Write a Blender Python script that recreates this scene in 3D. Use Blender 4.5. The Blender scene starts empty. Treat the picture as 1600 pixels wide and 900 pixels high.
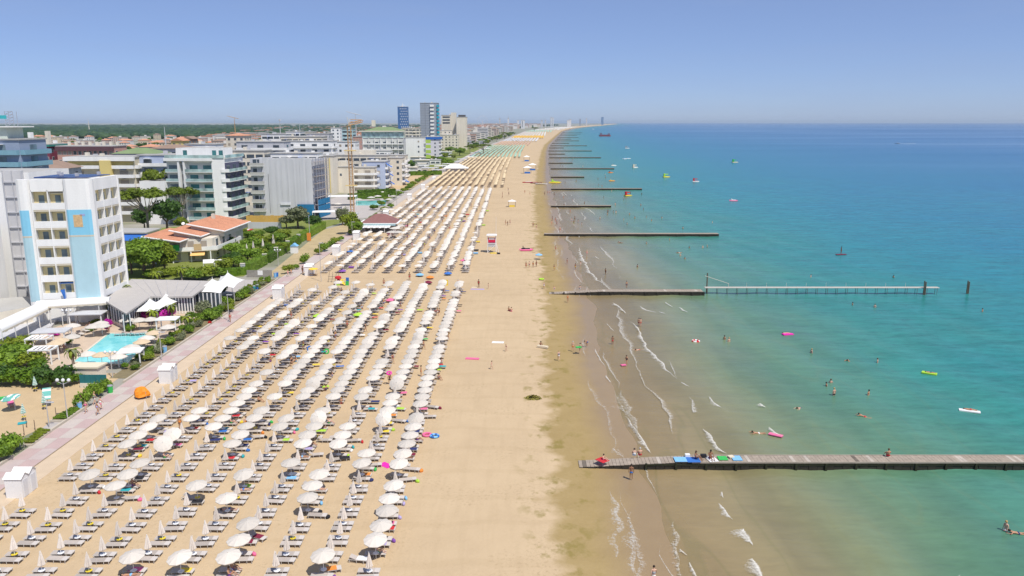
import bpy, bmesh, math, random
import numpy as np
from mathutils import Vector, Matrix, noise
R = math.radians
SC = bpy.context.scene
COL = SC.collection
random.seed(7)
rnd = random.random
def ru(a, b): return a + (b - a) * random.random()

# ------------------------------------------------------------------ camera
F_PX = 1230.0; H = 36.0; PITCH = math.atan(259 / F_PX)
cam = bpy.data.cameras.new('camera'); cam.sensor_width = 36; cam.lens = 36 * F_PX / 1600
cam.clip_start = 0.5; cam.clip_end = 300000
co = bpy.data.objects.new('camera', cam); COL.objects.link(co)
co.location = (0, 0, H); co.rotation_euler = (R(90) - PITCH, 0, 0)
SC.camera = co
def G(px, py, z=0.0):
    """ground point (at height z) under a pixel of the survey photograph"""
    u = (px - 800) / F_PX; v = -(py - 450) / F_PX
    dy = math.cos(PITCH) + v * math.sin(PITCH); dz = -math.sin(PITCH) + v * math.cos(PITCH)
    t = (z - H) / dz
    return u * t, dy * t
def ZT(py, y): return H - y * math.tan(PITCH + math.atan((py - 450) / F_PX))
def XT(px, y, z): return (px - 800) / F_PX * (y * math.cos(PITCH) - (z - H) * math.sin(PITCH))

# ------------------------------------------------------------------ sky, sun, exposure
SUN_EL, SUN_AZ = R(60), R(39)          # azimuth: to the right of straight behind the camera
sunv = Vector((math.sin(SUN_AZ) * math.cos(SUN_EL), -math.cos(SUN_AZ) * math.cos(SUN_EL), math.sin(SUN_EL)))
W = bpy.data.worlds.new('World'); SC.world = W; W.use_nodes = True
nt = W.node_tree; nt.nodes.clear()
sky = nt.nodes.new('ShaderNodeTexSky'); sky.sky_type = 'NISHITA'; sky.sun_disc = False
sky.sun_elevation = SUN_EL; sky.sun_rotation = math.atan2(sunv.x, sunv.y)
sky.altitude = 20; sky.air_density = 0.65; sky.dust_density = 0.30; sky.ozone_density = 10.0
bg = nt.nodes.new('ShaderNodeBackground'); bg.inputs[1].default_value = 0.12
tint = nt.nodes.new('ShaderNodeMix'); tint.data_type = 'RGBA'; tint.blend_type = 'MULTIPLY'; tint.inputs[0].default_value = 1; tint.inputs[7].default_value = (1.05, .975, 1.05, 1)
wo = nt.nodes.new('ShaderNodeOutputWorld')
nt.links.new(sky.outputs[0], tint.inputs[6]); hs = nt.nodes.new('ShaderNodeHueSaturation'); hs.inputs['Saturation'].default_value = .95; hs.inputs['Value'].default_value = .98; nt.links.new(tint.outputs[2], hs.inputs['Color']); cm = nt.nodes.new('ShaderNodeMapping'); cm.inputs['Scale'].default_value = (2.2, 2.2, 17); tc = nt.nodes.new('ShaderNodeTexCoord'); cn = nt.nodes.new('ShaderNodeTexNoise'); cn.inputs['Scale'].default_value = 1.7; cn.inputs['Detail'].default_value = 5; cn.inputs['Roughness'].default_value = .6
cr = nt.nodes.new('ShaderNodeMapRange'); cr.inputs[1].default_value = .46; cr.inputs[2].default_value = .78; cr.inputs[3].default_value = .34; cr.inputs[4].default_value = .50
cx_ = nt.nodes.new('ShaderNodeMix'); cx_.data_type = 'RGBA'; cx_.inputs[7].default_value = (2.8, 3.6, 5.5, 1)   # thin high veil with faint cirrus
nt.links.new(tc.outputs['Generated'], cm.inputs[0]); nt.links.new(cm.outputs[0], cn.inputs['Vector']); nt.links.new(cn.outputs[0], cr.inputs[0]); nt.links.new(cr.outputs[0], cx_.inputs[0]); nt.links.new(hs.outputs[0], cx_.inputs[6]); nt.links.new(cx_.outputs[2], bg.inputs[0]); nt.links.new(bg.outputs[0], wo.inputs[0])
sl = bpy.data.lights.new('sun', 'SUN'); sl.energy = 4.55; sl.angle = R(0.5); sl.color = (1, 0.955, 0.88)
so = bpy.data.objects.new('sun', sl); COL.objects.link(so)
so.rotation_euler = sunv.to_track_quat('Z', 'Y').to_euler(); so.location = (0, 0, 90)
SC.view_settings.view_transform = 'Standard'; SC.view_settings.look = 'None'
SC.view_settings.exposure = 0.0; SC.view_settings.gamma = 1.0
SC.cycles.max_bounces = 5; SC.cycles.diffuse_bounces = 3; SC.cycles.transparent_max_bounces = 10
SC.cycles.volume_bounces = 0
SC.cycles.use_denoising = True
try: SC.cycles.denoiser = 'OPENIMAGEDENOISE'
except Exception: pass

# ------------------------------------------------------------------ material kit
def lin(c):
    if isinstance(c, str):
        c = c.lstrip('#'); c = [int(c[i:i + 2], 16) / 255 for i in (0, 2, 4)]
        c = [x / 12.92 if x <= .04045 else ((x + .055) / 1.055) ** 2.4 for x in c]
    return (c[0], c[1], c[2], 1)
MATS = {}
class NT:
    def __init__(s, name):
        s.m = bpy.data.materials.new(name); s.m.use_nodes = True
        s.t = s.m.node_tree; s.b = s.t.nodes['Principled BSDF']; s.out = s.t.nodes['Material Output']
    def n(s, kind, **kw):
        x = s.t.nodes.new('ShaderNode' + kind)
        for k, v in kw.items(): setattr(x, k, v)
        return x
    def l(s, a, b): s.t.links.new(a, b)
    def noise(s, scale, detail=3, vec=None, rough=.55):
        x = s.n('TexNoise'); x.inputs['Scale'].default_value = scale; x.inputs['Detail'].default_value = detail
        x.inputs['Roughness'].default_value = rough
        s.l(vec if vec is not None else s.pos(), x.inputs['Vector']); return x.outputs[0]
    def pos(s):
        if not hasattr(s, '_p'): s._p = s.n('NewGeometry').outputs['Position']
        return s._p
    def obj(s):
        if not hasattr(s, '_o'): s._o = s.n('TexCoord').outputs['Object']
        return s._o
    def map(s, vec, sc):
        x = s.n('Mapping'); x.inputs['Scale'].default_value = sc; s.l(vec, x.inputs[0]); return x.outputs[0]
    def ramp(s, fac, stops, interp='LINEAR'):
        x = s.n('ValToRGB'); e = x.color_ramp; e.interpolation = interp
        while len(e.elements) < len(stops): e.elements.new(.5)
        for el, (p, c) in zip(e.elements, stops): el.position = p; el.color = lin(c) if not isinstance(c, (int, float)) else (c, c, c, 1)
        s.l(fac, x.inputs[0]); return x.outputs[0]
    def math(s, op, a, b=None, clamp=False):
        x = s.n('Math', operation=op, use_clamp=clamp)
        for i, v in enumerate((a, b)):
            if v is None: continue
            if isinstance(v, (int, float)): x.inputs[i].default_value = v
            else: s.l(v, x.inputs[i])
        return x.outputs[0]
    def mix(s, fac, a, b, blend='MIX'):
        x = s.n('Mix', data_type='RGBA', blend_type=blend)
        for i, v in ((0, fac), (6, a), (7, b)):
            if isinstance(v, (int, float)): x.inputs[i].default_value = v
            elif isinstance(v, (tuple, list, str)): x.inputs[i].default_value = lin(v)
            else: s.l(v, x.inputs[i])
        return x.outputs[2]
    def attr(s, name): 
        x = s.n('Attribute'); x.attribute_name = name; return x.outputs['Fac']
    def bump(s, h, strength, dist=.1):
        x = s.n('Bump'); x.inputs['Strength'].default_value = strength; x.inputs['Distance'].default_value = dist
        s.l(h, x.inputs['Height']); s.l(x.outputs[0], s.b.inputs['Normal']); return x
    def set(s, **kw):
        for k, v in kw.items():
            i = s.b.inputs[k.replace('_', ' ')]
            if isinstance(v, (int, float)): i.default_value = v
            elif isinstance(v, (tuple, list, str)): i.default_value = lin(v)
            else: s.l(v, i)
def M(name, col, rough=.75, var=.16, scale=1.2, spec=.3, metal=0, bump=0, transl=0, island=0, objvar=0, streak=0):
    """painted / plain surface with a little wear: cached by name"""
    if name in MATS: return MATS[name]
    k = NT(name); c = lin(col)[:3]
    n1 = k.noise(scale, 4, k.map(k.pos(), (1, 1, .12)) if streak else None); n2 = k.noise(scale * 9, 2)
    f = k.math('ADD', k.math('MULTIPLY', n1, .7), k.math('MULTIPLY', n2, .3))
    if objvar: f = k.math('ADD', k.math('MULTIPLY', f, 1 - objvar), k.math('MULTIPLY', k.n('ObjectInfo').outputs['Random'], objvar))
    if island:
        g = k.n('NewGeometry').outputs['Random Per Island']
        f = k.math('ADD', k.math('MULTIPLY', f, 1 - island), k.math('MULTIPLY', g, island))
    lo = tuple(x * (1 - var) for x in c); hi = tuple(min(.92, x * (1 + var)) for x in c)
    k.set(Base_Color=k.ramp(f, [(.25, lo), (.75, hi)]), Roughness=rough, Metallic=metal)
    k.b.inputs['Specular IOR Level'].default_value = spec
    if bump: k.bump(n2, bump, .03)
    if transl:
        tr = k.n('BsdfTranslucent'); tr.inputs[0].default_value = lin(col)
        mx = k.n('MixShader'); mx.inputs[0].default_value = transl
        k.l(k.b.outputs[0], mx.inputs[1]); k.l(tr.outputs[0], mx.inputs[2]); k.l(mx.outputs[0], k.out.inputs[0])
    MATS[name] = k.m; return k.m
def LEAF(name, dark, light, scale=.5):
    if name in MATS: return MATS[name]
    k = NT(name)
    g = k.n('NewGeometry').outputs['Random Per Island']; o = k.n('ObjectInfo').outputs['Random']
    f = k.math('ADD', k.math('MULTIPLY', k.noise(scale, 3), .62), k.math('MULTIPLY', g, .26))
    f = k.math('ADD', f, k.math('MULTIPLY', o, .12))
    k.set(Base_Color=k.ramp(f, [(.28, dark), (.72, light)]), Roughness=.55)
    k.b.inputs['Specular IOR Level'].default_value = .25
    tr = k.n('BsdfTranslucent'); tr.inputs[0].default_value = lin(light)
    mx = k.n('MixShader'); mx.inputs[0].default_value = .22
    k.l(k.b.outputs[0], mx.inputs[1]); k.l(tr.outputs[0], mx.inputs[2]); k.l(mx.outputs[0], k.out.inputs[0])
    MATS[name] = k.m; return k.m
GLASSM = {}
def GLASS(name, col, rough=.08):
    if name in MATS: return MATS[name]
    k = NT(name); c = lin(col)[:3]
    f = k.noise(.35, 2)
    k.set(Base_Color=k.ramp(f, [(.3, tuple(x * .6 for x in c)), (.7, tuple(min(1, x * 1.35) for x in c))]), Roughness=rough)
    k.b.inputs['Specular IOR Level'].default_value = .6
    MATS[name] = k.m; return k.m

# ------------------------------------------------------------------ mesh kit
class MB:
    def __init__(s): s.v = []; s.f = []; s.mi = []
    def add(s, vs, fs, mi=0):
        o = len(s.v); s.v += [tuple(p) for p in vs]
        s.f += [tuple(i + o for i in f) for f in fs]; s.mi += [mi] * len(fs)
        return s
    def box(s, x0, x1, y0, y1, z0, z1, mi=0, M4=None):
        vs = [(x0, y0, z0), (x1, y0, z0), (x1, y1, z0), (x0, y1, z0), (x0, y0, z1), (x1, y0, z1), (x1, y1, z1), (x0, y1, z1)]
        if M4 is not None: vs = [M4 @ Vector(p) for p in vs]
        return s.add(vs, [(3, 2, 1, 0), (4, 5, 6, 7), (0, 1, 5, 4), (1, 2, 6, 5), (2, 3, 7, 6), (3, 0, 4, 7)], mi)
    def lathe(s, prof, n=10, mi=0, c=(0, 0, 0), cap=True, M4=None, sx=1, sy=1):
        vs = []; fs = []
        for r, z in prof:
            for i in range(n):
                a = 2 * math.pi * i / n
                vs.append((c[0] + r * math.cos(a) * sx, c[1] + r * math.sin(a) * sy, c[2] + z))
        for j in range(len(prof) - 1):
            for i in range(n):
                a = j * n + i; b = j * n + (i + 1) % n
                fs.append((a, b, b + n, a + n))
        if cap:
            fs.append(tuple(reversed(range(n)))); fs.append(tuple(range((len(prof) - 1) * n, len(prof) * n)))
        if M4 is not None: vs = [M4 @ Vector(p) for p in vs]
        return s.add(vs, fs, mi)
    def tube(s, p, q, r0, r1=None, n=6, mi=0):
        r1 = r0 if r1 is None else r1; p = Vector(p); q = Vector(q); d = (q - p)
        if d.length < 1e-6: return s
        m = d.to_track_quat('Z', 'Y').to_matrix()
        vs = []
        for c, r in ((p, r0), (q, r1)):
            for i in range(n):
                a = 2 * math.pi * i / n; vs.append(c + m @ Vector((r * math.cos(a), r * math.sin(a), 0)))
        fs = [(i, (i + 1) % n, (i + 1) % n + n, i + n) for i in range(n)] + [tuple(reversed(range(n))), tuple(range(n, 2 * n))]
        return s.add(vs, fs, mi)
    def prism(s, pts, z0, z1, mi=0, mi_top=None):
        n = len(pts)
        vs = [(x, y, z0) for x, y in pts] + [(x, y, z1) for x, y in pts]
        s.add(vs, [(i, (i + 1) % n, (i + 1) % n + n, i + n) for i in range(n)] + [tuple(reversed(range(n)))], mi)
        o = len(s.v) - 2 * n
        s.f.append(tuple(range(o + n, o + 2 * n))); s.mi.append(mi if mi_top is None else mi_top)
        return s
    def mesh(s, name, mats, smooth=False):
        me = bpy.data.meshes.new(name); me.from_pydata(s.v, [], s.f)
        for m in (mats if isinstance(mats, (list, tuple)) else [mats]): me.materials.append(m)
        if any(s.mi): me.polygons.foreach_set('material_index', s.mi)
        if smooth: me.polygons.foreach_set('use_smooth', [True] * len(me.polygons))
        me.update(); return me
    def build(s, name, mats, parent=None, loc=(0, 0, 0), smooth=False, rotz=0):
        return put(name, s.mesh(name, mats, smooth), parent, loc, (0, 0, rotz))
def put(name, mesh, parent=None, loc=(0, 0, 0), rot=(0, 0, 0), scale=None):
    o = bpy.data.objects.new(name, mesh); COL.objects.link(o)
    o.location = loc; o.rotation_euler = rot
    if scale is not None: o.scale = scale if isinstance(scale, (tuple, list)) else (scale,) * 3
    if parent is not None: o.parent = parent
    return o
def tag(o, label, cat, group=None):
    o['label'] = label; o['category'] = cat
    if group: o['group'] = group
    return o
def thing(name, label, cat, loc=(0, 0, 0), rotz=0, group=None):
    return tag(put(name, None, None, loc, (0, 0, rotz)), label, cat, group)
def kind(o, k): o['kind'] = k; return o
_cube = {}
def cube(mat):
    if mat.name not in _cube: _cube[mat.name] = MB().box(-.5, .5, -.5, .5, -.5, .5).mesh('box_' + mat.name, mat)
    return _cube[mat.name]
def bx(name, mat, x0, x1, y0, y1, z0, z1, parent=None, rotz=0):
    return put(name, cube(mat), parent, ((x0 + x1) / 2, (y0 + y1) / 2, (z0 + z1) / 2), (0, 0, rotz), (x1 - x0, y1 - y0, z1 - z0))
ONES = 'zero first second third fourth fifth sixth seventh eighth ninth tenth eleventh twelfth thirteenth fourteenth fifteenth sixteenth seventeenth eighteenth nineteenth'.split()
TENS = {2: 'twent', 3: 'thirt', 4: 'fort', 5: 'fift', 6: 'sixt', 7: 'sevent', 8: 'eight', 9: 'ninet'}
def ordw(n):
    if n < 20: return ONES[n]
    if n >= 100: return 'hundred-and-' + ordw(n - 100) if n > 100 else 'hundredth'
    return TENS[n // 10] + ('ieth' if n % 10 == 0 else 'y-' + ONES[n % 10])
# ================================================================== SETTING
PY = [-400, 300, 450, 600, 936, 1300, 1700, 2300, 3295, 4500, 6000, 9000, 12000, 16000, 21000, 26000, 60000]
PXV = [-51, -51, -51.3, -50.5, -45, -33, -14, 12, 56, 165, 350, 830, 1330, 1950, 2650, 2700, -2000]
SY = [-400, 40, 58, 83, 118, 152, 200, 270, 416, 600, 776, 1000, 1300, 2000, 3295, 4500, 6000, 9000, 12000, 16000, 21000, 26000, 60000]
SXV = [11, 13, 13.4, 14.3, 14.2, 16.3, 16.6, 17.6, 21, 28, 36, 46, 62, 113, 210, 330, 530, 1000, 1480, 2080, 2730, 2760, -1900]
def PXF(y): return float(np.interp(y, PY, PXV))
def SXF(y): return float(np.interp(y, SY, SXV))
SEA_Z = -0.35
def ysamples():
    ys = list(np.arange(-400, 30, 40)) + list(np.arange(30, 260, 2.5)); y = 262.
    while y < 60000: ys.append(y); y *= 1.022
    return ys
YS = ysamples()
def sheet(name, us, xf, zf, mat, ys=YS, attr=None):
    V = []; A = []
    for y in ys:
        for u in us: x = xf(u, y); V.append((x, y, zf(u, x, y))); A.append(u)
    n = len(us); Fs = [(j * n + i, j * n + i + 1, (j + 1) * n + i + 1, (j + 1) * n + i) for j in range(len(ys) - 1) for i in range(n - 1)]
    me = bpy.data.meshes.new(name); me.from_pydata(V, [], Fs); me.materials.append(mat)
    me.polygons.foreach_set('use_smooth', [True] * len(Fs))
    a = me.attributes.new('off', 'FLOAT', 'POINT'); a.data.foreach_set('value', A)
    return kind(put(name, me), 'structure')

# --- sand
k = NT('sand'); off = k.attr('off')
n_big = k.noise(.05, 4); n_med = k.noise(.35, 5); n_fin = k.noise(3.5, 4)
wob = k.math('MULTIPLY', k.math('SUBTRACT', k.noise(.22, 5), .5), 7.0)
wob2 = k.math('MULTIPLY', k.math('SUBTRACT', k.noise(.09, 3), .5), 5.0)
o2 = k.math('ADD', k.math('ADD', off, wob), wob2)
f = k.math('ADD', k.math('MULTIPLY', n_big, .45), k.math('ADD', k.math('MULTIPLY', n_med, .35), k.math('MULTIPLY', n_fin, .2)))
dry = k.ramp(f, [(.3, (.485, .36, .222)), (.5, (.545, .409, .254)), (.7, (.59, .448, .282))])
foot = k.ramp(k.noise(2.6, 3, None, .65), [(.36, 1.0), (.46, 0.0)])
trk = k.ramp(k.noise(.8, 2, k.map(k.pos(), (1.6, .12, 1))), [(.38, 0.0), (.5, 0.0), (.62, 1.0)])
dry = k.mix(k.math('MULTIPLY', trk, .12), dry, (.42, .31, .18))
paths = k.ramp(k.noise(.13, 4, None, .6), [(.46, 0.0), (.58, 1.0)])
dry = k.mix(k.math('MULTIPLY', k.math('MULTIPLY', foot, paths), .42), dry, (.36, .26, .15))
arc = k.n('TexWave', wave_type='RINGS', rings_direction='Z'); arc.inputs['Scale'].default_value = .055; arc.inputs['Distortion'].default_value = 6.0; arc.inputs['Detail'].default_value = 3.0; arc.inputs['Detail Scale'].default_value = .6; k.l(k.pos(), arc.inputs['Vector'])
dry = k.mix(k.math('MULTIPLY', k.ramp(arc.outputs[0], [(.90, 0.0), (.97, 1.0)]), .12), dry, (.40, .29, .16))
wet = k.ramp(f, [(.3, (.315, .225, .095)), (.7, (.405, .298, .142))])
swash = k.ramp(f, [(.3, (.285, .20, .108)), (.7, (.34, .243, .132))])
def smooth(x, a, b): return k.math('DIVIDE', k.math('SUBTRACT', x, a), b - a, clamp=True)
w1 = smooth(o2, -10.2, -8.6); w2 = smooth(k.math('ADD', off, k.math('MULTIPLY', wob2, .8)), -6.0, -2.2)
c = k.mix(w1, dry, wet); c = k.mix(w2, c, swash)
weedm = k.math('MULTIPLY', k.math('MULTIPLY', smooth(o2, -13.5, -10.5), k.math('SUBTRACT', 1.0, smooth(o2, -8.0, -4.0))), smooth(k.noise(.42, 5, k.map(k.pos(), (1, .75, 1)), .62), .54, .64))
c = k.mix(k.math('MULTIPLY', weedm, .72), c, (.235, .185, .05))
k.set(Base_Color=c, Roughness=k.math('SUBTRACT', .95, k.math('MULTIPLY', w2, .62)))
k.l(k.math('ADD', .12, k.math('MULTIPLY', w2, .2)), k.b.inputs['Specular IOR Level'])
k.bump(k.math('ADD', k.math('MULTIPLY', n_fin, .6), n_med), .35, .12)
SAND = k.m
US = [-300, -120, -80, -66, -50, -40, -30, -22, -17, -14, -12, -10, -8, -6, -4, -3, -2, -1, 0, 1, 2, 4, 8, 15, 30, 60]
def beach_z(u, x, y):
    if u <= -12: return 0.0
    z = -.35 * (u + 12) / 12 if u < 0 else -.35 - u * .025
    return z + .05 * noise.noise(Vector((x * .3, y * .12, 2.1))) * min(1, (u + 12) / 6)
sheet('beach', US, lambda u, y: max(SXF(y) + u, PXF(y) + 2.0 + u * 1e-3), beach_z, SAND)

# --- sea
k = NT('sea_water'); off = k.attr('off')
big = k.noise(.010, 3); mid = k.noise(.05, 3, k.map(k.pos(), (1, .55, 1)))
o3 = k.math('MULTIPLY', off, k.math('ADD', .35, k.math('ADD', k.math('MULTIPLY', big, .75), k.math('MULTIPLY', mid, .5))))
g = k.math('DIVIDE', k.math('MAXIMUM', o3, 0.0), k.math('ADD', k.math('MAXIMUM', o3, 0.0), 40.0))
col = k.ramp(g, [(0, (.405, .30, .150)), (.12, (.355, .28, .145)), (.24, (.235, .222, .112)), (.39, (.105, .215, .125)), (.54, (.034, .215, .175)), (.70, (.012, .195, .225)), (.85, (.007, .155, .26)), (.95, (.006, .118, .275)), (1, (.005, .10, .275))])
# ripples: fine chop plus longer swell lines
ch = k.noise(1.1, 4, k.map(k.pos(), (.55, 1.3, 1)), .6)
sw = k.noise(.16, 3, k.map(k.pos(), (.45, 1.5, 1)))
lines = k.noise(.30, 2, k.map(k.pos(), (1.3, .22, 1)))
slick = k.ramp(k.noise(.0035, 4, k.map(k.pos(), (.25, 1.2, 1)), .6), [(.40, 0.0), (.62, 1.0)])
farm = k.math('DIVIDE', k.math('SUBTRACT', off, 150.0), 700.0, clamp=True)
sl = k.math('MULTIPLY', slick, farm)
tex = k.ramp(k.math('ADD', k.math('MULTIPLY', ch, .35), k.math('ADD', k.math('MULTIPLY', sw, .30), k.math('MULTIPLY', k.noise(.42, 3, k.map(k.pos(), (.38, 1.5, 1)), .6), .35))), [(.38, .74), (.50, 1.0), (.63, 1.24)])
col = k.mix(k.math('ADD', .28, k.math('MULTIPLY', .72, k.math('DIVIDE', k.math('SUBTRACT', off, 12.0), 45.0, clamp=True))), col, tex, 'MULTIPLY')  # light and dark of the wave ridges painted into the water colour
bars = k.noise(.11, 3, k.map(k.pos(), (1.0, .20, 1)), .5)
nearm = k.math('SUBTRACT', 1.0, k.math('DIVIDE', off, 75.0, clamp=True), clamp=True)
col = k.mix(k.math('MULTIPLY', nearm, .8), col, k.ramp(bars, [(.40, .84), (.50, 1.0), (.62, 1.13)]), 'MULTIPLY')  # sandbar patches and light-dark wave bands painted into the near-shore colour
ridge = k.ramp(bars, [(.525, 0.0), (.545, 1.0), (.565, 0.0)])
col = k.mix(k.math('MULTIPLY', k.math('MULTIPLY', ridge, k.math('POWER', nearm, 2.5)), .36), col, (.21, .21, .085))
k.set(Base_Color=col, Roughness=k.math('SUBTRACT', .26, k.math('MULTIPLY', sl, .10)))
calm = k.math('SUBTRACT', 1.0, k.math('DIVIDE', k.math('SUBTRACT', off, 8.0), 60.0, clamp=True), clamp=True)
k.l(k.math('ADD', k.math('ADD', .26, k.math('MULTIPLY', calm, .55)), k.math('MULTIPLY', sl, .20)), k.b.inputs['Specular IOR Level'])
k.b.inputs['IOR'].default_value = 1.33
h = k.math('ADD', k.math('ADD', k.math('MULTIPLY', ch, .5), sw), k.math('MULTIPLY', lines, .6))
k.bump(h, .31, .30)
tr = k.n('BsdfTransparent'); tr.inputs[0].default_value = (.93, .94, .90, 1)
mx = k.n('MixShader')
fac = k.math('DIVIDE', k.math('ADD', off, k.math('MULTIPLY', k.math('SUBTRACT', k.noise(.2, 3), .5), 4.0)), 13.0, clamp=True)
k.l(k.math('ADD', .48, k.math('MULTIPLY', fac, .52)), mx.inputs[0])
k.l(tr.outputs[0], mx.inputs[1]); k.l(k.b.outputs[0], mx.inputs[2]); k.l(mx.outputs[0], k.out.inputs[0])
SEAU = [-4, -3, -2, -1, 0, 1, 2, 3, 4, 6, 8, 10, 13, 16, 20, 25, 30, 37, 45, 55, 70, 90, 120, 160, 220, 300, 450, 700, 1100, 2000, 4000, 9000, 20000, 60000]
def sea_z(u, x, y):
    if u > 130 or u < 1 or y > 500: return SEA_Z
    a = min(1, (u - 1) / 6) * max(0, 1 - u / 130)
    return SEA_Z + .11 * a * math.sin((x + .18 * y) * .62 + 2.2 * noise.noise(Vector((x * .04, y * .03, 0))))
SEAU2 = sorted(set(SEAU + list(np.arange(1, 75, 1.4))))
sheet('sea', SEAU2, lambda u, y: SXF(y) + u, sea_z, k.m)

# --- land
k = NT('ground')
f = k.noise(.02, 4); f2 = k.noise(.25, 4)
c = k.ramp(f, [(.30, (.12, .16, .06)), (.47, (.20, .21, .12)), (.55, (.33, .31, .27)), (.7, (.15, .19, .07))])
c = k.mix(k.math('MULTIPLY', f2, .5), c, (.36, .33, .28))
k.set(Base_Color=c, Roughness=.95)
LU = [-60000, -20000, -6000, -2000, -800, -400, -200, -100, -50, -20, 0]
sheet('ground', LU, lambda u, y: PXF(y) - 3.5 + u, lambda u, x, y: -.03, k.m)

# --- foam lines on the sea (real thin patches lying on the water)
k = NT('wave_foam')
a = k.ramp(k.math('ADD', k.math('MULTIPLY', k.noise(3.6, 6, None, .72), .75), k.math('MULTIPLY', k.attr('edge'), .42)), [(.52, 0.0), (.86, .9)])
k.set(Base_Color=(.76, .73, .66), Roughness=.8)
tr = k.n('BsdfTransparent'); mx = k.n('MixShader'); k.l(a, mx.inputs[0]); k.l(tr.outputs[0], mx.inputs[1]); k.l(k.b.outputs[0], mx.inputs[2]); k.l(mx.outputs[0], k.out.inputs[0])
FOAM = k.m
def foam(pix, w, z=SEA_Z + .13, dens=1.0):
    pts = [Vector((*G(px, py, z), z)) for px, py in pix]
    P = []
    for a_, b_ in zip(pts, pts[1:]):
        n = max(2, int((b_ - a_).length / .45))
        P += [a_.lerp(b_, i / n) for i in range(n)]
    P.append(pts[-1]); V = []; A = []; Fc = []
    for i, p in enumerate(P):
        d = (P[min(i + 1, len(P) - 1)] - P[max(i - 1, 0)]).normalized(); nrm = Vector((d.y, -d.x, 0))
        t = i / max(1, len(P) - 1); taper = min(1, 4 * t, 4 * (1 - t))
        ww = .72 * w * taper * (.4 + 1.0 * abs(noise.noise(Vector((p.x * .5, p.y * .5, 7)))) * 1.6)
        j = nrm * .5 * w * noise.noise(Vector((p.x * .35, p.y * .35, 3)))
        for s, e in ((-.22, 0), (0.05, 1 * dens), (.35, .8 * dens), (2.0, 0)):
            V.append(p + j + nrm * ww * s); A.append(e)
    for i in range(len(P) - 1):
        for q in range(3): Fc.append((i * 4 + q, i * 4 + q + 1, i * 4 + q + 5, i * 4 + q + 4))
    me = bpy.data.meshes.new('wave_foam'); me.from_pydata(V, [], Fc); me.materials.append(FOAM)
    at = me.attributes.new('edge', 'FLOAT', 'POINT'); at.data.foreach_set('value', A)
    o = kind(put('wave_foam', me), 'stuff'); o['label'] = 'white foam of a small wave breaking on the shallows'
    return o
for pix, w in [([(905, 386), (909, 400), (918, 418), (925, 428), (936, 438), (953, 449)], 1.3),
               ([(958, 472), (972, 482), (978, 490)], .9), ([(985, 502), (999, 514), (1004, 530), (1012, 545), (1030, 560), (1044, 578), (1058, 592)], 1.0),
               ([(1000, 478), (1012, 484), (1027, 488)], .9), ([(1040, 472), (1052, 480)], .6), ([(1060, 480), (1075, 488)], .8),
               ([(1030, 487), (1040, 490)], .5), ([(1064, 597), (1078, 604)], .5), ([(1108, 619), (1117, 628), (1128, 637)], .7),
               ([(1100, 670), (1113, 683), (1122, 697), (1136, 709)], 1.2), ([(1188, 630), (1198, 636)], .8), ([(1203, 667), (1212, 676), (1224, 682)], .9),
               ([(1122, 786), (1133, 797), (1145, 812)], .8), ([(1128, 768), (1130, 778)], .3), ([(1163, 826), (1170, 840), (1172, 852)], 1.0), ([(1176, 872), (1184, 888), (1194, 905)], 1.3),
               ([(1078, 878), (1086, 892), (1090, 904)], .5), ([(1063, 857), (1074, 868)], .6),
               ([(930, 545), (938, 562), (945, 572)], .4), ([(946, 586), (955, 598)], .5), ([(975, 650), (992, 668), (1010, 690), (1018, 708)], 1.0), ([(948, 505), (960, 518)], .35),
               ([(866, 352), (872, 360), (876, 368)], .5), ([(884, 330), (890, 335)], .6), ([(905, 323), (921, 327), (930, 336)], .8), ([(895, 312), (900, 318)], .6), ([(880, 300), (886, 306)], .6), ([(868, 340), (874, 343)], .6),
               ([(1490, 905), (1500, 897)], .3), ([(897, 420), (902, 433), (912, 444)], .35), ([(930, 400), (936, 405)], .3), ([(855, 318), (866, 320)], .8), ([(868, 312), (880, 314)], .7)]:
    foam(pix, w)
for pix, w in [([(962, 775), (967, 800), (965, 830), (960, 870), (958, 905)], 1.5), ([(985, 800), (990, 830), (985, 870), (990, 905)], .7), ([(1052, 825), (1056, 850), (1058, 880), (1066, 905)], .7),
               ([(960, 610), (975, 640), (985, 655)], .9), ([(966, 700), (972, 712)], .8), ([(868, 415), (876, 428), (884, 440)], .6), ([(866, 380), (869, 395), (868, 408)], .5)]:
    foam(pix, w, z=-.2, dens=.55)

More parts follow.
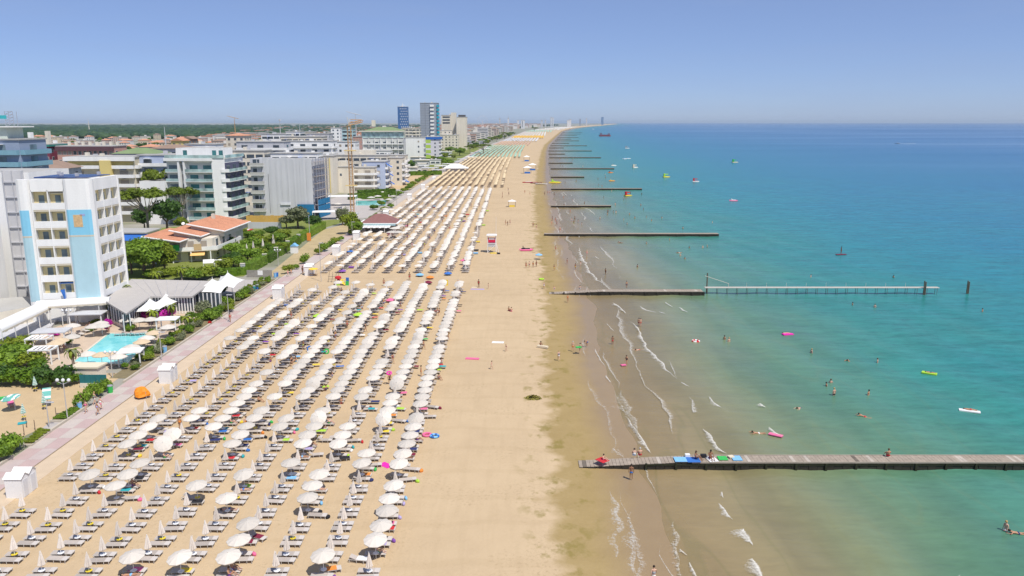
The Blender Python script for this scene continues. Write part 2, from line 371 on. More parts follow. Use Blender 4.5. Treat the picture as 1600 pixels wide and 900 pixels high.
# wide thin film of old foam and the lacy line where the water ends
for pix, w, dn in [([(962, 768), (968, 800), (966, 835), (962, 870), (960, 912)], 2.4, .62), ([(972, 610), (984, 640), (996, 668), (1004, 690)], 2.2, .6), ([(985, 800), (990, 830), (988, 870), (992, 905)], 1.2, .62), ([(1052, 815), (1058, 850), (1062, 905)], 1.4, .6), ([(868, 372), (872, 400), (874, 425)], 1.6, .6), ([(885, 470), (888, 452)], 1.2, .5), ([(962, 700), (968, 716)], 1.6, .6)]:
    foam(pix, w, -.22, dn)
def shoreline(y0, y1, du, w, dn, z):
    pts_ = []; y = y0
    while y < y1: x = SXF(y) + du + 1.3 * noise.noise(Vector((y * .09, du, 4))) + .5 * noise.noise(Vector((y * .35, du, 9))); pts_.append((x, y)); y += 1.1 + y * .004
    A_ = []; V_ = []; F_ = []
    for i, (x, y) in enumerate(pts_):
        ww = w * max(0, -.05 + 2.6 * noise.noise(Vector((y * .075, du * 3, 1))))
        for s_, e_ in ((-.3, 0), (0, dn), (.5, dn * .8), (1.5, 0)): V_.append((x + ww * s_, y, z)); A_.append(e_)
    for i in range(len(pts_) - 1):
        for q in range(3): F_.append((i * 4 + q, i * 4 + q + 1, i * 4 + q + 5, i * 4 + q + 4))
    me = bpy.data.meshes.new('wave_foam'); me.from_pydata(V_, [], F_); me.materials.append(FOAM); me.attributes.new('edge', 'FLOAT', 'POINT').data.foreach_set('value', A_)
    o = kind(put('wave_foam', me), 'stuff'); o['label'] = 'thin lacy foam where the water runs out on the sand'
shoreline(52, 420, .2, .55, .72, -.29); shoreline(52, 420, -2.6, .6, .55, -.20); shoreline(60, 420, 4.5, .5, .7, SEA_Z + .13); shoreline(95, 420, 9.5, .6, .75, SEA_Z + .14)

# --- promenade
prom_m = M('paving_beige', (.50, .44, .39), .85, .10, .5)
strip_m = M('sand_path', (.60, .47, .33), .9, .12, .6)
kerb_m = M('kerb_stone', (.52, .46, .37), .85, .15, .8)
def along(name, a, b, z, mat, y0=-60, y1=9000, zb=None):
    ys = [y for y in YS if y0 <= y <= y1]; mb = MB()
    zb = z - .3 if zb is None else zb
    for i, y in enumerate(ys):
        p = PXF(y); mb.v += [(p + a, y, zb), (p + a, y, z), (p + b, y, z), (p + b, y, zb)]
    for i in range(len(ys) - 1):
        for q in range(3): mb.f.append((i * 4 + q, i * 4 + q + 4, i * 4 + q + 5, i * 4 + q + 1)); mb.mi.append(0)
    return kind(mb.build(name, mat), 'structure')
prom = along('promenade', -3.65, 0, .05, prom_m)
along('sand_path', .06, 2.5, .035, strip_m, y1=600)
pink = [M('paving_pink', (.50, .37, .345), .85, .10, .7), M('paving_pale', (.53, .46, .41), .85, .10, .7), M('paving_rose', (.51, .42, .39), .85, .1, .7)]
y = 62.0; j = 0
while y < 178:
    L = 3.0
    for q in range(2):
        x0 = -51 - 3.6 + .05 + q * 1.78
        bx('paving_panel', pink[(j + q) % 2 if (j * 7 + q * 3) % 5 else 2], x0 + .01, x0 + 1.75, y + .02, y + L - .02, .04, .062 + .002 * ((j + q) % 2), prom)
    y += L; j += 1
y = 178
while y < 262:
    bx('paving_panel', pink[j % 3], -54.5, -51.05, y + .02, y + 5.9, .04, .064, prom); y += 6; j += 1
bx('kerb_edge', M('kerb_dark', (.30, .23, .16)), -51.05, -50.93, -60, 300, 0, .085, prom)
# ================================================================== BEACH UMBRELLAS AND LOUNGERS
CANVAS = M('white_canvas', (.67, .62, .55), .8, .12, 2.0, transl=.12, objvar=.6)
CANVAS2 = M('furled_canvas', (.70, .64, .58), .85, .15, 3.0, objvar=.5)
POLE = M('white_pole', (.74, .73, .70), .45, .05)
TRAYW = M('tray_white', (.80, .80, .80), .35, .03); TRAYY = M('tray_yellow', (.78, .60, .04), .5, .08)
SLING = M('lounger_sling', (.45, .395, .35), .85, .14, 2.5, objvar=.5); FRAME = M('lounger_frame', (.56, .53, .49), .5, .06)
SLING_LIT = M('lounger_end_lit', (.56, .51, .47), .85, .06, 2.5)  # lighter sling copy: sunlight on the tilted foot end put into the colour
def canopy_mb(n=10, r=1.02, z0=1.80, z1=2.16, mb=None, off=(0, 0, 0), tilt=None, hem=.07, thick=True):
    mb = mb or MB(); vs = [(0, 0, z1)]; fs = []
    prof = [(.34, .74), (.70, .40), (1.0, .0)]
    for t, hgt in prof:
        for i in range(n * 2):
            a = math.pi * i / n; dip = 1 if i % 2 == 0 else (.965 - .03 * t)
            vs.append((r * t * dip * math.cos(a), r * t * dip * math.sin(a), z0 + (z1 - z0) * hgt - (0 if i % 2 == 0 else .02 * t)))
    m = n * 2
    for i in range(m): fs.append((0, 1 + i, 1 + (i + 1) % m))
    for j in range(2):
        for i in range(m): a = 1 + j * m + i; b = 1 + j * m + (i + 1) % m; fs.append((a, a + m, b + m, b))
    if hem:
        for i in range(m): x, y, z = vs[1 + 2 * m + i]; vs.append((x * .995, y * .995, z - hem))
        for i in range(m): a = 1 + 2 * m + i; b = 1 + 2 * m + (i + 1) % m; fs.append((a, a + m, b + m, b))
    if tilt is not None: vs = [tilt @ Vector(p) for p in vs]
    return mb.add([(p[0] + off[0], p[1] + off[1], p[2] + off[2]) for p in vs], fs)
CANOPY = canopy_mb(); 
for i in range(10):   # ribs under the cloth
    a = math.pi * 2 * i / 10; CANOPY.tube((0, 0, 2.06), (.98 * math.cos(a), .98 * math.sin(a), 1.775), .012, .012, 3)
CANOPY.lathe([(.03, 2.14), (.035, 2.2), (.0, 2.25)], 6)
CANOPY = CANOPY.mesh('canopy', CANVAS)
def furled_mb(mb=None, off=(0, 0, 0), n=10):
    mb = mb or MB(); vs = []; m = n * 2
    for z, r, d in ((2.20, .03, 1), (1.9, .11, .7), (1.5, .20, .66), (1.2, .26, .62), (1.0, .31, .6), (.92, .2, .8)):
        for i in range(m):
            a = math.pi * i / n; q = r * (1 if i % 2 == 0 else d); vs.append((q * math.cos(a) + off[0], q * math.sin(a) + off[1], z + off[2]))
    fs = [(j * m + i, (j + 1) * m + i, (j + 1) * m + (i + 1) % m, j * m + (i + 1) % m) for j in range(5) for i in range(m)]
    fs.append(tuple(range(m)))
    return mb.add(vs, fs)
FURLED = furled_mb().mesh('furled_canopy', CANVAS2)
POLEM = MB().lathe([(.03, -.2), (.026, 2.2)], 6).mesh('pole', POLE)
def tray_mb(): return MB().lathe([(.05, .46), (.24, .50), (.27, .54), (.25, .54), (.22, .515), (.06, .515)], 14)
TRAY = {0: tray_mb().mesh('tray', TRAYW), 1: tray_mb().mesh('tray_yellow', TRAYY)}
# lounger: long axis along x, head to the left (-x), feet towards the sea
def lounger_frame():
    m = MB()
    for s in (-.31, .31):
        m.box(-.95, .42, s - .02, s + .02, .345, .375); m.box(.42, .80, s - .02, s + .02, .345, .375)
        for x in (-.85, -.25, .35, .75): m.box(x - .018, x + .018, s - .018, s + .022, -.05, .345)
    m.box(-.97, -.93, -.33, .33, .345, .375); m.box(.78, .82, -.33, .33, .32, .35); m.box(.40, .44, -.285, .285, 0.345, .372)
    return m.mesh('lounger_frame', FRAME)
def sling_mesh(raise_=0.0):
    m = MB()
    m.box(-.30 if raise_ else -.93, .40, -.29, .29, .375, .40)
    if raise_:
        L = .62; c, s = math.cos(raise_), math.sin(raise_)
        M4 = Matrix.Translation((-.30, 0, .385)) @ Matrix.Rotation(raise_, 4, 'Y')
        m.box(-L, 0, -.29, .29, -.012, .012, 0, M4)
    M4 = Matrix.Translation((.40, 0, .39)) @ Matrix.Rotation(R(9), 4, 'Y')
    m.box(0, .42, -.295, .295, -.01, .016, 1, M4)
    return m.mesh('sling', [SLING, SLING_LIT])
LFRAME = lounger_frame(); LSLING = [sling_mesh(0), sling_mesh(R(38)), sling_mesh(R(22))]

NCOL = 11
def col_x(c): return -11.45 - 3.80 * c
ROW0, ROWD = 57.6, 2.52
NROW1 = 45
OPEN = set(); TILT = {}
def cell(px, py, z=1.95):
    x, y = G(px, py, z); return round((-11.45 - x) / 3.80), round((y - ROW0) / ROWD)
def mark(o, sc, pts):
    for p in pts:
        c, r = cell(o[0] + p[0] / sc, o[1] + p[1] / sc); OPEN.add((c, r))
        if len(p) > 2: TILT[(c, r)] = p[2]
mark((0, 700), 4.494, [(310, 235), (655, 170), (915, 185), (835, 255), (1015, 100), (1360, 280), (1555, 375), (1335, 690), (935, 790), (1265, 800)])
mark((356, 700), 4.494, [(85, 200, 14), (200, 490), (130, 600), (60, 705), (465, 70), (675, 160), (625, 245), (575, 328), (305, 850), (695, 750), (635, 865), (975, 100), (1000, 20), (1245, 48), (1225, 115), (1170, 278), (1135, 365), (1110, 455), (1075, 550), (1040, 655), (25, 370)])
mark((0, 540), 5, [(1435, 230, 30), (1560, 495), (1265, 550), (1505, 560), (1195, 610), (1120, 670), (1020, 745), (1370, 685, 30), (1300, 765, 40)])
mark((300, 540), 5, [(655, 155), (600, 195), (570, 240), (470, 340), (415, 395), (365, 445), (310, 500), (250, 565), (195, 630), (75, 495), (30, 555), (645, 400), (545, 510), (485, 575), (440, 640), (385, 705), (315, 775), (745, 585), (690, 645), (990, 260), (945, 305, 42), (910, 355), (875, 400), (1065, 475), (1030, 535, 42), (985, 600), (950, 660), (895, 725), (805, 875), (1175, 312), (1140, 360), (1095, 410), (1235, 605), (1205, 670), (1155, 745), (1390, 820), (1515, 555), (1540, 495), (1545, 440), (1585, 385), (1355, 378), (1380, 312), (1410, 268), (1440, 225), (1460, 180), (1495, 138), (1510, 97), (1530, 57), (1560, 15), (1210, 262), (1235, 218), (1255, 175), (1285, 130), (1310, 88), (1350, 15), (1020, 205), (1050, 162), (1090, 122), (1140, 40), (920, 75), (960, 38), (1000, 5), (610, 5)])
mark((640, 560), 5.625, [(0, 850), (35, 745), (40, 690), (65, 590), (65, 530), (95, 480, 25), (100, 400), (130, 340), (145, 275), (155, 220), (180, 170), (190, 120), (205, 68), (215, 25)])
prng = random.Random(11)
def is_open(c, r):
    if r < 17: return (c, r) in OPEN
    if c <= 6: return prng.random() < (.90 if c < 5 else .74) and not (r > 40 and prng.random() < .25)
    if r > 37: return prng.random() < .22
    if c >= 9 and r < 25: return prng.random() < .12
    return prng.random() < (.75 if 26 <= r <= 36 else .3)
COLNAME = ['column nearest the sea'] + [f'{ordw(i)} column from the sea' for i in range(2, NCOL)] + ['column nearest the promenade']
GU, GC, GL = 'open white umbrellas in the near beach block', 'furled umbrellas in the near beach block', 'grey sun loungers in the near beach block'
PLACES = []
for r in range(NROW1):
    for c in range(NCOL):
        y = ROW0 + ROWD * r + (.12 if c % 2 else 0) + ru(-.12, .12); x = col_x(c) + ru(-.1, .1) + .08 * math.sin(r * .6 + c)
        if c == 10 and not (24 < r < 38): continue
        if c == 9 and (r < 1 or abs(y - 71) < 2.6): continue
        if x < PXF(y) + 2.8: continue
        if c >= 8 and r > 43: continue
        PLACES.append((r, c, x, y, is_open(c, r)))
nopen = sum(p[4] for p in PLACES); far_rows = []
n_o = n_l = 0
HEROES = {}
for r, c, x, y, op in PLACES:
    where = f'{ordw(r + 1)} from the near end, {COLNAME[c] if c < 10 else COLNAME[-1]}'
    yel = prng.random() < (.30 if c > 6 else .13)
    lean = prng.gauss(0, 3.5)
    if op and n_o < 300:
        n_o += 1
        t = thing('beach_umbrella', f'open white umbrella, {where}', 'umbrella', (x, y, 0), 0, GU)
        put('pole', POLEM, t)
        tl = TILT.get((c, r), None)
        if tl is None: tl = prng.choice([4, 7, 9, 11]) if prng.random() > .05 or r < 12 else prng.choice([30, 42])
        ax = prng.uniform(-.4, .4) + (-.35 if tl < 20 else 0)
        # tilt towards the camera/landward around a knuckle below the canopy
        rot = Matrix.Translation((0, 0, 1.7)) @ Matrix.Rotation(R(tl), 4, Vector((math.cos(ax), math.sin(ax), 0))) @ Matrix.Translation((0, 0, -1.7)) @ Matrix.Rotation(prng.uniform(0, 6.28), 4, 'Z')
        o = put('canopy', CANOPY, t); o.matrix_local = rot
        put('tray', TRAY[int(yel and prng.random() < .3)], t)
    elif not op:
        t = thing('furled_umbrella', f'furled off-white umbrella, {where}', 'umbrella', (x, y, 0), 0, GC)
        put('pole', POLEM, t)
        put('furled_canopy', FURLED, t, (0, 0, 0), (R(prng.gauss(0, 1.5)), R(prng.gauss(-2, 1.5)), prng.uniform(0, 6)))
        put('tray', TRAY[int(yel)], t)
    else: far_rows.append((x, y, op))
    # two loungers either side of the pole
    if n_l < 300:
        for s, nm in ((-.47, 'nearer'), (.45, 'farther')):
            dx = prng.gauss(0, .06); rz = prng.gauss(0, 2.5)
            if op and prng.random() < .22: dx += prng.uniform(.4, 1.3) * prng.choice((-1, 1, 1)); rz += prng.gauss(0, 14)
            t = put('sun_lounger', LFRAME, None, (x + .02 + dx, y + s, 0), (0, 0, R(rz)))
            t.scale = (1, 1, .86); tag(t, f'{nm} grey lounger, {ordw(r + 1)} pair from the near end, {COLNAME[c] if c < 10 else COLNAME[-1]}', 'sun lounger', GL); n_l += 1
            var = 0 if not op or prng.random() < .6 else prng.choice((1, 2))
            put('sling', LSLING[var], t)
            HEROES[(r, c, s > 0)] = (x + .02 + dx, y + s, R(rz), var)
    else: far_rows.append((x, y, None))
# the rest of the beach as joined stuff: real canopies and loungers in blocks
def slab_loungers(mb, x, y, cm=0):
    for s in (-.43, .43):
        mb.add([(x - .93, y + s - .3, .35), (x + .4, y + s - .3, .35), (x + .4, y + s + .3, .35), (x - .93, y + s + .3, .35), (x + .82, y + s - .3, .27), (x + .82, y + s + .3, .27)], [(0, 1, 2, 3), (1, 4, 5, 2)], cm)
        for xx in (-.85, .3): mb.box(x + xx, x + xx + .06, y + s - .3, y + s + .3, 0, .33, cm)
def simple_canopy(mb, x, y, n, r, z0, z1, rng, mi=0, tl=None):
    tl = rng.gauss(7, 7) if tl is None else tl; ax = rng.uniform(-.7, .1)
    rot = Matrix.Rotation(R(tl), 4, Vector((math.cos(ax), math.sin(ax), 0)))
    vs = [(0, 0, z1 - z0)]; a0 = rng.random()
    for i in range(n): a = a0 + 2 * math.pi * i / n; vs.append((r * math.cos(a), r * math.sin(a), 0))
    vs = [rot @ Vector(p) for p in vs]; vs = [(p.x + x, p.y + y, p.z + z0) for p in vs]
    mb.add(vs, [(0, 1 + i, 1 + (i + 1) % n) for i in range(n)] , mi)
    return mb
mu, ml, mf = MB(), MB(), MB()
rng = random.Random(5)
for x, y, op in far_rows:
    if op is True:
        canopy_mb(8, 1.02, 1.8, 2.16, mu, (x, y, 0), None, .06); mu.tube((x, y, 0), (x, y, 2.0), .03, .03, 3)
    elif op is None: slab_loungers(ml, x, y)
def block(y0, y1, x_of, ncol, dy, popen, mu, mf, ml, r=1.02, n=8, gap=None, lo=True, pole=True):
    y = y0; runs = {}
    while y < y1:
        for c in range(ncol):
            g_ = runs.setdefault((c, int(y / 13)), rng.random())
            x = x_of(c, y) + rng.uniform(-.22, .22)
            if gap and gap(x, y, c): continue
            yy = y + rng.uniform(-.22, .22)
            if y > 436 and y < 1500 and g_ < .22 and rng.random() < .75: g_ = -1
            if g_ >= 0 and rng.random() < popen(c, y):
                simple_canopy(mu, x, yy, n, r * rng.uniform(.9, 1.04), 1.8, 2.16, rng, 0, rng.choice([30, 45]) if rng.random() < .03 else None)
                if pole: mu.tube((x, yy, 0), (x, yy, 2.0), .035, .035, 3)
            elif mf is not None: furled_mb(mf, (x, yy, 0), 5) if y < 260 else mf.lathe([(.24, 1.0), (.03, 2.2)], 5, 0, (x, yy, 0))
            if lo and ml is not None: slab_loungers(ml, x, yy)
        y += dy
def gap2(x, y, c):
    if c >= 8 and 252 < y < 285: return True          # kiosk terrace
    if 236 < y < 240.5 and c > 6: return True
    if abs(y - 318) < 2 or abs(y - 372) < 2.2: return True
    if x < PXF(y) + 4.2: return True
    return False
GAPS = {}
def p2(c, y):
    g_ = GAPS.setdefault((c, int(y / 7)), rng.random())
    if g_ < (.13 if c < 5 else .24): return .12
    if y < 250 and c < 9: return .86
    if 285 < y < 330 and c > 5: return .55
    return .84 if c < 6 else .64
block(189, 430, lambda c, y: col_x(c), 10, 2.52, p2, mu, mf, ml, gap=gap2)
for mb, nm, mt, lb in ((mu, 'beach_umbrella_rows', CANVAS, 'rows of open white umbrellas farther up the beach'), (mf, 'furled_umbrella_rows', CANVAS2, 'furled umbrellas farther up the beach'), (ml, 'sun_lounger_rows', SLING, 'rows of grey loungers farther up the beach')):
    o = kind(mb.build(nm, mt), 'stuff'); o['label'] = lb
# coloured blocks farther off follow the curve of the promenade
def cx(c, y, first, step): return PXF(y) + first + step * c
def stuffblock(nm, lb, m, y0, y1, first, step, nc, dy, pop=.97, r=1.15, n=6, gaps=True, lm=None):
    a, b = MB(), MB()
    gp = (lambda x, y, c: gaps and ((y - y0) % 95 < 4))
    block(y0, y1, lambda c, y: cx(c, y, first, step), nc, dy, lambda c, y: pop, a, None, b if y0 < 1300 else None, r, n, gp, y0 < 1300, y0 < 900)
    o = kind(a.build(nm, m), 'stuff'); o['label'] = lb
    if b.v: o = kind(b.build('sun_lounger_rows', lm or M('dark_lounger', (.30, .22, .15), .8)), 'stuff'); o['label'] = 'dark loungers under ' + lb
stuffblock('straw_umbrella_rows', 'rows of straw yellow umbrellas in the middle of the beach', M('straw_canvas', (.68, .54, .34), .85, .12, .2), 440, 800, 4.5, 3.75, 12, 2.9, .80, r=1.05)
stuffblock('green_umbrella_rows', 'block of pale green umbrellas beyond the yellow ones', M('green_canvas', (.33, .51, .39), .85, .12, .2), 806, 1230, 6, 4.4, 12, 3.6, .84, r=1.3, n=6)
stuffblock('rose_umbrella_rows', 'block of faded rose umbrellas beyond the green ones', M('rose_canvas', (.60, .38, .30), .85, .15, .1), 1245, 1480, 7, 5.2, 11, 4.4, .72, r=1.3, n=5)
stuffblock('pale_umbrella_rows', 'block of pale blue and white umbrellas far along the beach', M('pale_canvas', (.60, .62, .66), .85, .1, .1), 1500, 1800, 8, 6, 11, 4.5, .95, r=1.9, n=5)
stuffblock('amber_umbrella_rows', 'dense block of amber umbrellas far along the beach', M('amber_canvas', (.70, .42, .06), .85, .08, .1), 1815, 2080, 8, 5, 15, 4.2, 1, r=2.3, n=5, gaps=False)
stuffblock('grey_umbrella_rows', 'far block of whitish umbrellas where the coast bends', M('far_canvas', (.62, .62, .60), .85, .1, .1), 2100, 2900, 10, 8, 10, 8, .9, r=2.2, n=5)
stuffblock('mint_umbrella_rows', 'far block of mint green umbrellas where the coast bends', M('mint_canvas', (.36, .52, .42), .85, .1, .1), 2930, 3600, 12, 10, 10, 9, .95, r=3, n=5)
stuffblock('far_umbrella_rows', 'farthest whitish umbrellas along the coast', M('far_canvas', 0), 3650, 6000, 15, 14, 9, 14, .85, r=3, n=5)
# ================================================================== PEOPLE
SKIN = [M('skin_tan', (.46, .25, .15), .6, .06, 6), M('skin_fair', (.62, .38, .27), .6, .06, 6), M('skin_brown', (.28, .14, .08), .6, .06, 6)]
HAIRM = {n: M('hair_' + n, c, .6, .1, 9) for n, c in dict(dark=(.03, .02, .015), brown=(.10, .055, .03), blond=(.45, .30, .12), grey=(.45, .44, .42)).items()}
CLO = {n: M('cloth_' + n, c, .8, .08, 5) for n, c in dict(red=(.55, .03, .04), navy=(.03, .04, .14), blue=(.04, .16, .50), black=(.02, .02, .025), white=(.78, .77, .75), pink=(.75, .16, .32), orange=(.75, .26, .05),
        green=(.05, .45, .10), lime=(.40, .65, .06), teal=(.03, .36, .40), yellow=(.78, .58, .06), purple=(.22, .08, .38), lilac=(.42, .36, .60), sky=(.22, .48, .75), grey=(.32, .32, .34), maroon=(.20, .02, .05), cream=(.70, .60, .44), magenta=(.80, .03, .40)).items()}
def mir(p): return (-p[0], p[1], p[2])
POSES = {
 'stand': dict(pelvis=(0, 0, .84), chest=(0, .01, 1.15), neck=(0, .01, 1.36), head=(0, -.01, 1.46), top=(0, 0, 1.57), sh=(.17, .01, 1.29), el=(.225, .02, 1.03), wr=(.235, -.04, .80), hip=(.085, 0, .80), kn=(.095, -.01, .44), an=(.10, .02, .07), toe=(.115, -.15, .03)),
 'walk': dict(pelvis=(0, 0, .83), chest=(0, -.01, 1.14), neck=(0, -.02, 1.35), head=(0, -.05, 1.45), top=(0, -.04, 1.56), sh=(.17, 0, 1.28), el=(.22, .10, 1.04), wr=(.22, .06, .82), hip=(.085, 0, .79), kn=(.09, -.15, .46), an=(.095, -.17, .09), toe=(.10, -.34, .05),
              R=dict(el=(-.22, -.07, 1.04), wr=(-.21, -.22, .86), kn=(-.09, .05, .44), an=(-.095, .27, .14), toe=(-.10, .14, .03))),
 'sit': dict(pelvis=(0, 0, .11), chest=(0, .06, .44), neck=(0, .04, .63), head=(0, 0, .73), top=(0, .02, .84), sh=(.17, .05, .56), el=(.24, -.06, .36), wr=(.18, -.27, .34), hip=(.085, -.03, .11), kn=(.13, -.36, .33), an=(.12, -.62, .06), toe=(.13, -.78, .04)),
 'lie': dict(pelvis=(0, 0, .11), chest=(0, .32, .13), neck=(0, .51, .12), head=(0, .61, .14), top=(0, .73, .14), sh=(.17, .45, .11), el=(.26, .22, .08), wr=(.25, -.02, .08), hip=(.085, -.05, .11), kn=(.11, -.42, .15), an=(.12, -.78, .07), toe=(.14, -.84, .20)),
 'bend': dict(pelvis=(0, .10, .82), chest=(0, -.18, 1.02), neck=(0, -.36, 1.02), head=(0, -.46, .99), top=(0, -.56, .96), sh=(.16, -.30, 1.0), el=(.19, -.34, .74), wr=(.13, -.40, .52), hip=(.085, .09, .79), kn=(.10, .0, .44), an=(.11, .06, .07), toe=(.12, -.11, .03)),
 'swim': dict(pelvis=(0, 0, -.04), chest=(0, .30, .02), neck=(0, .48, .06), head=(0, .58, .12), top=(0, .66, .19), sh=(.17, .42, .04), el=(.36, .58, .0), wr=(.26, .80, .02), hip=(.085, -.05, -.05), kn=(.11, -.42, -.08), an=(.13, -.76, -.03), toe=(.14, -.92, -.06)),
}
def skinmesh(name, verts, edges, radii, sub=1):
    me = bpy.data.meshes.new(name + '_graph'); me.from_pydata(verts, edges, []); o = bpy.data.objects.new('tmp', me); COL.objects.link(o)
    o.modifiers.new('skin', 'SKIN')
    if sub: s = o.modifiers.new('sub', 'SUBSURF'); s.levels = sub; s.render_levels = sub
    for v, r in zip(me.skin_vertices[0].data, radii): v.radius = (r, r) if not isinstance(r, tuple) else r
    me.skin_vertices[0].data[0].use_root = True
    dg = bpy.context.evaluated_depsgraph_get(); out = bpy.data.meshes.new_from_object(o.evaluated_get(dg)); out.name = name
    bpy.data.objects.remove(o); bpy.data.meshes.remove(me)
    out.polygons.foreach_set('use_smooth', [True] * len(out.polygons))
    return out
def build_pose(pn):
    p = POSES[pn]; V = [p['pelvis'], p['chest'], p['neck'], p['head'], p['top']]; Ed = [(0, 1), (1, 2), (2, 3), (3, 4)]
    Rr = [(.125, .10), (.135, .10), .052, (.082, .095), .06]
    face = Vector(p['head']) + (Vector((0, -.085, .0)) if pn not in ('lie', 'swim') else Vector((0, 0, .085)) if pn == 'lie' else Vector((0, .07, -.02)))
    for s in (1, -1):
        q = {k: (v if s == 1 else mir(v)) for k, v in p.items() if isinstance(v, tuple)}
        if s == -1: q.update(p.get('R', {}))
        b = len(V); w = Vector(q['wr']); d = (w - Vector(q['el'])).normalized(); palm = w + d * .06
        V += [q['sh'], q['el'], q['wr'], tuple(palm)]; Rr += [.055, .038, .026, (.034, .02)]
        Ed += [(1, b), (b, b + 1), (b + 1, b + 2), (b + 2, b + 3)]
        lat = Vector((1, 0, 0)) - d * d.x; lat = lat.normalized() if lat.length > .1 else Vector((0, 1, 0)); nz = d.cross(lat)
        for j, (o_, L) in enumerate(((-.026, .062), (-.009, .075), (.009, .07), (.026, .052))):   # four fingers, slightly curled
            a = palm + lat * o_ + d * .025; i0 = len(V)
            V += [tuple(a), tuple(a + d * L * .55 + nz * .006), tuple(a + d * L + nz * .022)]; Rr += [.009, .008, .007]; Ed += [(b + 3, i0), (i0, i0 + 1), (i0 + 1, i0 + 2)]
        th = w + d * .03 - lat * .03 * s; i0 = len(V); V += [tuple(th), tuple(th + d * .04 - lat * .02 * s + nz * .01)]; Rr += [.010, .008]; Ed += [(b + 3, i0), (i0, i0 + 1)]
        b = len(V); V += [q['hip'], q['kn'], q['an'], q['toe']]; Rr += [.082, .055, .036, .03]; Ed += [(0, b), (b, b + 1), (b + 1, b + 2), (b + 2, b + 3)]
    body = skinmesh('body_' + pn, V, Ed, Rr); body.materials.append(SKIN[0])
    # trunks: pelvis and upper thighs; suit: also the torso
    P0 = Vector(p['pelvis']); C0 = Vector(p['chest'])
    up = P0.lerp(C0, .22)
    tv, te, tr = [tuple(P0), tuple(up)], [(0, 1)], [(.175, .15), (.16, .135)]
    for s in (1, -1):
        h = Vector(p['hip'] if s == 1 else mir(p['hip'])); kn = Vector((p['kn'] if s == 1 else p.get('R', {}).get('kn', mir(p['kn']))))
        i = len(tv); tv += [tuple(h), tuple(h.lerp(kn, .5))]; te += [(0, i), (i, i + 1)]; tr += [.125, .112]
    trunks = skinmesh('trunks_' + pn, tv, te, tr); trunks.materials.append(CLO['blue'])
    sv, se, sr = [tuple(P0), tuple(P0.lerp(C0, .5)), tuple(C0)], [(0, 1), (1, 2)], [(.175, .15), (.155, .135), (.195, .155)]
    suit = skinmesh('suit_' + pn, sv, se, sr); suit.materials.append(CLO['black'])
    h = Vector(p['head']); t = Vector(p['top']); ax = (t - h).normalized(); M4 = Matrix.Translation(h + ax * .015) @ ax.to_track_quat('Z', 'Y').to_matrix().to_4x4()
    back = Vector((0, .02, 0)) if pn != 'lie' else Vector((0, 0, -.02))
    hair = MB().lathe([(.098, -.03), (.108, .02), (.10, .07), (.07, .115), (.0, .135)], 8, 0, (back.x, back.y, 0), False, M4).mesh('hair_' + pn, HAIRM['dark'], True)
    return body, trunks, suit, hair
PMESH = {n: build_pose(n) for n in POSES}
def setmat(o, m):
    o.material_slots[0].link = 'OBJECT'; o.material_slots[0].material = m
def person(xyz, pose, rot, label, skin=0, cloth='navy', kind_='trunks', hair='dark', sc=1.0, group=None, tilt=0):
    b, tk, su, hr = PMESH[pose]
    o = put('person', b, None, xyz, (tilt, 0, R(rot)), sc); setmat(o, SKIN[skin]); tag(o, label, 'person', group)
    if kind_ in ('trunks', 'both'): setmat(put('swim_trunks', tk, o), CLO[cloth])
    if kind_ == 'suit': setmat(put('swimsuit', su, o), CLO[cloth])
    if kind_ == 'bikini': setmat(put('bikini', tk, o, (0, 0, 0)), CLO[cloth])
    if kind_ == 'both': setmat(put('shirt', su, o), CLO['white' if cloth != 'white' else 'grey'])
    setmat(put('hair', hr, o), HAIRM[hair])
    return o
def pg(px, py, z=0.0): return (*G(px, py, z), z)
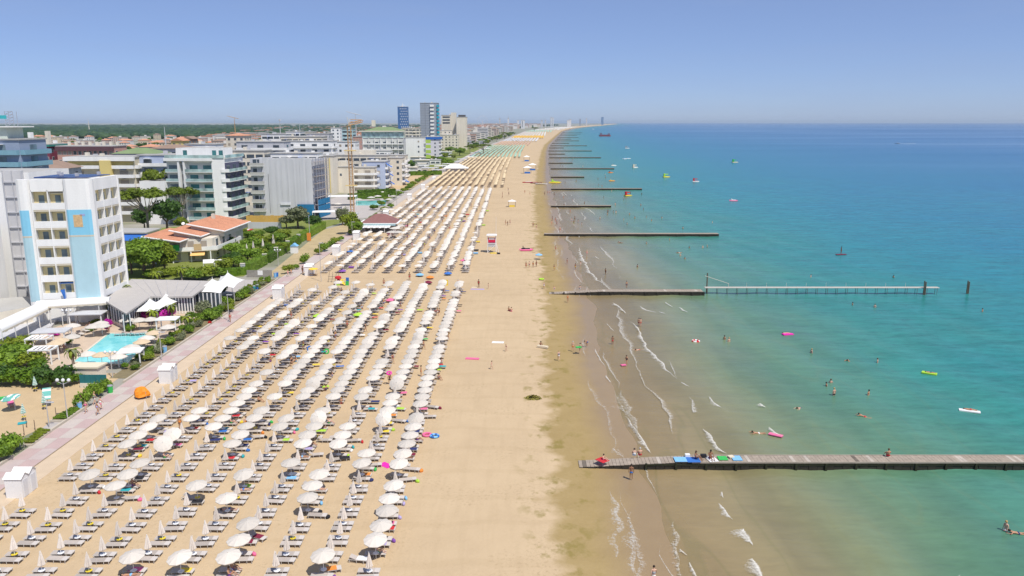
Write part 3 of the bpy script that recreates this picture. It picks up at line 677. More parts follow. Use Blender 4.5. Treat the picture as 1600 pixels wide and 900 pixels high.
# ================================================================== JETTIES
WOODG = M('weathered_plank', (.35, .29, .23), .9, .28, 1.6); WOODL = M('pale_plank', (.47, .41, .345), .9, .22, 1.4); WOODD = M('dark_plank', (.17, .14, .11), .9, .3, 1.5)
BLACKW = M('blackish_timber', (.035, .030, .022), .6, .3, 1.5); BLACKG = M('greenish_black_timber', (.028, .030, .014), .7, .3, 1.2)  # near-black timber for jetty sides, slightly greener on piles and wale
BEAMM = M('edge_beam', (.34, .29, .235), .85, .2, 1.2)
def jetty(label, y, w, x0, x1, near=0, pz=.50, group='timber groynes running out from the beach'):
    t = thing('jetty', label, 'jetty', (x0, y, 0), 0, group); L = x1 - x0
    if near:
        x = 0.0; i = 0
        jm = random.Random(3)
        while x < L and i < 290:
            pw = .40 if near == 1 else .55
            m = WOODG if jm.random() > .10 else (WOODL if jm.random() > .15 else WOODD)
            dz = pz + jm.uniform(-.008, .012) - (.56 * max(0, 1 - x / 11.0))
            put('plank', cube(m), t, (x + pw / 2, 0, dz - .03), (0, 0, R(jm.gauss(0, .35))), (pw - .022, w - .02 + jm.uniform(-.05, .03), .06)); x += pw; i += 1
    else:
        m = MB(); m.box(0, L, -w / 2, w / 2, pz - .08, pz); m.build('deck', WOODG, t)
    for s, nm in ((-1, 'edge_beam'), (1, 'edge_beam')):
        MB().box(12.0 if near else 3.0, L, s * (w / 2 + .06) - .07, s * (w / 2 + .06) + .07, pz - .10, pz + .045).build(nm, BEAMM, t)
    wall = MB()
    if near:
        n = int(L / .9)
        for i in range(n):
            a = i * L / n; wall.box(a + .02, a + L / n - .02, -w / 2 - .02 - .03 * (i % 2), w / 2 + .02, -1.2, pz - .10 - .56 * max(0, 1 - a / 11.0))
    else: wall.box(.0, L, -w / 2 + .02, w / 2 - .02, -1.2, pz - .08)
    wl = wall.build('side_wall', BLACKW, t)
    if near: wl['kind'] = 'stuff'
    if near == 1:
        MB().box(7.0, L, -w / 2 - .10, -w / 2 - .05, .12, .28).build('wale', BLACKG, t)
        for i in range(int(L / 3.2) - 2):
            bx('pile', BLACKG, 7 + i * 3.2, 7.22 + i * 3.2, -w / 2 - .22, -w / 2 - .06, -1.2, .40, t)
    elif y < 700:
        for i in range(0, int(L / 2.5), 1 if y < 400 else 2): bx('pile', BLACKW, 3 + i * 2.5, 3.28 + i * 2.5, -w / 2 - .2, -w / 2, -1.2, pz - .12, t)
    return t
jetty('long grey plank jetty in the foreground with sunbathers on it', 79.25, 1.7, 7.2, 78, 1)
jetty('grey jetty that ends at the start of the thin white pier', 166.0, 2.0, 8.0, 41, 2)
JT = [(255, 10.5, 67.3, 2.0), (343.5, 17, 43.2, 2.0), (434, 21.5, 71.2, 2.2), (531, 26, 48.3, 2.2), (628, 30.5, 80.6, 2.4), (715, 33, 54.5, 2.6), (826, 38.5, 92, 2.8), (921, 42, 61, 3), (1022, 46, 102, 3), (1145, 53, 74, 3.2), (1250, 60, 117, 3.4), (1400, 70, 100, 3.6), (1580, 85, 132, 4), (1740, 97, 128, 4), (1930, 110, 160, 4.4), (2250, 135, 182, 5), (2500, 152, 215, 5), (2850, 180, 250, 5.5)]
for i, (y, a, b, w) in enumerate(JT):
    side = 'long' if b - a > 40 else 'short'
    jetty(f'{side} dark timber groyne, {ordw(i + 3)} from the bottom of the photo', y, w, a, b)
# thin pier on legs beyond the second jetty
t = thing('pier', 'thin white pier on slender legs continuing the second jetty', 'pier', (41.6, 166.4, 0))
MB().box(0, 50.5, -.55, .55, 1.02, 1.14).build('walkway', M('pale_walkway', (.52, .48, .42), .8, .1, 1), t)
for i in range(24):
    x = .6 + i * 2.15
    for yy in (-.45, .45): put('leg', MB().tube((0, 0, -1.2), (0, 0, 1.0), .05, .05, 5).mesh('leg', M('pier_leg', (.16, .15, .13), .7)) if i == 0 and yy < 0 else bpy.data.meshes['leg'], t, (x, yy, 0))
    if i % 2 == 0 and i > 3: put('rail_post', MB().tube((0, 0, 1.1), (0, 0, 2.0), .03, .03, 5).mesh('rail_post', M('pier_rail', (.62, .58, .5), .7)) if i == 4 else bpy.data.meshes['rail_post'], t, (x, .5, 0))
MB().tube((0, .2, 3.6), (5.2, .2, 1.9), .05, .05, 5).tube((5.2, .2, 1.14), (5.2, .2, 2.0), .05, .05, 5).build('handrail', M('pier_rail', 0), t)
for lb, x, y, n, h in (('dark timber mooring post at the start of the thin pier', 42.4, 167.7, 1, 4.0), ('pair of dark timber posts near the end of the thin pier', 88.6, 165.6, 2, 2.7), ('lone bundle of timber posts standing in the sea', 98.6, 166.8, 2, 2.5)):
    t = thing('mooring_post', lb, 'post', (x, y, 0))
    for i in range(n): MB().tube((i * .32, 0, -1.5), (i * .34, .05 * i, h - i * .25), .16, .13, 8).build('post', M('post_wood', (.13, .11, .08), .9, .3), t)

# people, one by one
PL = [
 # px, py, z, pose, rot, skin, cloth, kind, hair, scale, label
 (986, 749, -.2, 'stand', 170, 2, 'blue', 'trunks', 'dark', 1.06, 'tanned man in blue trunks standing below the foreground jetty'),
 (1021, 912, -.3, 'walk', 180, 1, 'white', 'both', 'dark', 1.0, 'dark haired person half cut off at the bottom edge of the wet sand'),
 (768, 577, 0, 'walk', 60, 1, 'cream', 'bikini', 'brown', .85, 'child in pale bikini walking alone on the dry sand'),
 (791, 549, 0, 'walk', -70, 1, 'cream', 'bikini', 'blond', .80, 'fair child walking beside the white towel on the sand'),
 (873, 563, -.02, 'walk', 190, 1, 'white', 'both', 'blond', 1.0, 'person in white top walking on the olive wet sand'),
 (895, 548, -.06, 'stand', 170, 1, 'orange', 'trunks', 'grey', 1.0, 'man in orange shorts standing near the water edge'),
 (906, 551, -.1, 'walk', 150, 1, 'black', 'suit', 'dark', 1.0, 'person in black carrying the green float'),
 (917, 541, -.12, 'bend', -60, 0, 'blue', 'trunks', 'dark', .95, 'tanned person bending over at the water edge'),
 (957, 539, -.45, 'stand', 10, 2, 'red', 'trunks', 'dark', 1.0, 'person in red trunks wading in the purple shallows'),
 (979, 571, -.4, 'walk', -60, 0, 'black', 'suit', 'brown', 1.05, 'woman in black swimsuit wading with a pink float'),
 (998, 510, -.45, 'stand', 150, 0, 'maroon', 'trunks', 'dark', 1.0, 'sunburnt man wading at the breaking wave'),
 (1001, 510, -.45, 'stand', -150, 1, 'red', 'bikini', 'brown', .95, 'woman in red wading beside the sunburnt man'),
 (946, 429, -.4, 'stand', 120, 2, 'black', 'trunks', 'dark', 1.0, 'dark figure wading in the white foam line'),
 (868, 392, -.2, 'walk', 150, 0, 'red', 'trunks', 'brown', 1.0, 'bather in red trunks walking out of the swash'),
 (866, 423, -.15, 'walk', -40, 0, 'yellow', 'trunks', 'dark', 1.0, 'bather in yellow trunks on the wet sand by the foam'),
 (886, 413, -.3, 'walk', 90, 0, 'red', 'suit', 'dark', 1.0, 'woman in red swimsuit wading in the shallows'),
 (899, 421, -.35, 'stand', 30, 2, 'yellow', 'trunks', 'dark', 1.0, 'wading bather in yellow beside the woman in red'),
 (917, 399, -.4, 'stand', 0, 1, 'pink', 'bikini', 'blond', 1.0, 'fair woman wading beyond the foam line'),
 (907, 416, -.4, 'stand', 0, 1, 'white', 'trunks', 'brown', .8, 'child wading behind the foam line'),
 (850, 451, -.05, 'walk', 30, 1, 'white', 'both', 'blond', 1.0, 'person in white at the root of the second jetty'),
 (866, 452, .55, 'sit', 0, 1, 'blue', 'trunks', 'blond', .95, 'person in blue sitting at the root of the second jetty'),
 (906, 452, .60, 'sit', 180, 1, 'white', 'both', 'dark', 1.0, 'person in white sitting on the second jetty'),
 (979, 450, .60, 'stand', 200, 0, 'navy', 'trunks', 'dark', 1.0, 'figure standing on the second jetty'),
 (887, 472, -.1, 'stand', 20, 0, 'orange', 'suit', 'brown', 1.05, 'woman in orange below the second jetty'),
 (822, 419, 0, 'stand', 160, 0, 'red', 'trunks', 'dark', 1.05, 'leftmost of four tanned bathers by the tan edge of wet sand'),
 (827, 418, 0, 'stand', 200, 1, 'navy', 'trunks', 'brown', 1.0, 'second from the left of the four tanned bathers'),
 (833, 418, 0, 'stand', 140, 0, 'orange', 'suit', 'dark', 1.0, 'third from the left of the four tanned bathers'),
 (838, 417, 0, 'stand', 220, 2, 'maroon', 'trunks', 'dark', 1.05, 'rightmost of the four tanned bathers'),
 (748, 449, 0, 'stand', 150, 2, 'red', 'suit', 'dark', 1.15, 'woman in dark red standing on the lilac mat'),
 (763, 451, 0, 'stand', 100, 1, 'cream', 'trunks', 'brown', .8, 'child standing at the right end of the lilac mat'),
 (795, 486, 0, 'sit', 140, 0, 'maroon', 'trunks', 'dark', 1.05, 'left of two people sitting on the bare sand'),
 (799, 487, 0, 'sit', 190, 1, 'pink', 'bikini', 'brown', 1.05, 'right of two people sitting on the bare sand'),
 (845, 541, .02, 'sit', 20, 2, 'navy', 'trunks', 'dark', 1.05, 'tanned person sitting on the pale lounger at the wet sand edge'),
 (943, 719, .52, 'sit', 60, 1, 'pink', 'bikini', 'dark', .85, 'child on the red towel at the jetty root'),
 (991, 712, .58, 'sit', 180, 1, 'sky', 'both', 'dark', 1.0, 'person in pale blue sitting on the jetty edge, back turned'),
 (1000, 712, .58, 'sit', 185, 1, 'red', 'trunks', 'grey', 1.1, 'bare backed man sitting beside the person in pale blue'),
 (1087, 717, .60, 'sit', 60, 2, 'navy', 'trunks', 'brown', 1.1, 'tanned person sitting on the blue towel on the jetty'),
 (1110, 716, .60, 'sit', 10, 2, 'maroon', 'bikini', 'dark', 1.15, 'tanned woman sitting on the white towel on the jetty'),
 (1388, 713, .58, 'sit', 180, 0, 'red', 'trunks', 'brown', 1.05, 'lone man with reddened back sitting on the jetty'),
 # promenade
 (135, 645, .06, 'walk', -30, 1, 'pink', 'suit', 'brown', 1.1, 'walker in bright pink on the promenade by the round bush'),
 (148, 632, .06, 'walk', 150, 1, 'white', 'both', 'blond', 1.1, 'walker in white rearmost in the promenade group'),
 (153, 648, .06, 'walk', 140, 0, 'lilac', 'suit', 'dark', 1.1, 'walker in lilac at the front of the promenade group'),
 (158, 640, .06, 'walk', 150, 1, 'pink', 'both', 'brown', 1.1, 'walker in pale pink on the right of the promenade group'),
 (128, 638, .06, 'stand', 60, 1, 'sky', 'both', 'brown', 1.1, 'person in light blue beside the round bush'),
 (360, 503, .06, 'walk', 0, 0, 'red', 'suit', 'dark', 1.1, 'person in red on the promenade near the red flowers'),
 (473, 428, .06, 'stand', 60, 2, 'black', 'suit', 'dark', 1.25, 'person in black standing on the promenade by the cabin'),
 (450, 432, .06, 'walk', 60, 1, 'pink', 'suit', 'blond', 1.1, 'walker in pink by the bush at the path crossing'),
 (455, 430, .06, 'walk', 70, 1, 'orange', 'suit', 'brown', 1.05, 'walker in orange by the bush at the path crossing'),
 (544, 404, .06, 'walk', 20, 0, 'navy', 'both', 'dark', 1.1, 'person in navy near the third cabin'),
 (637, 357, 0, 'stand', 0, 2, 'black', 'suit', 'dark', 1.2, 'dark figure on the sand aisle beside the red roofed kiosk'),
 # beach gaps
 (534, 462, 0, 'walk', 180, 2, 'black', 'suit', 'dark', 1.1, 'dark figure walking in front of the toy house'),
 (640, 438, 0, 'stand', 30, 2, 'red', 'trunks', 'dark', 1.2, 'tanned bather with red trunks in the sand gap'),
 (600, 447, 0, 'stand', 30, 0, 'maroon', 'trunks', 'dark', 1.1, 'sunburnt bather at the front edge of the sand gap'),
 (716, 447, 0, 'stand', 0, 1, 'white', 'both', 'grey', 1.0, 'person in white at the last umbrella of the seaward column'),
 (629, 424, 0, 'stand', 0, 2, 'black', 'trunks', 'dark', 1.2, 'very tanned bather under the second block of umbrellas'),
 (609, 601, 0, 'walk', 190, 0, 'black', 'bikini', 'brown', 1.05, 'bather walking between umbrellas with a pink ring overhead'),
 (385, 672, 0, 'walk', 170, 1, 'orange', 'suit', 'brown', 1.1, 'person wrapped in orange beside the tilted umbrellas'),
 (282, 672, 0, 'stand', 170, 0, 'orange', 'suit', 'brown', 1.1, 'person in orange standing by a furled umbrella'),
 (658, 588, 0, 'stand', 90, 0, 'orange', 'trunks', 'dark', 1.05, 'bather in orange left of the seaward column'),
]
for px, py, z, pose, rot, sk, cl, kd, hr, sc, lb in PL: person(pg(px, py, z), pose, rot, lb, sk, cl, kd, hr, sc)
for i, (px, py, cl) in enumerate([(833, 355, 'navy'), (838, 358, 'maroon'), (863, 345, 'red'), (868, 347, 'pink'), (862, 352, 'orange'), (870, 352, 'red'), (790, 351, 'red'), (797, 351, 'navy'), (795, 305, 'navy'), (785, 310, 'black'), (785, 305, 'maroon'), (793, 353, 'grey'),
        (820, 302, 'red'), (828, 305, 'orange'), (851, 305, 'navy'), (856, 303, 'red'), (859, 303, 'black'), (866, 306, 'navy'), (794, 298, 'blue'), (875, 362, 'red')]):
    person(pg(px, py, -.1 if px > 850 else 0), 'walk' if i % 2 else 'stand', i * 47, f'distant beach walker in {cl}, {ordw(i + 1)} of those near the far waterline', i % 3, cl, 'trunks', 'dark', 1.1, 'distant beach walkers')
# swimmers: standing in the sea, waterline at chest, or lying flat
SW = [(1184, 677, 'swim', 'bather in white paddling left of the surf board'), (1250, 638, 'swim', 'swimmer in dark trunks floating flat'), (1350, 651, 'swim', 'swimmer kicking with pale legs'), (1303, 618, 'stand', 'bather standing waist deep behind two heads'),
      (1291, 604, 'chest', 'dark head of a bather left of a pair'), (1298, 599, 'chest', 'dark head of a bather right of a pair'), (1357, 617, 'chest2', 'bather in red with a dark haired child'), (1268, 551, 'chest', 'single dark head in the middle of the water'),
      (1325, 563, 'swim', 'swimmer with pale arms'), (1371, 566, 'chest', 'lone bather to the right of the pale swimmer'), (1132, 530, 'chest', 'left of two heads near the red ring'), (1139, 533, 'chest', 'right of two heads near the red ring'),
      (1332, 477, 'chest', 'bather just beyond the thin pier'), (1367, 480, 'chest', 'right bather just beyond the thin pier'), (1535, 487, 'chest', 'small head near the right edge of the photo'), (1571, 829, 'waist', 'woman in red standing in green water at right'), (1589, 833, 'swim', 'person floating flat beside the woman in red'),
      (998, 547, 'swim', 'child paddling in the shallow near the wave'), (996, 417, 'chest', 'bather alone past the foam line'), (1063, 400, 'chest', 'bather below the third jetty'), (1010, 340, 'chest', 'head of a left bather in the blue water'), (1034, 341, 'chest2', 'pair of bathers in the blue water'),
      (1018, 345, 'chest', 'bather between two others in blue water'), (1046, 376, 'chest', 'bather in front of the third jetty'), (1067, 357, 'chest', 'bather behind the end of the third jetty'), (1113, 348, 'chest', 'far small head right of the third jetty'), (1077, 388, 'chest', 'small dark head below the third jetty'), (1098, 387, 'chest', 'small dark head right below the third jetty'),
      (969, 379, 'swim', 'pinkish swimmer just below the third jetty'), (1010, 381, 'chest', 'bather below the middle of the third jetty'), (1061, 395, 'swim', 'swimmer with a mat below the third jetty'), (1105, 386, 'chest', 'right head of two below the third jetty'), (1070, 405, 'chest', 'bather seen near the mat swimmer'), (1267, 433, 'chest', 'head far beyond the thin pier'), (1396, 434, 'chest', 'small red cap beyond the thin pier')]
for i, (px, py, ps, lb) in enumerate(SW):
    dz = {'swim': .06, 'stand': -.62, 'waist': -.75, 'chest': -1.06, 'chest2': -.98}[ps]
    x, y = G(px, py, SEA_Z)
    person((x, y, SEA_Z + dz), 'swim' if ps == 'swim' else 'stand', (i * 67) % 360 if ps != 'swim' else (60 + i * 37) % 120 + 30, lb, i % 2, ['white', 'navy', 'red', 'black', 'pink'][i % 5], 'trunks', ['dark', 'brown', 'dark', 'blond'][i % 4], 1.1, None)
rg = random.Random(8)
for i in range(46):
    px = rg.uniform(872, 1010); py = rg.uniform(238, 352)
    if (px - 872) > 240 * (py - 232) / 120: px = 872 + rg.random() * 200 * (py - 232) / 120
    x, y = G(px, py, SEA_Z)
    person((x, y, SEA_Z - rg.uniform(.6, 1.0)), 'stand', rg.uniform(0, 360), f'tiny distant bather in the far shallows, {ordw(i + 1)} counted from the left shore', i % 3, rg.choice(list(CLO)), 'trunks', 'dark', 1.15, 'distant bathers between the far groynes')
# ================================================================== BEACH PROPS
def torus(name, mat, parent, R0, r, loc=(0, 0, 0), n=14, m=6, mat2=None):
    b = MB(); 
    for i in range(n):
        a = 2 * math.pi * i / n
        for j in range(m): q = 2 * math.pi * j / m; b.v.append(((R0 + r * math.cos(q)) * math.cos(a), (R0 + r * math.cos(q)) * math.sin(a), r * math.sin(q)))
    for i in range(n):
        for j in range(m): b.f.append((i * m + j, ((i + 1) % n) * m + j, ((i + 1) % n) * m + (j + 1) % m, i * m + (j + 1) % m)); b.mi.append(1 if mat2 and (i // 2) % 2 else 0)
    return put(name, b.mesh(name, [mat] + ([mat2] if mat2 else []), True), parent, loc)
def ring(px, py, z, label, c1, c2=None, rad=.45, rot=(0, 0, 0)):
    o = torus('swim_ring', CLO[c1], None, rad, rad * .33, (0, 0, 0), 16, 8, CLO[c2] if c2 else None); o.location = pg(px, py, z); o.rotation_euler = rot; tag(o, label, 'swim ring'); return o
ring(667, 679, .14, 'pink swim ring on the sand right of the seaward column', 'pink')
ring(679, 681, .14, 'blue swim ring on the sand beside the pink one', 'sky', 'blue')
ring(1087, 533, SEA_Z + .1, 'red and white swim ring floating alone in the sea', 'red', 'white', .55)
ring(484, 545, .5, 'blue swim ring propped upright among the umbrellas', 'blue', None, .38, (R(75), 0, .3))
ring(510, 549, .4, 'green swim ring propped upright among the umbrellas', 'green', None, .34, (R(75), 0, .2))
ring(846, 436, .15, 'lime swim ring lying on the olive wet sand', 'lime', None, .5)
ring(608, 583, 1.75, 'pink ring held overhead by a bather', 'magenta', None, .3, (R(25), 0, 0))
def mat_(px, py, z, label, col, L=1.7, w=.8, rot=0, name='towel', h=.03, cat='towel', group=None):
    b = MB(); n = 6
    for i in range(n + 1):
        x = -L / 2 + L * i / n; zz = h + (.012 * (i % 2) if name == 'towel' else 0)
        b.v += [(x, -w / 2, 0), (x, -w / 2, zz), (x, w / 2, zz + .006), (x, w / 2, 0)]
    for i in range(n):
        for q in range(3): b.f.append((i * 4 + q, i * 4 + q + 4, i * 4 + q + 5, i * 4 + q + 1)); b.mi.append(0)
    b.f += [(0, 1, 2, 3), (n * 4 + 3, n * 4 + 2, n * 4 + 1, n * 4)]; b.mi += [0, 0]
    o = b.build(name, CLO[col], None, pg(px, py, z) if py else (px[0], px[1], z), False, R(rot)); return tag(o, label, cat, group)
mat_(603, 727, .0, 'bright magenta towel lying on the sand', 'magenta', 1.5, .9, -40)
mat_(738, 561, 0, 'pale pink airbed on the bare sand', 'pink', 2.1, .7, -8, 'airbed', .14, 'airbed')
mat_(778, 535, 0, 'white and lilac mat on the bare sand', 'white', 2.0, 1.0, -6)
mat_(746, 452, 0, 'long lilac mat under the standing woman', 'lilac', 3.0, .9, -3)
mat_(741, 449, 0, 'cream towel next to the lilac mat', 'cream', 1.2, .7, 5)
mat_(941, 719, .565, 'red towel at the landward end of the jetty', 'red', 1.2, 1.0, -50)
mat_(1063, 718, .565, 'light blue towel on the foreground jetty', 'sky', 1.3, 1.2, 0)
mat_(1083, 718.5, .565, 'deeper blue towel under the tanned sitter on the jetty', 'blue', 1.4, 1.3, 0)
mat_(1112, 717.5, .565, 'white towel under the tanned woman on the jetty', 'white', 1.0, 1.4, 12)
mat_(1129, 716, .565, 'sage green towel on the foreground jetty', 'green', 1.0, 1.0, 0)
mat_(1151, 716, .565, 'blue and cream towel farthest right on the jetty', 'sky', 1.0, 1.2, 0)
mat_(1142, 714.5, .565, 'cream cushion beside the blue and cream towel', 'cream', .6, .5, 20, 'cushion', .15, 'cushion')
mat_(1099, 714, .565, 'black bag between the two towels on the jetty', 'black', .6, .4, 0, 'bag', .3, 'bag')
mat_(1074, 713.5, .565, 'white bag with dark straps between the blue towels', 'white', .5, .4, 0, 'bag', .3, 'bag')
mat_(1231, 523, SEA_Z + .02, 'magenta airbed floating in the sea with a bather', 'magenta', 1.9, .8, 8, 'airbed', .16, 'airbed')
mat_(1212, 680, SEA_Z + .02, 'pale pink bodyboard riding the small wave', 'pink', 1.6, .7, -35, 'bodyboard', .1, 'board')
mat_(1515, 643, SEA_Z + .02, 'white paddle board with a person lying on it', 'white', 2.4, .75, -25, 'paddle_board', .14, 'board')
mat_(1452, 584, SEA_Z + .02, 'lime and yellow airbed floating at right', 'lime', 2.0, .9, -35, 'airbed', .18, 'airbed')
mat_(927, 538, .75, 'green float held by the person in black at the shore', 'green', .9, .6, 10, 'float', .12, 'float').location = pg(904, 543, .85)
mat_(974, 571, SEA_Z + .05, 'pink float beside the woman in black swimsuit', 'pink', .8, .5, 20, 'float', .14, 'float')
mat_(1314, 398, SEA_Z + .02, 'dark paddle board under the lone standing paddler', 'maroon', 3.0, .8, 10, 'paddle_board', .14, 'board')
person(pg(1314, 397, SEA_Z + .16), 'stand', 90, 'lone paddler standing on a board far right', 2, 'red', 'trunks', 'dark', 1.35)
person((*G(1515, 642, SEA_Z), SEA_Z + .10), 'lie', 65, 'person lying on the white paddle board', 0, 'red', 'trunks', 'brown', 1.0)
person((*G(1453, 584, SEA_Z), SEA_Z + .12), 'lie', 60, 'person lying on the lime airbed', 0, 'navy', 'trunks', 'brown', .9)
person((*G(1228, 522, SEA_Z), SEA_Z + .10), 'lie', 90, 'person lying on the magenta airbed', 1, 'pink', 'bikini', 'brown', .9)
# towels, bags and people on and beside the loungers
keys = [k for k in HEROES if (k[0], k[1], ) in OPEN or k[0] < 20]; rg = random.Random(21); rg.shuffle(keys)
openkeys = [k for k in HEROES if (k[1], k[0]) in OPEN]; rg.shuffle(openkeys)
cols = ['red', 'blue', 'navy', 'purple', 'white', 'pink', 'sky', 'teal', 'maroon', 'lilac', 'lime', 'orange', 'yellow', 'green', 'black']
def wh(k): return f'{ordw(k[0] + 1)} from near end, {COLNAME[k[1]]}'
used = set()
for i, k in enumerate(openkeys[:64]):
    x, y, rz, var = HEROES[k]; c = cols[i % len(cols)]; nf = 'farther' if k[2] else 'nearer'
    if i % 5 == 1 and var == 0:
        kd = ['trunks', 'bikini'][i % 2]
        o = person((x - .12, y, .30), 'lie', 90 + math.degrees(rz), f'sunbather in {c}, {nf} lounger, {wh(k)}', i % 3, c, kd, 'dark', 1.0, 'sunbathers on loungers')
    elif i % 5 == 3 and var == 0:
        o = person((x + .1, y, .31), 'sit', 90 + math.degrees(rz), f'person in {c} sitting, {nf} lounger, {wh(k)}', i % 3, c, 'trunks', 'brown', 1.0, 'sunbathers on loungers')
    else:
        o = mat_((x + rg.uniform(-.1, .35), y), 0, .346, f'{c} towel on the {nf} lounger, {wh(k)}', c, rg.uniform(.7, 1.15), .62, math.degrees(rz), 'towel', .02, 'towel', 'towels on loungers')
for i, k in enumerate(openkeys[64:104]):
    x, y, rz, var = HEROES[k]; c = cols[(i * 4 + 1) % len(cols)]
    b = MB().lathe([(.16, 0), (.22, .12), (.19, .26), (.10, .32)], 8, 0, (0, 0, 0), True, None, 1.2, .7); b.tube((-.12, 0, .28), (0, 0, .42), .015, .015, 4).tube((0, 0, .42), (.12, 0, .28), .015, .015, 4)
    tag(b.build('beach_bag', CLO[c], None, (x + .95, y + rg.uniform(-.2, .2), 0), True, rg.random() * 3), f'{c} bag beside the {"farther" if k[2] else "nearer"} lounger, {wh(k)}', 'beach bag', 'beach bags')
# upper, denser rows: people and cloths beyond the labelled loungers
for i in range(70):
    c = rg.randrange(0, 10); r = rg.randrange(16, 44); x = col_x(c) + rg.uniform(.4, 1.25); y = ROW0 + ROWD * r + rg.choice((-.43, .43)); cl = rg.choice(cols)
    w_ = f'{ordw(r + 1)} from near end, {COLNAME[c]}'
    if i % 3 == 0: person((x, y, .02), rg.choice(('stand', 'sit', 'walk')), rg.uniform(0, 360), f'bather in {cl} by an umbrella, {w_}', i % 3, cl, rg.choice(('trunks', 'suit')), rg.choice(('dark', 'brown', 'blond')), 1.05, 'bathers among the umbrellas')
    else: mat_((x, y), 0, .346, f'{cl} cloth by the loungers, {w_}', cl, rg.uniform(.7, 1.2), rg.uniform(.5, .7), rg.uniform(-20, 20), 'towel', .03, 'towel', 'cloths among the far loungers')
for i in range(46):
    c = rg.randrange(0, 9); y = rg.uniform(190, 345); x = col_x(c) + rg.uniform(.5, 1.6); cl = rg.choice(cols)
    ps_ = rg.choice(('stand', 'sit', 'walk')); at_ = 'its front' if y < 230 else 'its middle' if y < 290 else 'its back'
    if i % 2: person((x, y, 0), ps_, rg.uniform(0, 360), f'bather in {cl} in the second block, {at_}, {dict(stand="standing", sit="sitting", walk="walking")[ps_]}, {COLNAME[c]}', i % 3, cl, rg.choice(('trunks', 'suit')), 'dark', 1.15, 'bathers in the second block')
    else: mat_((x, y), 0, .2, f'{["plain", "bright", "crumpled", "large"][i // 2 % 4]} {cl} cloth in the second umbrella block, {at_}, {COLNAME[c]}', cl, 1.3, .9, 0, 'towel', .25, 'towel', 'cloths in the second block')

# beach cabins: each a white hut with gabled roof, standing in joined pairs
CABW = M('cabin_white', (.80, .79, .78), .6, .04, 2); CABR = M('cabin_roof', (.82, .80, .76), .55, .03, 1); GREYD = M('cabin_door', (.68, .68, .70), .5, .05)
def cabin(x, y, label, sc=1.0, n=2):
    t = thing('beach_cabin', label, 'cabin', (x, y, 0), 0, 'white changing cabins along the sand path')
    for i in range(n):
        y0 = i * 1.25 * sc
        w = MB(); h = 2.05 * sc; W2 = .82 * sc; D = 1.22 * sc
        w.box(-W2, W2, y0, y0 + D, -.05, h); w.add([(-W2, y0, h), (-W2, y0 + D, h), (-W2, y0 + D / 2, h + .36 * sc), (W2, y0, h), (W2, y0 + D, h), (W2, y0 + D / 2, h + .36 * sc)], [(0, 1, 2), (3, 5, 4)])
        w.build('wall', CABW, t)
        r = MB(); e = .10 * sc
        for s in (0, 1):
            ya, yb = (y0 - e, y0 + D / 2) if s == 0 else (y0 + D + (e if i == n - 1 else 0), y0 + D / 2)
            za = h - .05; zb = h + .40 * sc
            r.add([(-W2 - e, ya, za), (W2 + e, ya, za), (W2 + e, yb, zb), (-W2 - e, yb, zb), (-W2 - e, ya, za + .05), (W2 + e, ya, za + .05), (W2 + e, yb, zb + .05), (-W2 - e, yb, zb + .05)], [(0, 1, 2, 3), (4, 7, 6, 5), (0, 4, 5, 1), (0, 3, 7, 4), (1, 5, 6, 2)])
        r.build('roof', CABR, t)
        for s in range(1):
            bx('door', GREYD, W2 + .002, W2 + .03, y0 + .25 * sc, y0 + .95 * sc, .05, 1.8 * sc, t)
    for i in range(6): bx('board', CABW, -W2 + .02 + i * 2 * W2 / 6, -W2 - .02 + (i + 1) * 2 * W2 / 6, -.018, .002, .02, h - .05, t)
    return t
for i, (px, py) in enumerate([(26, 779), (263, 600), (440, 468), (487, 431), (533, 399), (563, 375), (614, 340), (643, 312), (664, 296), (684, 283)]):
    x, y = G(px, py); x = -48.75 if i else -48.6
    cabin(x, y, f'white gabled beach cabin by the sand path, {["nearest to the camera", "second from the bottom", "third, by the side street", "fourth, by the yellow parasol", "fifth along the path", "sixth, left of the kiosk", "seventh, just beyond the kiosk", "eighth along the path", "ninth along the path", "farthest along the path"][i]}', 1.0 if i < 2 else 1.1)

# lifeguard tower
LW = M('tower_white', (.80, .78, .76), .5, .04); LR = M('tower_red', (.62, .02, .08), .5, .05)
t = thing('lifeguard_tower', 'white lifeguard tower with red cabin front by the seaward umbrellas', 'lifeguard tower', (-5.7, 219, 0))
for sx in (-1.1, 1.1):
    for yy in (0, 2.0): MB().tube((sx * 1.08, yy, -.1), (sx, yy, 5.0), .10, .10, 6).build('leg', LW, t)
bx('platform', LW, -1.2, 1.2, -.1, 2.1, 2.55, 2.7, t); bx('cabin_front', LR, -1.0, 1.0, -.02, .1, 2.95, 4.35, t); bx('side_panel', LW, .95, 1.05, .1, 2.0, 2.7, 4.3, t); bx('side_panel', LW, -1.05, -.95, .1, 2.0, 2.7, 4.3, t)
MB().prism([(-.95, .0), (.95, .0), (.5, .05), (-.5, .05)], 1.7, 2.55).build('apron', M('tower_grey', (.5, .5, .52), .6), t)
bx('sign_board', LW, -.8, .8, -.05, -.03, 3.75, 4.25, t)
MB().box(-1.45, 1.45, -.5, 2.4, 4.85, 5.0).box(-1.2, 1.2, -.3, 2.2, 5.0, 5.12).build('roof', LW, t)
MB().tube((-1.1, 0, .2), (1.1, 0, 2.4), .06, .06, 5).build('brace', LW, t)
l = MB(); l.tube((1.9, .5, 0), (1.25, .5, 2.7), .05, .05, 5).tube((1.9, 1.1, 0), (1.25, 1.1, 2.7), .05, .05, 5)
for i in range(7): l.tube((1.9 - .09 * i, .5, .35 * i + .2), (1.9 - .09 * i, 1.1, .35 * i + .2), .03, .03, 4)
l.build('ladder', LW, t)
MB().tube((1.2, 2.0, 0), (1.2, 2.0, 10), .05, .03, 6).build('flag_pole', LW, t)
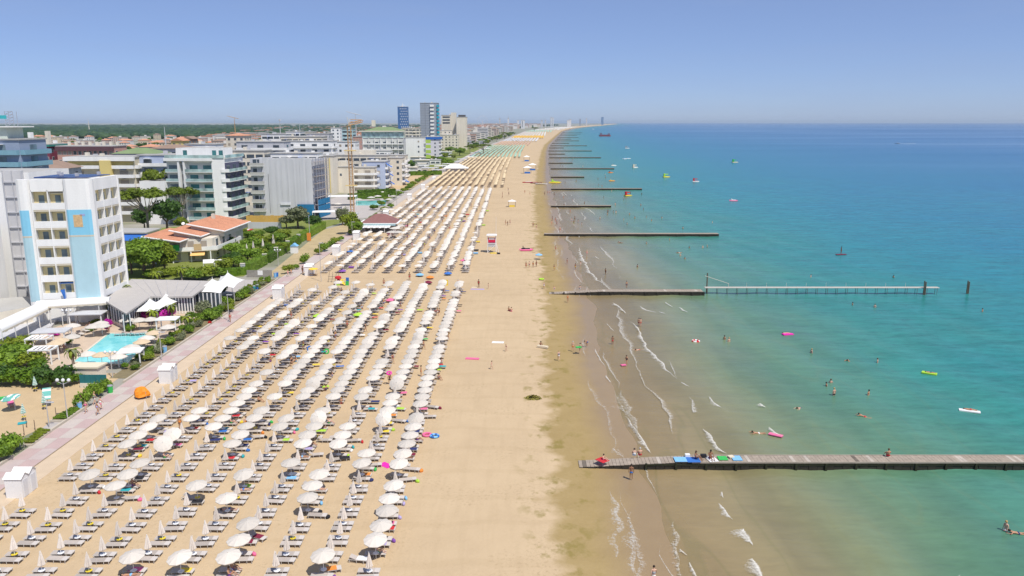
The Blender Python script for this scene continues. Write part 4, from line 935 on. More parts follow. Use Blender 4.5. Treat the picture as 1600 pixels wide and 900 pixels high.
mat_(771, 396, 0, 'yellow rescue board under the lifeguard tower', 'yellow', 1.8, .7, 12, 'rescue_board', .2, 'board')
mat_(779, 397, 0, 'dark crate to the right of the lifeguard tower', 'black', .9, .6, 0, 'crate', .4, 'crate')

# boats
def pedalo(px, py, label, c1, c2, sc=1.0, rot=0, z=SEA_Z, up=False):
    t = thing('pedal_boat', label, 'pedal boat', pg(px, py, z), R(rot))
    for s in (-.55, .55):
        h = MB(); prof = [(-1.6, .10), (-1.2, .26), (0, .30), (1.1, .26), (1.7, .06)]
        for (x, r) in prof:
            for j in range(6): a = 2 * math.pi * j / 6; h.v.append((x * sc, (s + r * math.cos(a)) * sc, (.12 + r * .9 * math.sin(a) + (.1 if abs(x) > 1.4 else 0)) * sc))
        for i in range(4):
            for j in range(6): h.f.append((i * 6 + j, i * 6 + (j + 1) % 6, (i + 1) * 6 + (j + 1) % 6, (i + 1) * 6 + j)); h.mi.append(0)
        h.f += [tuple(range(6)), tuple(range(24, 30))]; h.mi += [0, 0]
        h.build('hull', CLO[c1], t, (0, 0, 0), True)
    bx('deck', CLO[c2], -1.1 * sc, .9 * sc, -.6 * sc, .6 * sc, .36 * sc, .44 * sc, t)
    for s in (-.3, .3):
        MB().box((-.7) * sc, (-.2) * sc, (s - .22) * sc, (s + .22) * sc, .44 * sc, .56 * sc).box(-.78 * sc, -.68 * sc, (s - .22) * sc, (s + .22) * sc, .44 * sc, 1.0 * sc).build('seat', CLO[c2], t)
    if up: MB().box(-1.3 * sc, -.6 * sc, -.3 * sc, .3 * sc, .44 * sc, 1.7 * sc).box(-.6 * sc, .8 * sc, -.25 * sc, .25 * sc, 1.2 * sc, 1.5 * sc).build('slide', CLO[c2], t)
    return t
pedalo(822, 391, 'pink and black pedal boat drawn up on the sand', 'pink', 'black', 1.2, 4, .15)
for i, (px, py, a, b, sc, up, lb) in enumerate([(867, 286, 'yellow', 'lime', 2.2, 0, 'yellow pedal boat at the shore between two groynes'), (1041, 277, 'yellow', 'lime', 1.5, 1, 'yellow pedal boat with a slide out at sea'), (1087, 284, 'white', 'red', 1.3, 1, 'white pedal boat with red trim out at sea'), (992, 262, 'white', 'cream', 1.6, 1, 'white pedal boat with slide beyond the groynes'), (959, 259, 'white', 'cream', 1.4, 0, 'white pedal boat near the long groyne tip'),
        (980, 232, 'white', 'grey', 2.0, 1, 'far white pedal boat below the barge'), (976, 248.5, 'white', 'sky', 1.4, 0, 'left of two low white boats'), (982, 248, 'white', 'sky', 1.4, 0, 'right of two low white boats'), (956, 283, 'orange', 'yellow', 1.2, 0, 'orange pedal boat near the fourth groyne'), (981, 306, 'yellow', 'red', 1.3, 1, 'yellow and red pedal boat right of the groynes'), (1148, 254, 'cream', 'green', 1.8, 1, 'pale pedal boat alone on the open sea'), (1146, 314, 'pink', 'white', 1.2, 0, 'pinkish low boat on the open sea'),
        (954, 270, 'orange', 'red', 1.2, 0, 'small orange pedal boat just past a groyne'), (927, 202, 'white', 'cream', 3, 0, 'far white boat near the coast bend'), (938, 196.5, 'yellow', 'cream', 5, 0, 'farthest boat near the coast bend')]):
    pedalo(px, py, lb, a, b, sc, i * 33 % 50 - 20, SEA_Z, bool(up))
def hullboat(px, py, label, c1, c2, L, W_, rot, z=SEA_Z, cat='boat', wake=False):
    t = thing('boat', label, cat, pg(px, py, z), R(rot)); h = MB()
    st = [(-.5, .42, 0), (-.2, .5, -.03), (.2, .45, 0), (.42, .22, .05), (.5, .02, .12)]
    for x, w, up in st: h.v += [(x * L, -w * W_, (.32 + up) * W_), (x * L, -w * W_ * .55, -.05), (x * L, w * W_ * .55, -.05), (x * L, w * W_, (.32 + up) * W_)]
    for i in range(4):
        for q in range(3): h.f.append((i * 4 + q, i * 4 + 4 + q, i * 4 + 5 + q, i * 4 + 1 + q)); h.mi.append(0)
        h.f.append((i * 4 + 3, i * 4 + 7, i * 4 + 4, i * 4)); h.mi.append(0)
    h.f += [(0, 1, 2, 3)]; h.mi += [0]
    h.build('hull', CLO[c1], t); bx('seat', CLO[c2], -.3 * L, .1 * L, -.3 * W_, .3 * W_, .3 * W_, .45 * W_, t)
    return t
for px, py, a, b, L, lb in [(828, 285.5, 'red', 'white', 9, 'red and white rowing boat drawn up on the far sand'), (838, 286.5, 'maroon', 'cream', 7, 'dark red rowing boat beside the red and white one'), (846, 288, 'white', 'cream', 7, 'white rowing boat nearest the water on the far sand')]:
    hullboat(px, py, lb, a, b, L, 1.5, -8, 0.05)
t = hullboat(1402, 224.5, 'small white motorboat trailing a wake far out', 'white', 'grey', 9, 3, 175)
o = kind(MB().add([(0, -.8, .02), (28, -4, .02), (28, 4, .02), (0, .8, .02)], [(0, 1, 2, 3)]).build('boat_wake', M('wake_white', (.75, .78, .8), .8, .1), None, pg(1404, 224.5, SEA_Z + .1), False, R(-6)), 'stuff'); o['label'] = 'white wake behind the small motorboat'
# barge
x, y = G(945, 213, SEA_Z); t = thing('barge', 'dark red work barge anchored off the coast bend', 'barge', (x, y, SEA_Z), 0)
DR = M('barge_red', (.22, .05, .07), .7, .2, .3); DG = M('barge_grey', (.16, .14, .20), .7, .2, .3)
MB().prism([(-14, -4), (14, -4), (15.5, 0), (14, 4), (-14, 4), (-15.5, 0)], 0, 3.4).build('hull', DR, t)
bx('wheelhouse', DG, -13, -7.5, -3, 3, 3.4, 8.5, t); bx('deck_house', DG, 8, 13, -3, 3, 3.4, 7.6, t); bx('bulwark', DR, -7.5, 8, -3.6, -3.2, 3.4, 4.4, t)
for xx in (-10, 10): MB().tube((xx, 0, 7), (xx, 0, 13), .2, .1, 5).build('mast', DG, t)

# gear left on the beach
t = thing('covered_stack', 'bright orange tarpaulin thrown over a stack by the sand path', 'tarpaulin', (-48.9 + 1.2, 100.2, 0), 0)
b = MB(); rg2 = random.Random(4)
for j in range(5):
    for i in range(12):
        a = 2 * math.pi * i / 12; r = [1.05, .98, .9, .62, .12][j] * (1 + .12 * math.sin(3 * a + j) + rg2.uniform(-.06, .06)); b.v.append((r * math.cos(a), r * .75 * math.sin(a), [.35, .7, 1.05, 1.4, 1.62][j] + rg2.uniform(-.06, .06)))
for j in range(4):
    for i in range(12): b.f.append((j * 12 + i, j * 12 + (i + 1) % 12, (j + 1) * 12 + (i + 1) % 12, (j + 1) * 12 + i)); b.mi.append(0)
b.f.append(tuple(range(48, 60))); b.mi.append(0)
t.location = pg(222, 622); b.build('tarpaulin', M('orange_tarp', (.80, .27, .02), .55, .1, 2), t)
for xx in (-.8, .8):
    for yy in (-.4, .4): MB().tube((xx, yy, -.05), (xx * .9, yy * .9, 1.0), .035, .035, 5).build('leg', M('grey_metal', (.4, .38, .36), .5), t)
# yellow parasol on posts
t = thing('yellow_parasol', 'yellow flat topped parasol on two posts beside a cabin', 'parasol', pg(490, 431))
for xx in (-.7, .7): MB().tube((xx, 0, -.05), (xx, 0, 1.75), .04, .04, 5).build('post', POLE, t)
canopy_mb(8, 1.15, 1.7, 2.0).build('canopy', M('yellow_canvas', (.80, .55, .06), .8, .06), t)
bx('bench', M('bench_wood', (.30, .2, .12), .8), -1, 1, -.3, .3, .38, .46, t)
# toy house
x, y = G(536, 446); t = thing('play_house', 'red, yellow, green and blue toy play house in the sand gap', 'play house', (x, y, 0))
bx('green_panel', CLO['lime'], -1.5, -.7, -.1, .1, 0, .9, t); bx('red_panel', CLO['red'], -1.35, -.75, .3, .5, 0, 1.7, t); MB().lathe([(.75, 0), (.7, .35), (.2, .55)], 10).build('red_roof', CLO['red'], t, (-1.1, .3, 1.6))
MB().box(-.7, .3, .2, 1.0, .5, .6).add([(-.6, -.1, .7), (.6, -.4, .1), (.6, .3, .1), (-.6, .6, 1.6)], [(0, 1, 2, 3)]).build('slide', CLO['yellow'], t); bx('blue_panel', CLO['blue'], .6, 1.25, .5, .65, .6, 1.7, t); bx('green_wall', CLO['green'], .6, 1.3, .0, .2, 0, .95, t)
bx('roof_panel', CLO['yellow'], -.5, .5, .4, 1.0, 1.1, 1.2, t)
x, y = G(521, 441); t = thing('climbing_frame', 'brown wooden climbing frame left of the toy house', 'climbing frame', (x, y, 0))
for xx in (-1.2, -.4, .4, 1.0): MB().tube((xx, 0, -.05), (xx + .25, .6, 2.3), .05, .05, 5).build('post', WOODD, t)
for zz in (.7, 1.3): MB().tube((-1.2, .2, zz), (1.1, .35, zz), .04, .04, 5).build('rail', WOODD, t)
# small shade tents and coloured parasols in the gaps
for px, py, c, lb, fl in [(725, 414, 'pink', 'small pink parasol right of the second umbrella block', 0), (672, 436, 'orange', 'pale orange parasol lying in the sand gap', 1), (656, 432, 'sky', 'light blue shade cloth at the front of the second block', 1), (700, 430, 'blue', 'blue shade cloth at the front of the second block', 1), (535, 426, 'purple', 'purple shade cloth at the landward end of the gap', 1), (842, 405, 'sky', 'blue parasol near the four bathers', 0), (547, 395, 'blue', 'bright blue cloth by the fifth cabin', 1), (610, 472, 'pink', 'pink parasol lying between columns', 1), (694, 446, 'green', 'green and yellow windbreak in the sand gap', 2), (669, 444, 'maroon', 'dark red folded awning in the sand gap', 1), (497, 497, 'lime', 'lime cloth among the middle umbrellas', 1), (560, 495, 'lime', 'second lime cloth among the middle umbrellas', 1), (727, 420, 'grey', 'grey pop-up tent beside the pink parasol', 3)]:
    t = thing('parasol' if fl < 2 else 'shade_tent', lb, 'parasol' if fl < 2 else 'tent', pg(px, py))
    if fl == 2:
        for i, cc in enumerate(('green', 'teal', 'yellow')): bx('cloth_panel', CLO[cc], -.9 + i * .6, -.32 + i * .6, -.02, .02, 0, 1.3, t)
    elif fl == 3: MB().lathe([(.9, 0), (.7, .5), (.3, .85), (.05, .95)], 8).build('tent_cloth', CLO['grey'], t)
    else:
        MB().tube((0, 0, -.1), (0, 0, 1.5 if not fl else .8), .03, .03, 5).build('pole', POLE, t)
        canopy_mb(8, 1.0, 1.2, 1.6).build('canopy', CLO[c], t, (0, 0, 0 if not fl else -.75))
# far stalls on the beach
for px, py, lb in [(800, 323, 'small white roofed gazebo alone on the open sand'), (832, 266, 'blue and white rental stall by the far waterline'), (824, 271, 'second rental stall left of the blue one'), (823, 252, 'pale stall at the end of the green umbrella block')]:
    x, y = G(px, py); t = thing('beach_stall', lb, 'stall', (x, y, 0)); s = 1.5 if y < 400 else 2.6
    for xx in (-1, 1):
        for yy in (-.7, .7): bx('post', WOODD, xx * s - .08, xx * s + .08, yy * s - .08, yy * s + .08, -.05, 1.6 * s, t)
    MB().add([(-1.2 * s, -.9 * s, 1.6 * s), (1.2 * s, -.9 * s, 1.6 * s), (1.2 * s, .9 * s, 1.6 * s), (-1.2 * s, .9 * s, 1.6 * s), (0, 0, 2.1 * s)], [(3, 2, 1, 0), (0, 1, 4), (1, 2, 4), (2, 3, 4), (3, 0, 4)]).build('roof', CABR, t)
    bx('counter', CLO['yellow' if y < 400 else 'blue'], -.8 * s, .8 * s, -.5 * s, -.3 * s, 0, .5 * s, t)
mat_(848, 543, 0, 'pale lounger at the edge of the wet sand', 'cream', 1.8, .6, -25, 'sun_lounger', .3, 'sun lounger')
# weed heap
b = MB(); rg3 = random.Random(2)
for i in range(220):
    a = rg3.uniform(0, 6.28); r = rg3.random() ** .7; c = Vector((1.1 * r * math.cos(a), .8 * r * math.sin(a), .55 * (1 - r) * rg3.random() + .02)); d = Vector((rg3.uniform(-1, 1), rg3.uniform(-1, 1), rg3.uniform(-.3, .6))) * .18; e = Vector((rg3.uniform(-1, 1), rg3.uniform(-1, 1), .2)) * .1
    b.add([c - d - e, c + d - e, c + d + e, c - d + e], [(0, 1, 2, 3)])
tag(b.build('seaweed_heap', M('seaweed', (.22, .19, .04), .9, .3, 2), None, pg(833, 622)), 'olive heap of seaweed raked together on the dry sand', 'seaweed heap')
# ================================================================== BUILDINGS
WHT = M('render_white', (.83, .82, .795), .8, .10, .6, streak=1); CRM = M('render_cream', (.70, .64, .53), .85, .14, .6, streak=1); GRY = M('render_grey', (.52, .52, .54), .85, .14, .6, streak=1)
PINK = M('render_pink', (.52, .30, .24), .85, .1, .3); MAR = M('render_maroon', (.20, .045, .075), .85, .12, .3); YEL = M('render_yellow', (.70, .56, .22), .85, .08, .3); BLU = M('render_blue', (.46, .52, .66), .85, .08, .3); LGR = M('render_lime', (.42, .58, .10), .85, .08, .3)
LBL = M('panel_light_blue', (.43, .62, .68), .7, .06, .5); SKB = M('panel_sky_blue', (.24, .56, .74), .7, .06, .5); TRIM = M('trim_beige', (.62, .56, .44), .8, .06, .6)
TER = M('terracotta_roof', (.56, .275, .17), .9, .22, .5, bump=.3); FLAT = M('flat_roof', (.42, .41, .39), .9, .12, .3); BRN = M('brown_roof', (.30, .21, .16), .9, .15, .4); GRN = M('green_roof', (.20, .27, .13), .9, .15, .3)
WIN = GLASS('window_glass', (.07, .09, .11)); WINB = GLASS('window_blue', (.16, .22, .25)); WINT = GLASS('window_teal', (.05, .20, .21)); SHUT = M('shutter', (.36, .31, .25), .7, .15, .5); LOG = M('loggia_wall', (.82, .69, .38), .85, .1, .5)
FRM = M('window_frame', (.72, .72, .72), .5, .04); BALG = GLASS('balcony_glass', (.40, .54, .52), .08); DKM = M('dark_metal', (.10, .10, .11), .5, .1); SOLAR = GLASS('solar_blue', (.015, .05, .19), .25); AWB = M('blue_awning', (.03, .14, .48), .75, .08); AWW = M('white_awning', (.78, .77, .74), .7, .05)
FR = random.Random(99)
class Bld:
    def __init__(s, name, label, ox, oy, cat='building', group=None):
        s.r = thing(name, label, cat, (ox, oy, 0), 0, group); s.ox, s.oy = ox, oy
    def poly(s, name, pts, z0, z1, mat, top=None):
        m = MB().prism([(x - s.ox, y - s.oy) for x, y in pts], z0, z1, 0, 1 if top else None)
        return m.build(name, [mat] + ([top] if top else []), s.r)
    def box(s, name, x0, x1, y0, y1, z0, z1, mat): return bx(name, mat, x0 - s.ox, x1 - s.ox, y0 - s.oy, y1 - s.oy, z0, z1, s.r)
    def f(s, name, mat, A, u0, u1, v0, v1, z0, z1, parent=None):
        """box in the frame of the wall segment A=(p0,p1): u along, v outwards (to the right of p0->p1)"""
        (ax, ay), (bx_, by) = A; L = math.hypot(bx_ - ax, by - ay); dx, dy = (bx_ - ax) / L, (by - ay) / L; nx, ny = dy, -dx
        u, v = (u0 + u1) / 2, (v0 + v1) / 2
        loc = (ax + dx * u + nx * v - s.ox, ay + dy * u + ny * v - s.oy, (z0 + z1) / 2)
        return put(name, cube(mat), parent or s.r, loc, (0, 0, math.atan2(dy, dx)), (u1 - u0, v1 - v0, z1 - z0))
    def L(s, A): return math.hypot(A[1][0] - A[0][0], A[1][1] - A[0][1])
    def windows(s, A, zs, us, w, h, mat=None, frame=True):
        for z in zs:
            for u in us:
                if frame:
                    fr = s.f('window', FRM, A, u - w / 2 - .08, u + w / 2 + .08, -.02, .05, z - .08, z + h + .08)
                    p = s.f('pane', (SHUT if FR.random() < .22 else mat or WIN), A, u - w / 2, u + w / 2, -.02, .075, z, z + h); 
                else: s.f('window', (SHUT if FR.random() < .18 else mat or WIN), A, u - w / 2, u + w / 2, -.02, .05, z, z + h)
    def balcs(s, A, zs, u0, u1, d=1.3, par=None, ph=.95, slab=None, fin=None, glass=False, wmat=None, nwin=0, fh=3.2, wallmat=None):
        par = par or WHT; slab = slab or WHT
        for z in zs:
            s.f('floor_slab', slab, A, u0, u1, 0, d, z - .22, z)
            s.f('parapet', par, A, u0 + .003, u1 - .003, d - .12, d + .004, z, z + ph)
            for e in (u0 + .003, u1 - .103): s.f('parapet', par, A, e, e + .1, .0, d - .12, z + .001, z + ph)
            if wallmat: s.f('loggia_wall', wallmat, A, u0 + .1, u1 - .1, 0, .04, z, z + fh - .25)
            for i in range(nwin):
                u = u0 + (u1 - u0) * (i + .5) / nwin
                if FR.random() < .2: s.f('awning', FR.choice((AWW, AWB, TRIM, AWW)), A, u - 1.1, u + 1.1, .1, d * .85, z + fh - .62, z + fh - .5)
                if FR.random() < .2: s.f('ac_unit', FRM, A, u + .9, u + 1.6, .05, .4, z + .05, z + .65)
                w = min(1.5, (u1 - u0) / nwin * (.17 if wallmat is LOG else .36))
                s.f('window', wmat or WIN, A, u - w, u + w, 0, .07, z + .02, z + 2.3)
        if fin:
            for u in fin: s.f('fin', slab, A, u - .09, u + .09, 0, d + .03, zs[0] - .3, zs[-1] + fh)
def gable(bl, x0, x1, y0, y1, z0, z1, mat, hip=True, e=.5, name='roof'):
    x0 -= e + bl.ox; x1 += e - bl.ox; y0 -= e + bl.oy; y1 += e - bl.oy
    m = MB(); ym = (y0 + y1) / 2; i = min((x1 - x0), (y1 - y0)) / 2 if hip else 0
    if x1 - x0 >= y1 - y0: rp = [(x0 + i, ym, z1), (x1 - i, ym, z1)]; fs = [(0, 1, 5, 4), (2, 3, 4, 5), (1, 2, 5), (3, 0, 4)]
    else:
        xm = (x0 + x1) / 2; rp = [(xm, y0 + i, z1), (xm, y1 - i, z1)]; fs = [(0, 1, 4), (1, 2, 5, 4), (2, 3, 5), (3, 0, 4, 5)]
    m.add([(x0, y0, z0), (x1, y0, z0), (x1, y1, z0), (x0, y1, z0)] + rp, fs + [(3, 2, 1, 0)])
    return m.build(name, mat, bl.r)

# ---- blue panelled hotel tower, left
cA = (-75.1, 141.0); b = Bld('hotel_tower', 'white hotel tower with two tall light blue panels at the left', *cA)
fl = (-87.2, 139.0); core = [(-87.2, 140.3), (-76.2, 142.3), (-76.3, 151.5), (-88.5, 152.5)]
b.poly('wall', core, 0, 25.6, WHT, FLAT)
Fr = (core[0], core[1]); Rt = (core[1], core[2]); LF = b.L(Fr); LR = b.L(Rt); FH = 3.27
zs = [4.6 + FH * i for i in range(6)]
b.balcs(Fr, zs, 1.9, 7.3, .95, WHT, 1.0, fin=[1.9, 4.6, 7.3], nwin=2, wmat=WINB, fh=FH, wallmat=LOG)
b.balcs(Rt, zs, .6, LR - .2, .8, WHT, 1.0, fin=[.5, 3.3, 6.1, LR - .15], nwin=3, wmat=WINB, fh=FH, wallmat=LOG)
for z in zs[1:5]:    # scalloped awning hems at the loggia heads
    b.f('awning_hem', TRIM, Fr, 2.0, 7.2, .88, .94, z + FH - .55, z + FH - .26); b.f('awning_hem', TRIM, Rt, .7, LR - .3, 0.73, 0.79, z + FH - .55, z + FH - .26)
ztop = zs[-1] + FH - .25
b.f('parapet_band', WHT, Fr, 1.9, 7.3, 0, .98, ztop, 26.1); b.f('parapet_band', WHT, Rt, .5, LR - .1, 0, .83, ztop, 26.1)
def rounded_pier(A, u0, u1, d, mats, name):
    (ax, ay), (bx2, by) = A; L = b.L(A); dx, dy = (bx2 - ax) / L, (by - ay) / L; nx, ny = dy, -dx
    prof = [(u0, 0), (u0 + .05, d * .85), (u0 + .5, d), (u1 - .9, d), (u1 - .35, d * .9), (u1, d * .45), (u1 + .05, 0)]
    pts = [(ax + dx * u + nx * v, ay + dy * u + ny * v) for u, v in reversed(prof)]
    o = b.poly(name, pts, 0, 26.1, WHT)
    for z0, z1, m, nm, e in ((4.2, 15.9, LBL, 'blue_panel', .03), (16.1, 20.7, SKB, 'sky_blue_panel', .03), (15.86, 16.14, TRIM, 'trim_band', .05)):
        pr = [(u0 + .15, d * .9 + e), (u0 + .5, d + e), (u1 - .9, d + e), (u1 - .4, d * .9 + e * 1.2), (u1 - .38, d * .85)]
        q = [(ax + dx * u + nx * v, ay + dy * u + ny * v) for u, v in reversed(pr)] + [(ax + dx * (u0 + .15) + nx * (d * .8), ay + dy * (u0 + .15) + ny * (d * .8))]
        b.poly(nm, q, z0, z1, m)
rounded_pier(Fr, -.3, 1.78, 1.35, None, 'pier'); rounded_pier(Fr, 7.42, LF + .9, 1.5, None, 'pier')
b.f('emblem', M('emblem_sand', (.62, .42, .22), .8, .3, 3), Fr, 8.6, 10.1, 1.4, 1.56, 17.6, 19.8); b.f('emblem_stroke', M('emblem_violet', (.35, .38, .60), .8, .3, 3), Fr, 9.7, 10.6, 1.4, 1.56, 19.6, 19.95)
b.f('end_wall', WHT, Rt, LR - .1, LR + .25, -.4, .95, 0, 26.1)
for i in range(4):
    for j in range(5): b.box('solar_panel', -86 + j * 1.95, -84.15 + j * 1.95, 142.6 + i * 2.1, 144.4 + i * 2.1, 26.15 + .02 * j, 26.35, SOLAR)
for x, y in ((-84, 147.3), (-80, 145.2), (-78.2, 149.5), (-86, 150)): b.box('roof_vent', x, x + .5, y, y + .5, 26.3, 26.9, GRY)
# wing with the open metal stair behind
b = Bld('hotel_wing', 'plain white hotel wing with a grey stair strip at the left edge', -95, 152)
b.poly('wall', [(-118, 150.5), (-92.6, 152), (-92.6, 166), (-118, 166)], 0, 26.6, WHT, FLAT)
A = ((-118, 150.5), (-92.6, 152)); LA = b.L(A)
b.f('stair_shaft', M('shaft_grey', (.58, .57, .57), .8, .1, .4), A, LA - 4.6, LA - .9, 0, .5, 0, 27.0)
for i in range(9): b.f('stair_landing', GRY, A, LA - 4.4, LA - 1.1, .5, .75, 1.5 + 2.9 * i, 1.75 + 2.9 * i)
for u in (LA - 4.5, LA - 2.8, LA - 1.0): b.f('stair_rail', GRY, A, u - .06, u + .06, .5, .7, 0, 27)
for i in range(5): b.f('window', WIN, A, LA - 7.2, LA - 6.6, -.02, .05, 5.5 + 3.2 * i, 6.7 + 3.2 * i)
# neighbouring block of balconies at the very left edge
b = Bld('balcony_block', 'cream balcony block cut off by the left edge of the photo', -97, 133)
b.poly('wall', [(-118, 134.2), (-97.4, 134.2), (-97.4, 149), (-118, 149)], 0, 17.2, WHT, FLAT)
A = ((-118, 134.2), (-97.4, 134.2)); zs = [4.3 + 3.3 * i for i in range(4)]
b.balcs(A, zs, 9, 22.2, 1.6, WHT, .95, nwin=3, wmat=WINB, fh=3.3, fin=[13.4, 17.8], wallmat=YEL)
A2 = ((-97.4, 134.2), (-97.4, 149)); b.windows(A2, [6 + 3.3 * i for i in range(3)], [4, 9], .8, 1.3)
b.f('glass_rail', BALG, A, 9.2, 22, 1.66, 1.70, zs[3] + .2, zs[3] + 1.1)

# ---- low pavilion of the hotel, white vaulted awnings, marquees
b = Bld('pavilion', 'long low pavilion with grey sheet roof behind the pool', -77, 150, 'pavilion')
ROOFG = M('sheet_roof', (.46, .43, .40), .7, .06, .8)
P_ = [G(163, 474, 3.6), G(197, 490, 3.4), G(235, 463, 3.6), G(300, 463, 3.6), G(333, 439, 4.2), G(205, 436, 5.0)]
m = MB(); m.add([(x - b.ox, y - b.oy, z) for (x, y), z in zip(P_, (4.2, 3.4, 3.6, 3.6, 4.2, 5.0))], [(0, 1, 2, 5), (2, 3, 4, 5)]); m.add([(x - b.ox, y - b.oy, z - .3) for (x, y), z in zip(P_, (4.2, 3.4, 3.6, 3.6, 4.2, 5.0))], [(5, 2, 1, 0), (5, 4, 3, 2)])
n0 = 0
for i in range(6): j = (i + 1) % 6; m.f.append((i, i + 6, j + 6, j)); m.mi.append(0)
m.build('roof', ROOFG, b.r)
for k in range(7):
    t0 = k / 7.0; a_ = Vector((*P_[5], 5.0)).lerp(Vector((*P_[4], 4.2)), t0); c_ = Vector((*P_[2], 3.6)).lerp(Vector((*P_[3], 3.6)), t0)
    put('roof_seam', MB().tube(a_ - Vector((b.ox, b.oy, -.03)), c_ - Vector((b.ox, b.oy, -.03)), .03, .03, 4).mesh('roof_seam', GRY), b.r)
def glazing(A, z0, z1, n, inset=.6):
    L = b.L(A); b.f('glazed_wall', WIN, A, .1, L - .1, -inset - .1, -inset, z0, z1)
    for i in range(n + 1): u = .1 + (L - .2) * i / n; b.f('mullion', WHT, A, u - .11, u + .11, -inset - .02, -inset + .08, z0, z1)
    b.f('plinth', CRM, A, 0, L, -inset - .05, -inset + .05, -.05, z0 + .5)
glazing((P_[0], P_[1]), .1, 3.2, 8); glazing((P_[1], P_[2]), .1, 3.2, 12); glazing((P_[2], P_[3]), .1, 3.3, 14)
def marquee(pts, zc, zp, label, name='marquee', wall=False, mat=AWW):
    """tensioned tent: corner points on posts, one peak"""
    cx_ = sum(p[0] for p in pts) / len(pts); cy_ = sum(p[1] for p in pts) / len(pts)
    t = thing(name, label, 'marquee', (cx_, cy_, 0)); m = MB(); n = 24; rings = 7; per = []
    for i in range(n):
        f = i / n * len(pts); k0 = int(f); u = f - k0; p, q = pts[k0], pts[(k0 + 1) % len(pts)]
        x, y = p[0] + (q[0] - p[0]) * u, p[1] + (q[1] - p[1]) * u; dip = .10 * math.sin(math.pi * u)
        per.append(((x - cx_) * (1 - dip), (y - cy_) * (1 - dip), zc + .12 * math.sin(math.pi * u)))
    for r in range(rings):
        q = r / (rings - 1.0); h = (q * .62 + q ** 3 * .38)
        for x, y, z in per: m.v.append((x * (1 - q * .985), y * (1 - q * .985), z + (zp - z) * h))
    for r in range(rings - 1):
        for i in range(n): m.f.append((r * n + i, r * n + (i + 1) % n, (r + 1) * n + (i + 1) % n, (r + 1) * n + i)); m.mi.append(0)
    m.build('tent_cloth', mat, t, (0, 0, 0), True)
    for p in pts: put('post', MB().tube((0, 0, -.05), (0, 0, zc + .1), .06, .05, 6).mesh('post', POLE), t, (p[0] - cx_, p[1] - cy_, 0))
    MB().lathe([(.08, 0), (.05, .5), (.0, .55)], 6).build('finial', POLE, t, (0, 0, zp - .1))
    if wall:
        for p, q in zip(pts, pts[1:] + pts[:1]):
            if q[1] > p[1] + 4 or q[0] < p[0] - 2: continue
            L = math.hypot(q[0] - p[0], q[1] - p[1]); ang = math.atan2(q[1] - p[1], q[0] - p[0])
            put('side_glass', cube(WIN), t, ((p[0] + q[0]) / 2 - cx_, (p[1] + q[1]) / 2 - cy_, zc / 2), (0, 0, ang), (L * .98, .05, zc))
            for i in range(int(L / .8) + 1):
                f = i * .8 / L; put('side_post', cube(WHT), t, (p[0] + (q[0] - p[0]) * f - cx_, p[1] + (q[1] - p[1]) * f - cy_, zc / 2), (0, 0, ang), (.22, .12, zc))
    return t
marquee([G(207, 488, 2.3), G(245, 488, 2.3), G(262, 477, 2.3), G(228, 474, 2.3)], 2.3, 4.1, 'white pointed tent nearest the magenta flowers by the pool', mat=AWW)
marquee([G(238, 476, 2.4), G(262, 479, 2.4), G(286, 469, 2.4), G(255, 464, 2.4)], 2.4, 4.0, 'white pointed tent with seams in front of the pavilion windows')
marquee([G(298, 458, 3.2), G(345, 458, 3.2), G(362, 443, 3.2), G(325, 440, 3.2)], 3.2, 5.0, 'large white marquee with windowed side left of the street', wall=True)
marquee([G(335, 446, 3.2), G(365, 450, 3.2), G(382, 437, 3.2), G(345, 432, 3.2)], 3.2, 5.3, 'tallest white marquee beside the side street')
def vault(pa, pb, w, z, label, rise=1.0):
    pa = Vector((*pa, 0)); pb = Vector((*pb, 0)); d = pb - pa; L = d.length; ang = math.atan2(d.y, d.x)
    t = thing('vaulted_awning', label, 'awning', (pa.x, pa.y, 0), ang); m = MB(); n = 14
    for u in (0, L):
        for i in range(n + 1): a = math.pi * i / n; m.v.append((u, w / 2 * math.cos(a) , z + rise * math.sin(a)))
    for i in range(n): m.f.append((i, i + 1, n + 2 + i, n + 1 + i)); m.mi.append(0)
    for o_ in (0, n + 1): m.f.append(tuple(range(o_, o_ + n + 1))); m.mi.append(0)
    m.build('awning_cloth', AWW, t)
    m = MB(); k = int(L / .8)
    for i in range(k): m.box(i * L / k + .02, (i + 1) * L / k - .02, -w / 2 - .02, -w / 2 + .02, z - .28 - .08 * (i % 2), z)
    m.build('fringe', TRIM, t)
    for i in range(int(L / 4) + 1): put('post', MB().tube((0, 0, 0), (0, 0, z), .07, .07, 6).mesh('post', POLE), t, (min(L, i * 4.0), -w / 2 + .1, 0))
vault(G(-12, 518, 3.4), G(66, 481, 3.4), 3.0, 3.4, 'white vaulted awning slanting along the lower left building', 1.0); vault(G(58, 478, 3.8), G(122, 474, 3.8), 2.6, 3.8, 'white vaulted awning in the middle below the hotel tower', .9); vault(G(118, 474, 3.8), G(172, 471, 3.8), 2.6, 3.8, 'white vaulted awning at the right below the hotel tower', .9)
b = Bld('terrace_building', 'shaded lower terrace with glass front under the slanting awning', -85, 124, 'building')
b.poly('wall', [G(-60, 500, 3.2), G(62, 477, 3.2), G(78, 462, 3.2), G(-60, 470, 3.2)], 0, 3.3, CRM, FLAT)
A = (G(-50, 520, 0), G(70, 492, 0)); LA = b.L(A)
for i in range(9): b.f('window', WINB, A, 1 + i * 2, 2.6 + i * 2, .3, .6, .5, 2.8)
b.poly('terrace', [G(-50, 545, .4), G(80, 510, .4), G(95, 492, .4), G(-50, 515, .4)], -.1, .4, GRY)
b = Bld('round_bay', 'round cream bay on the roof between wing and tower', *G(60, 470, 3), 'building')
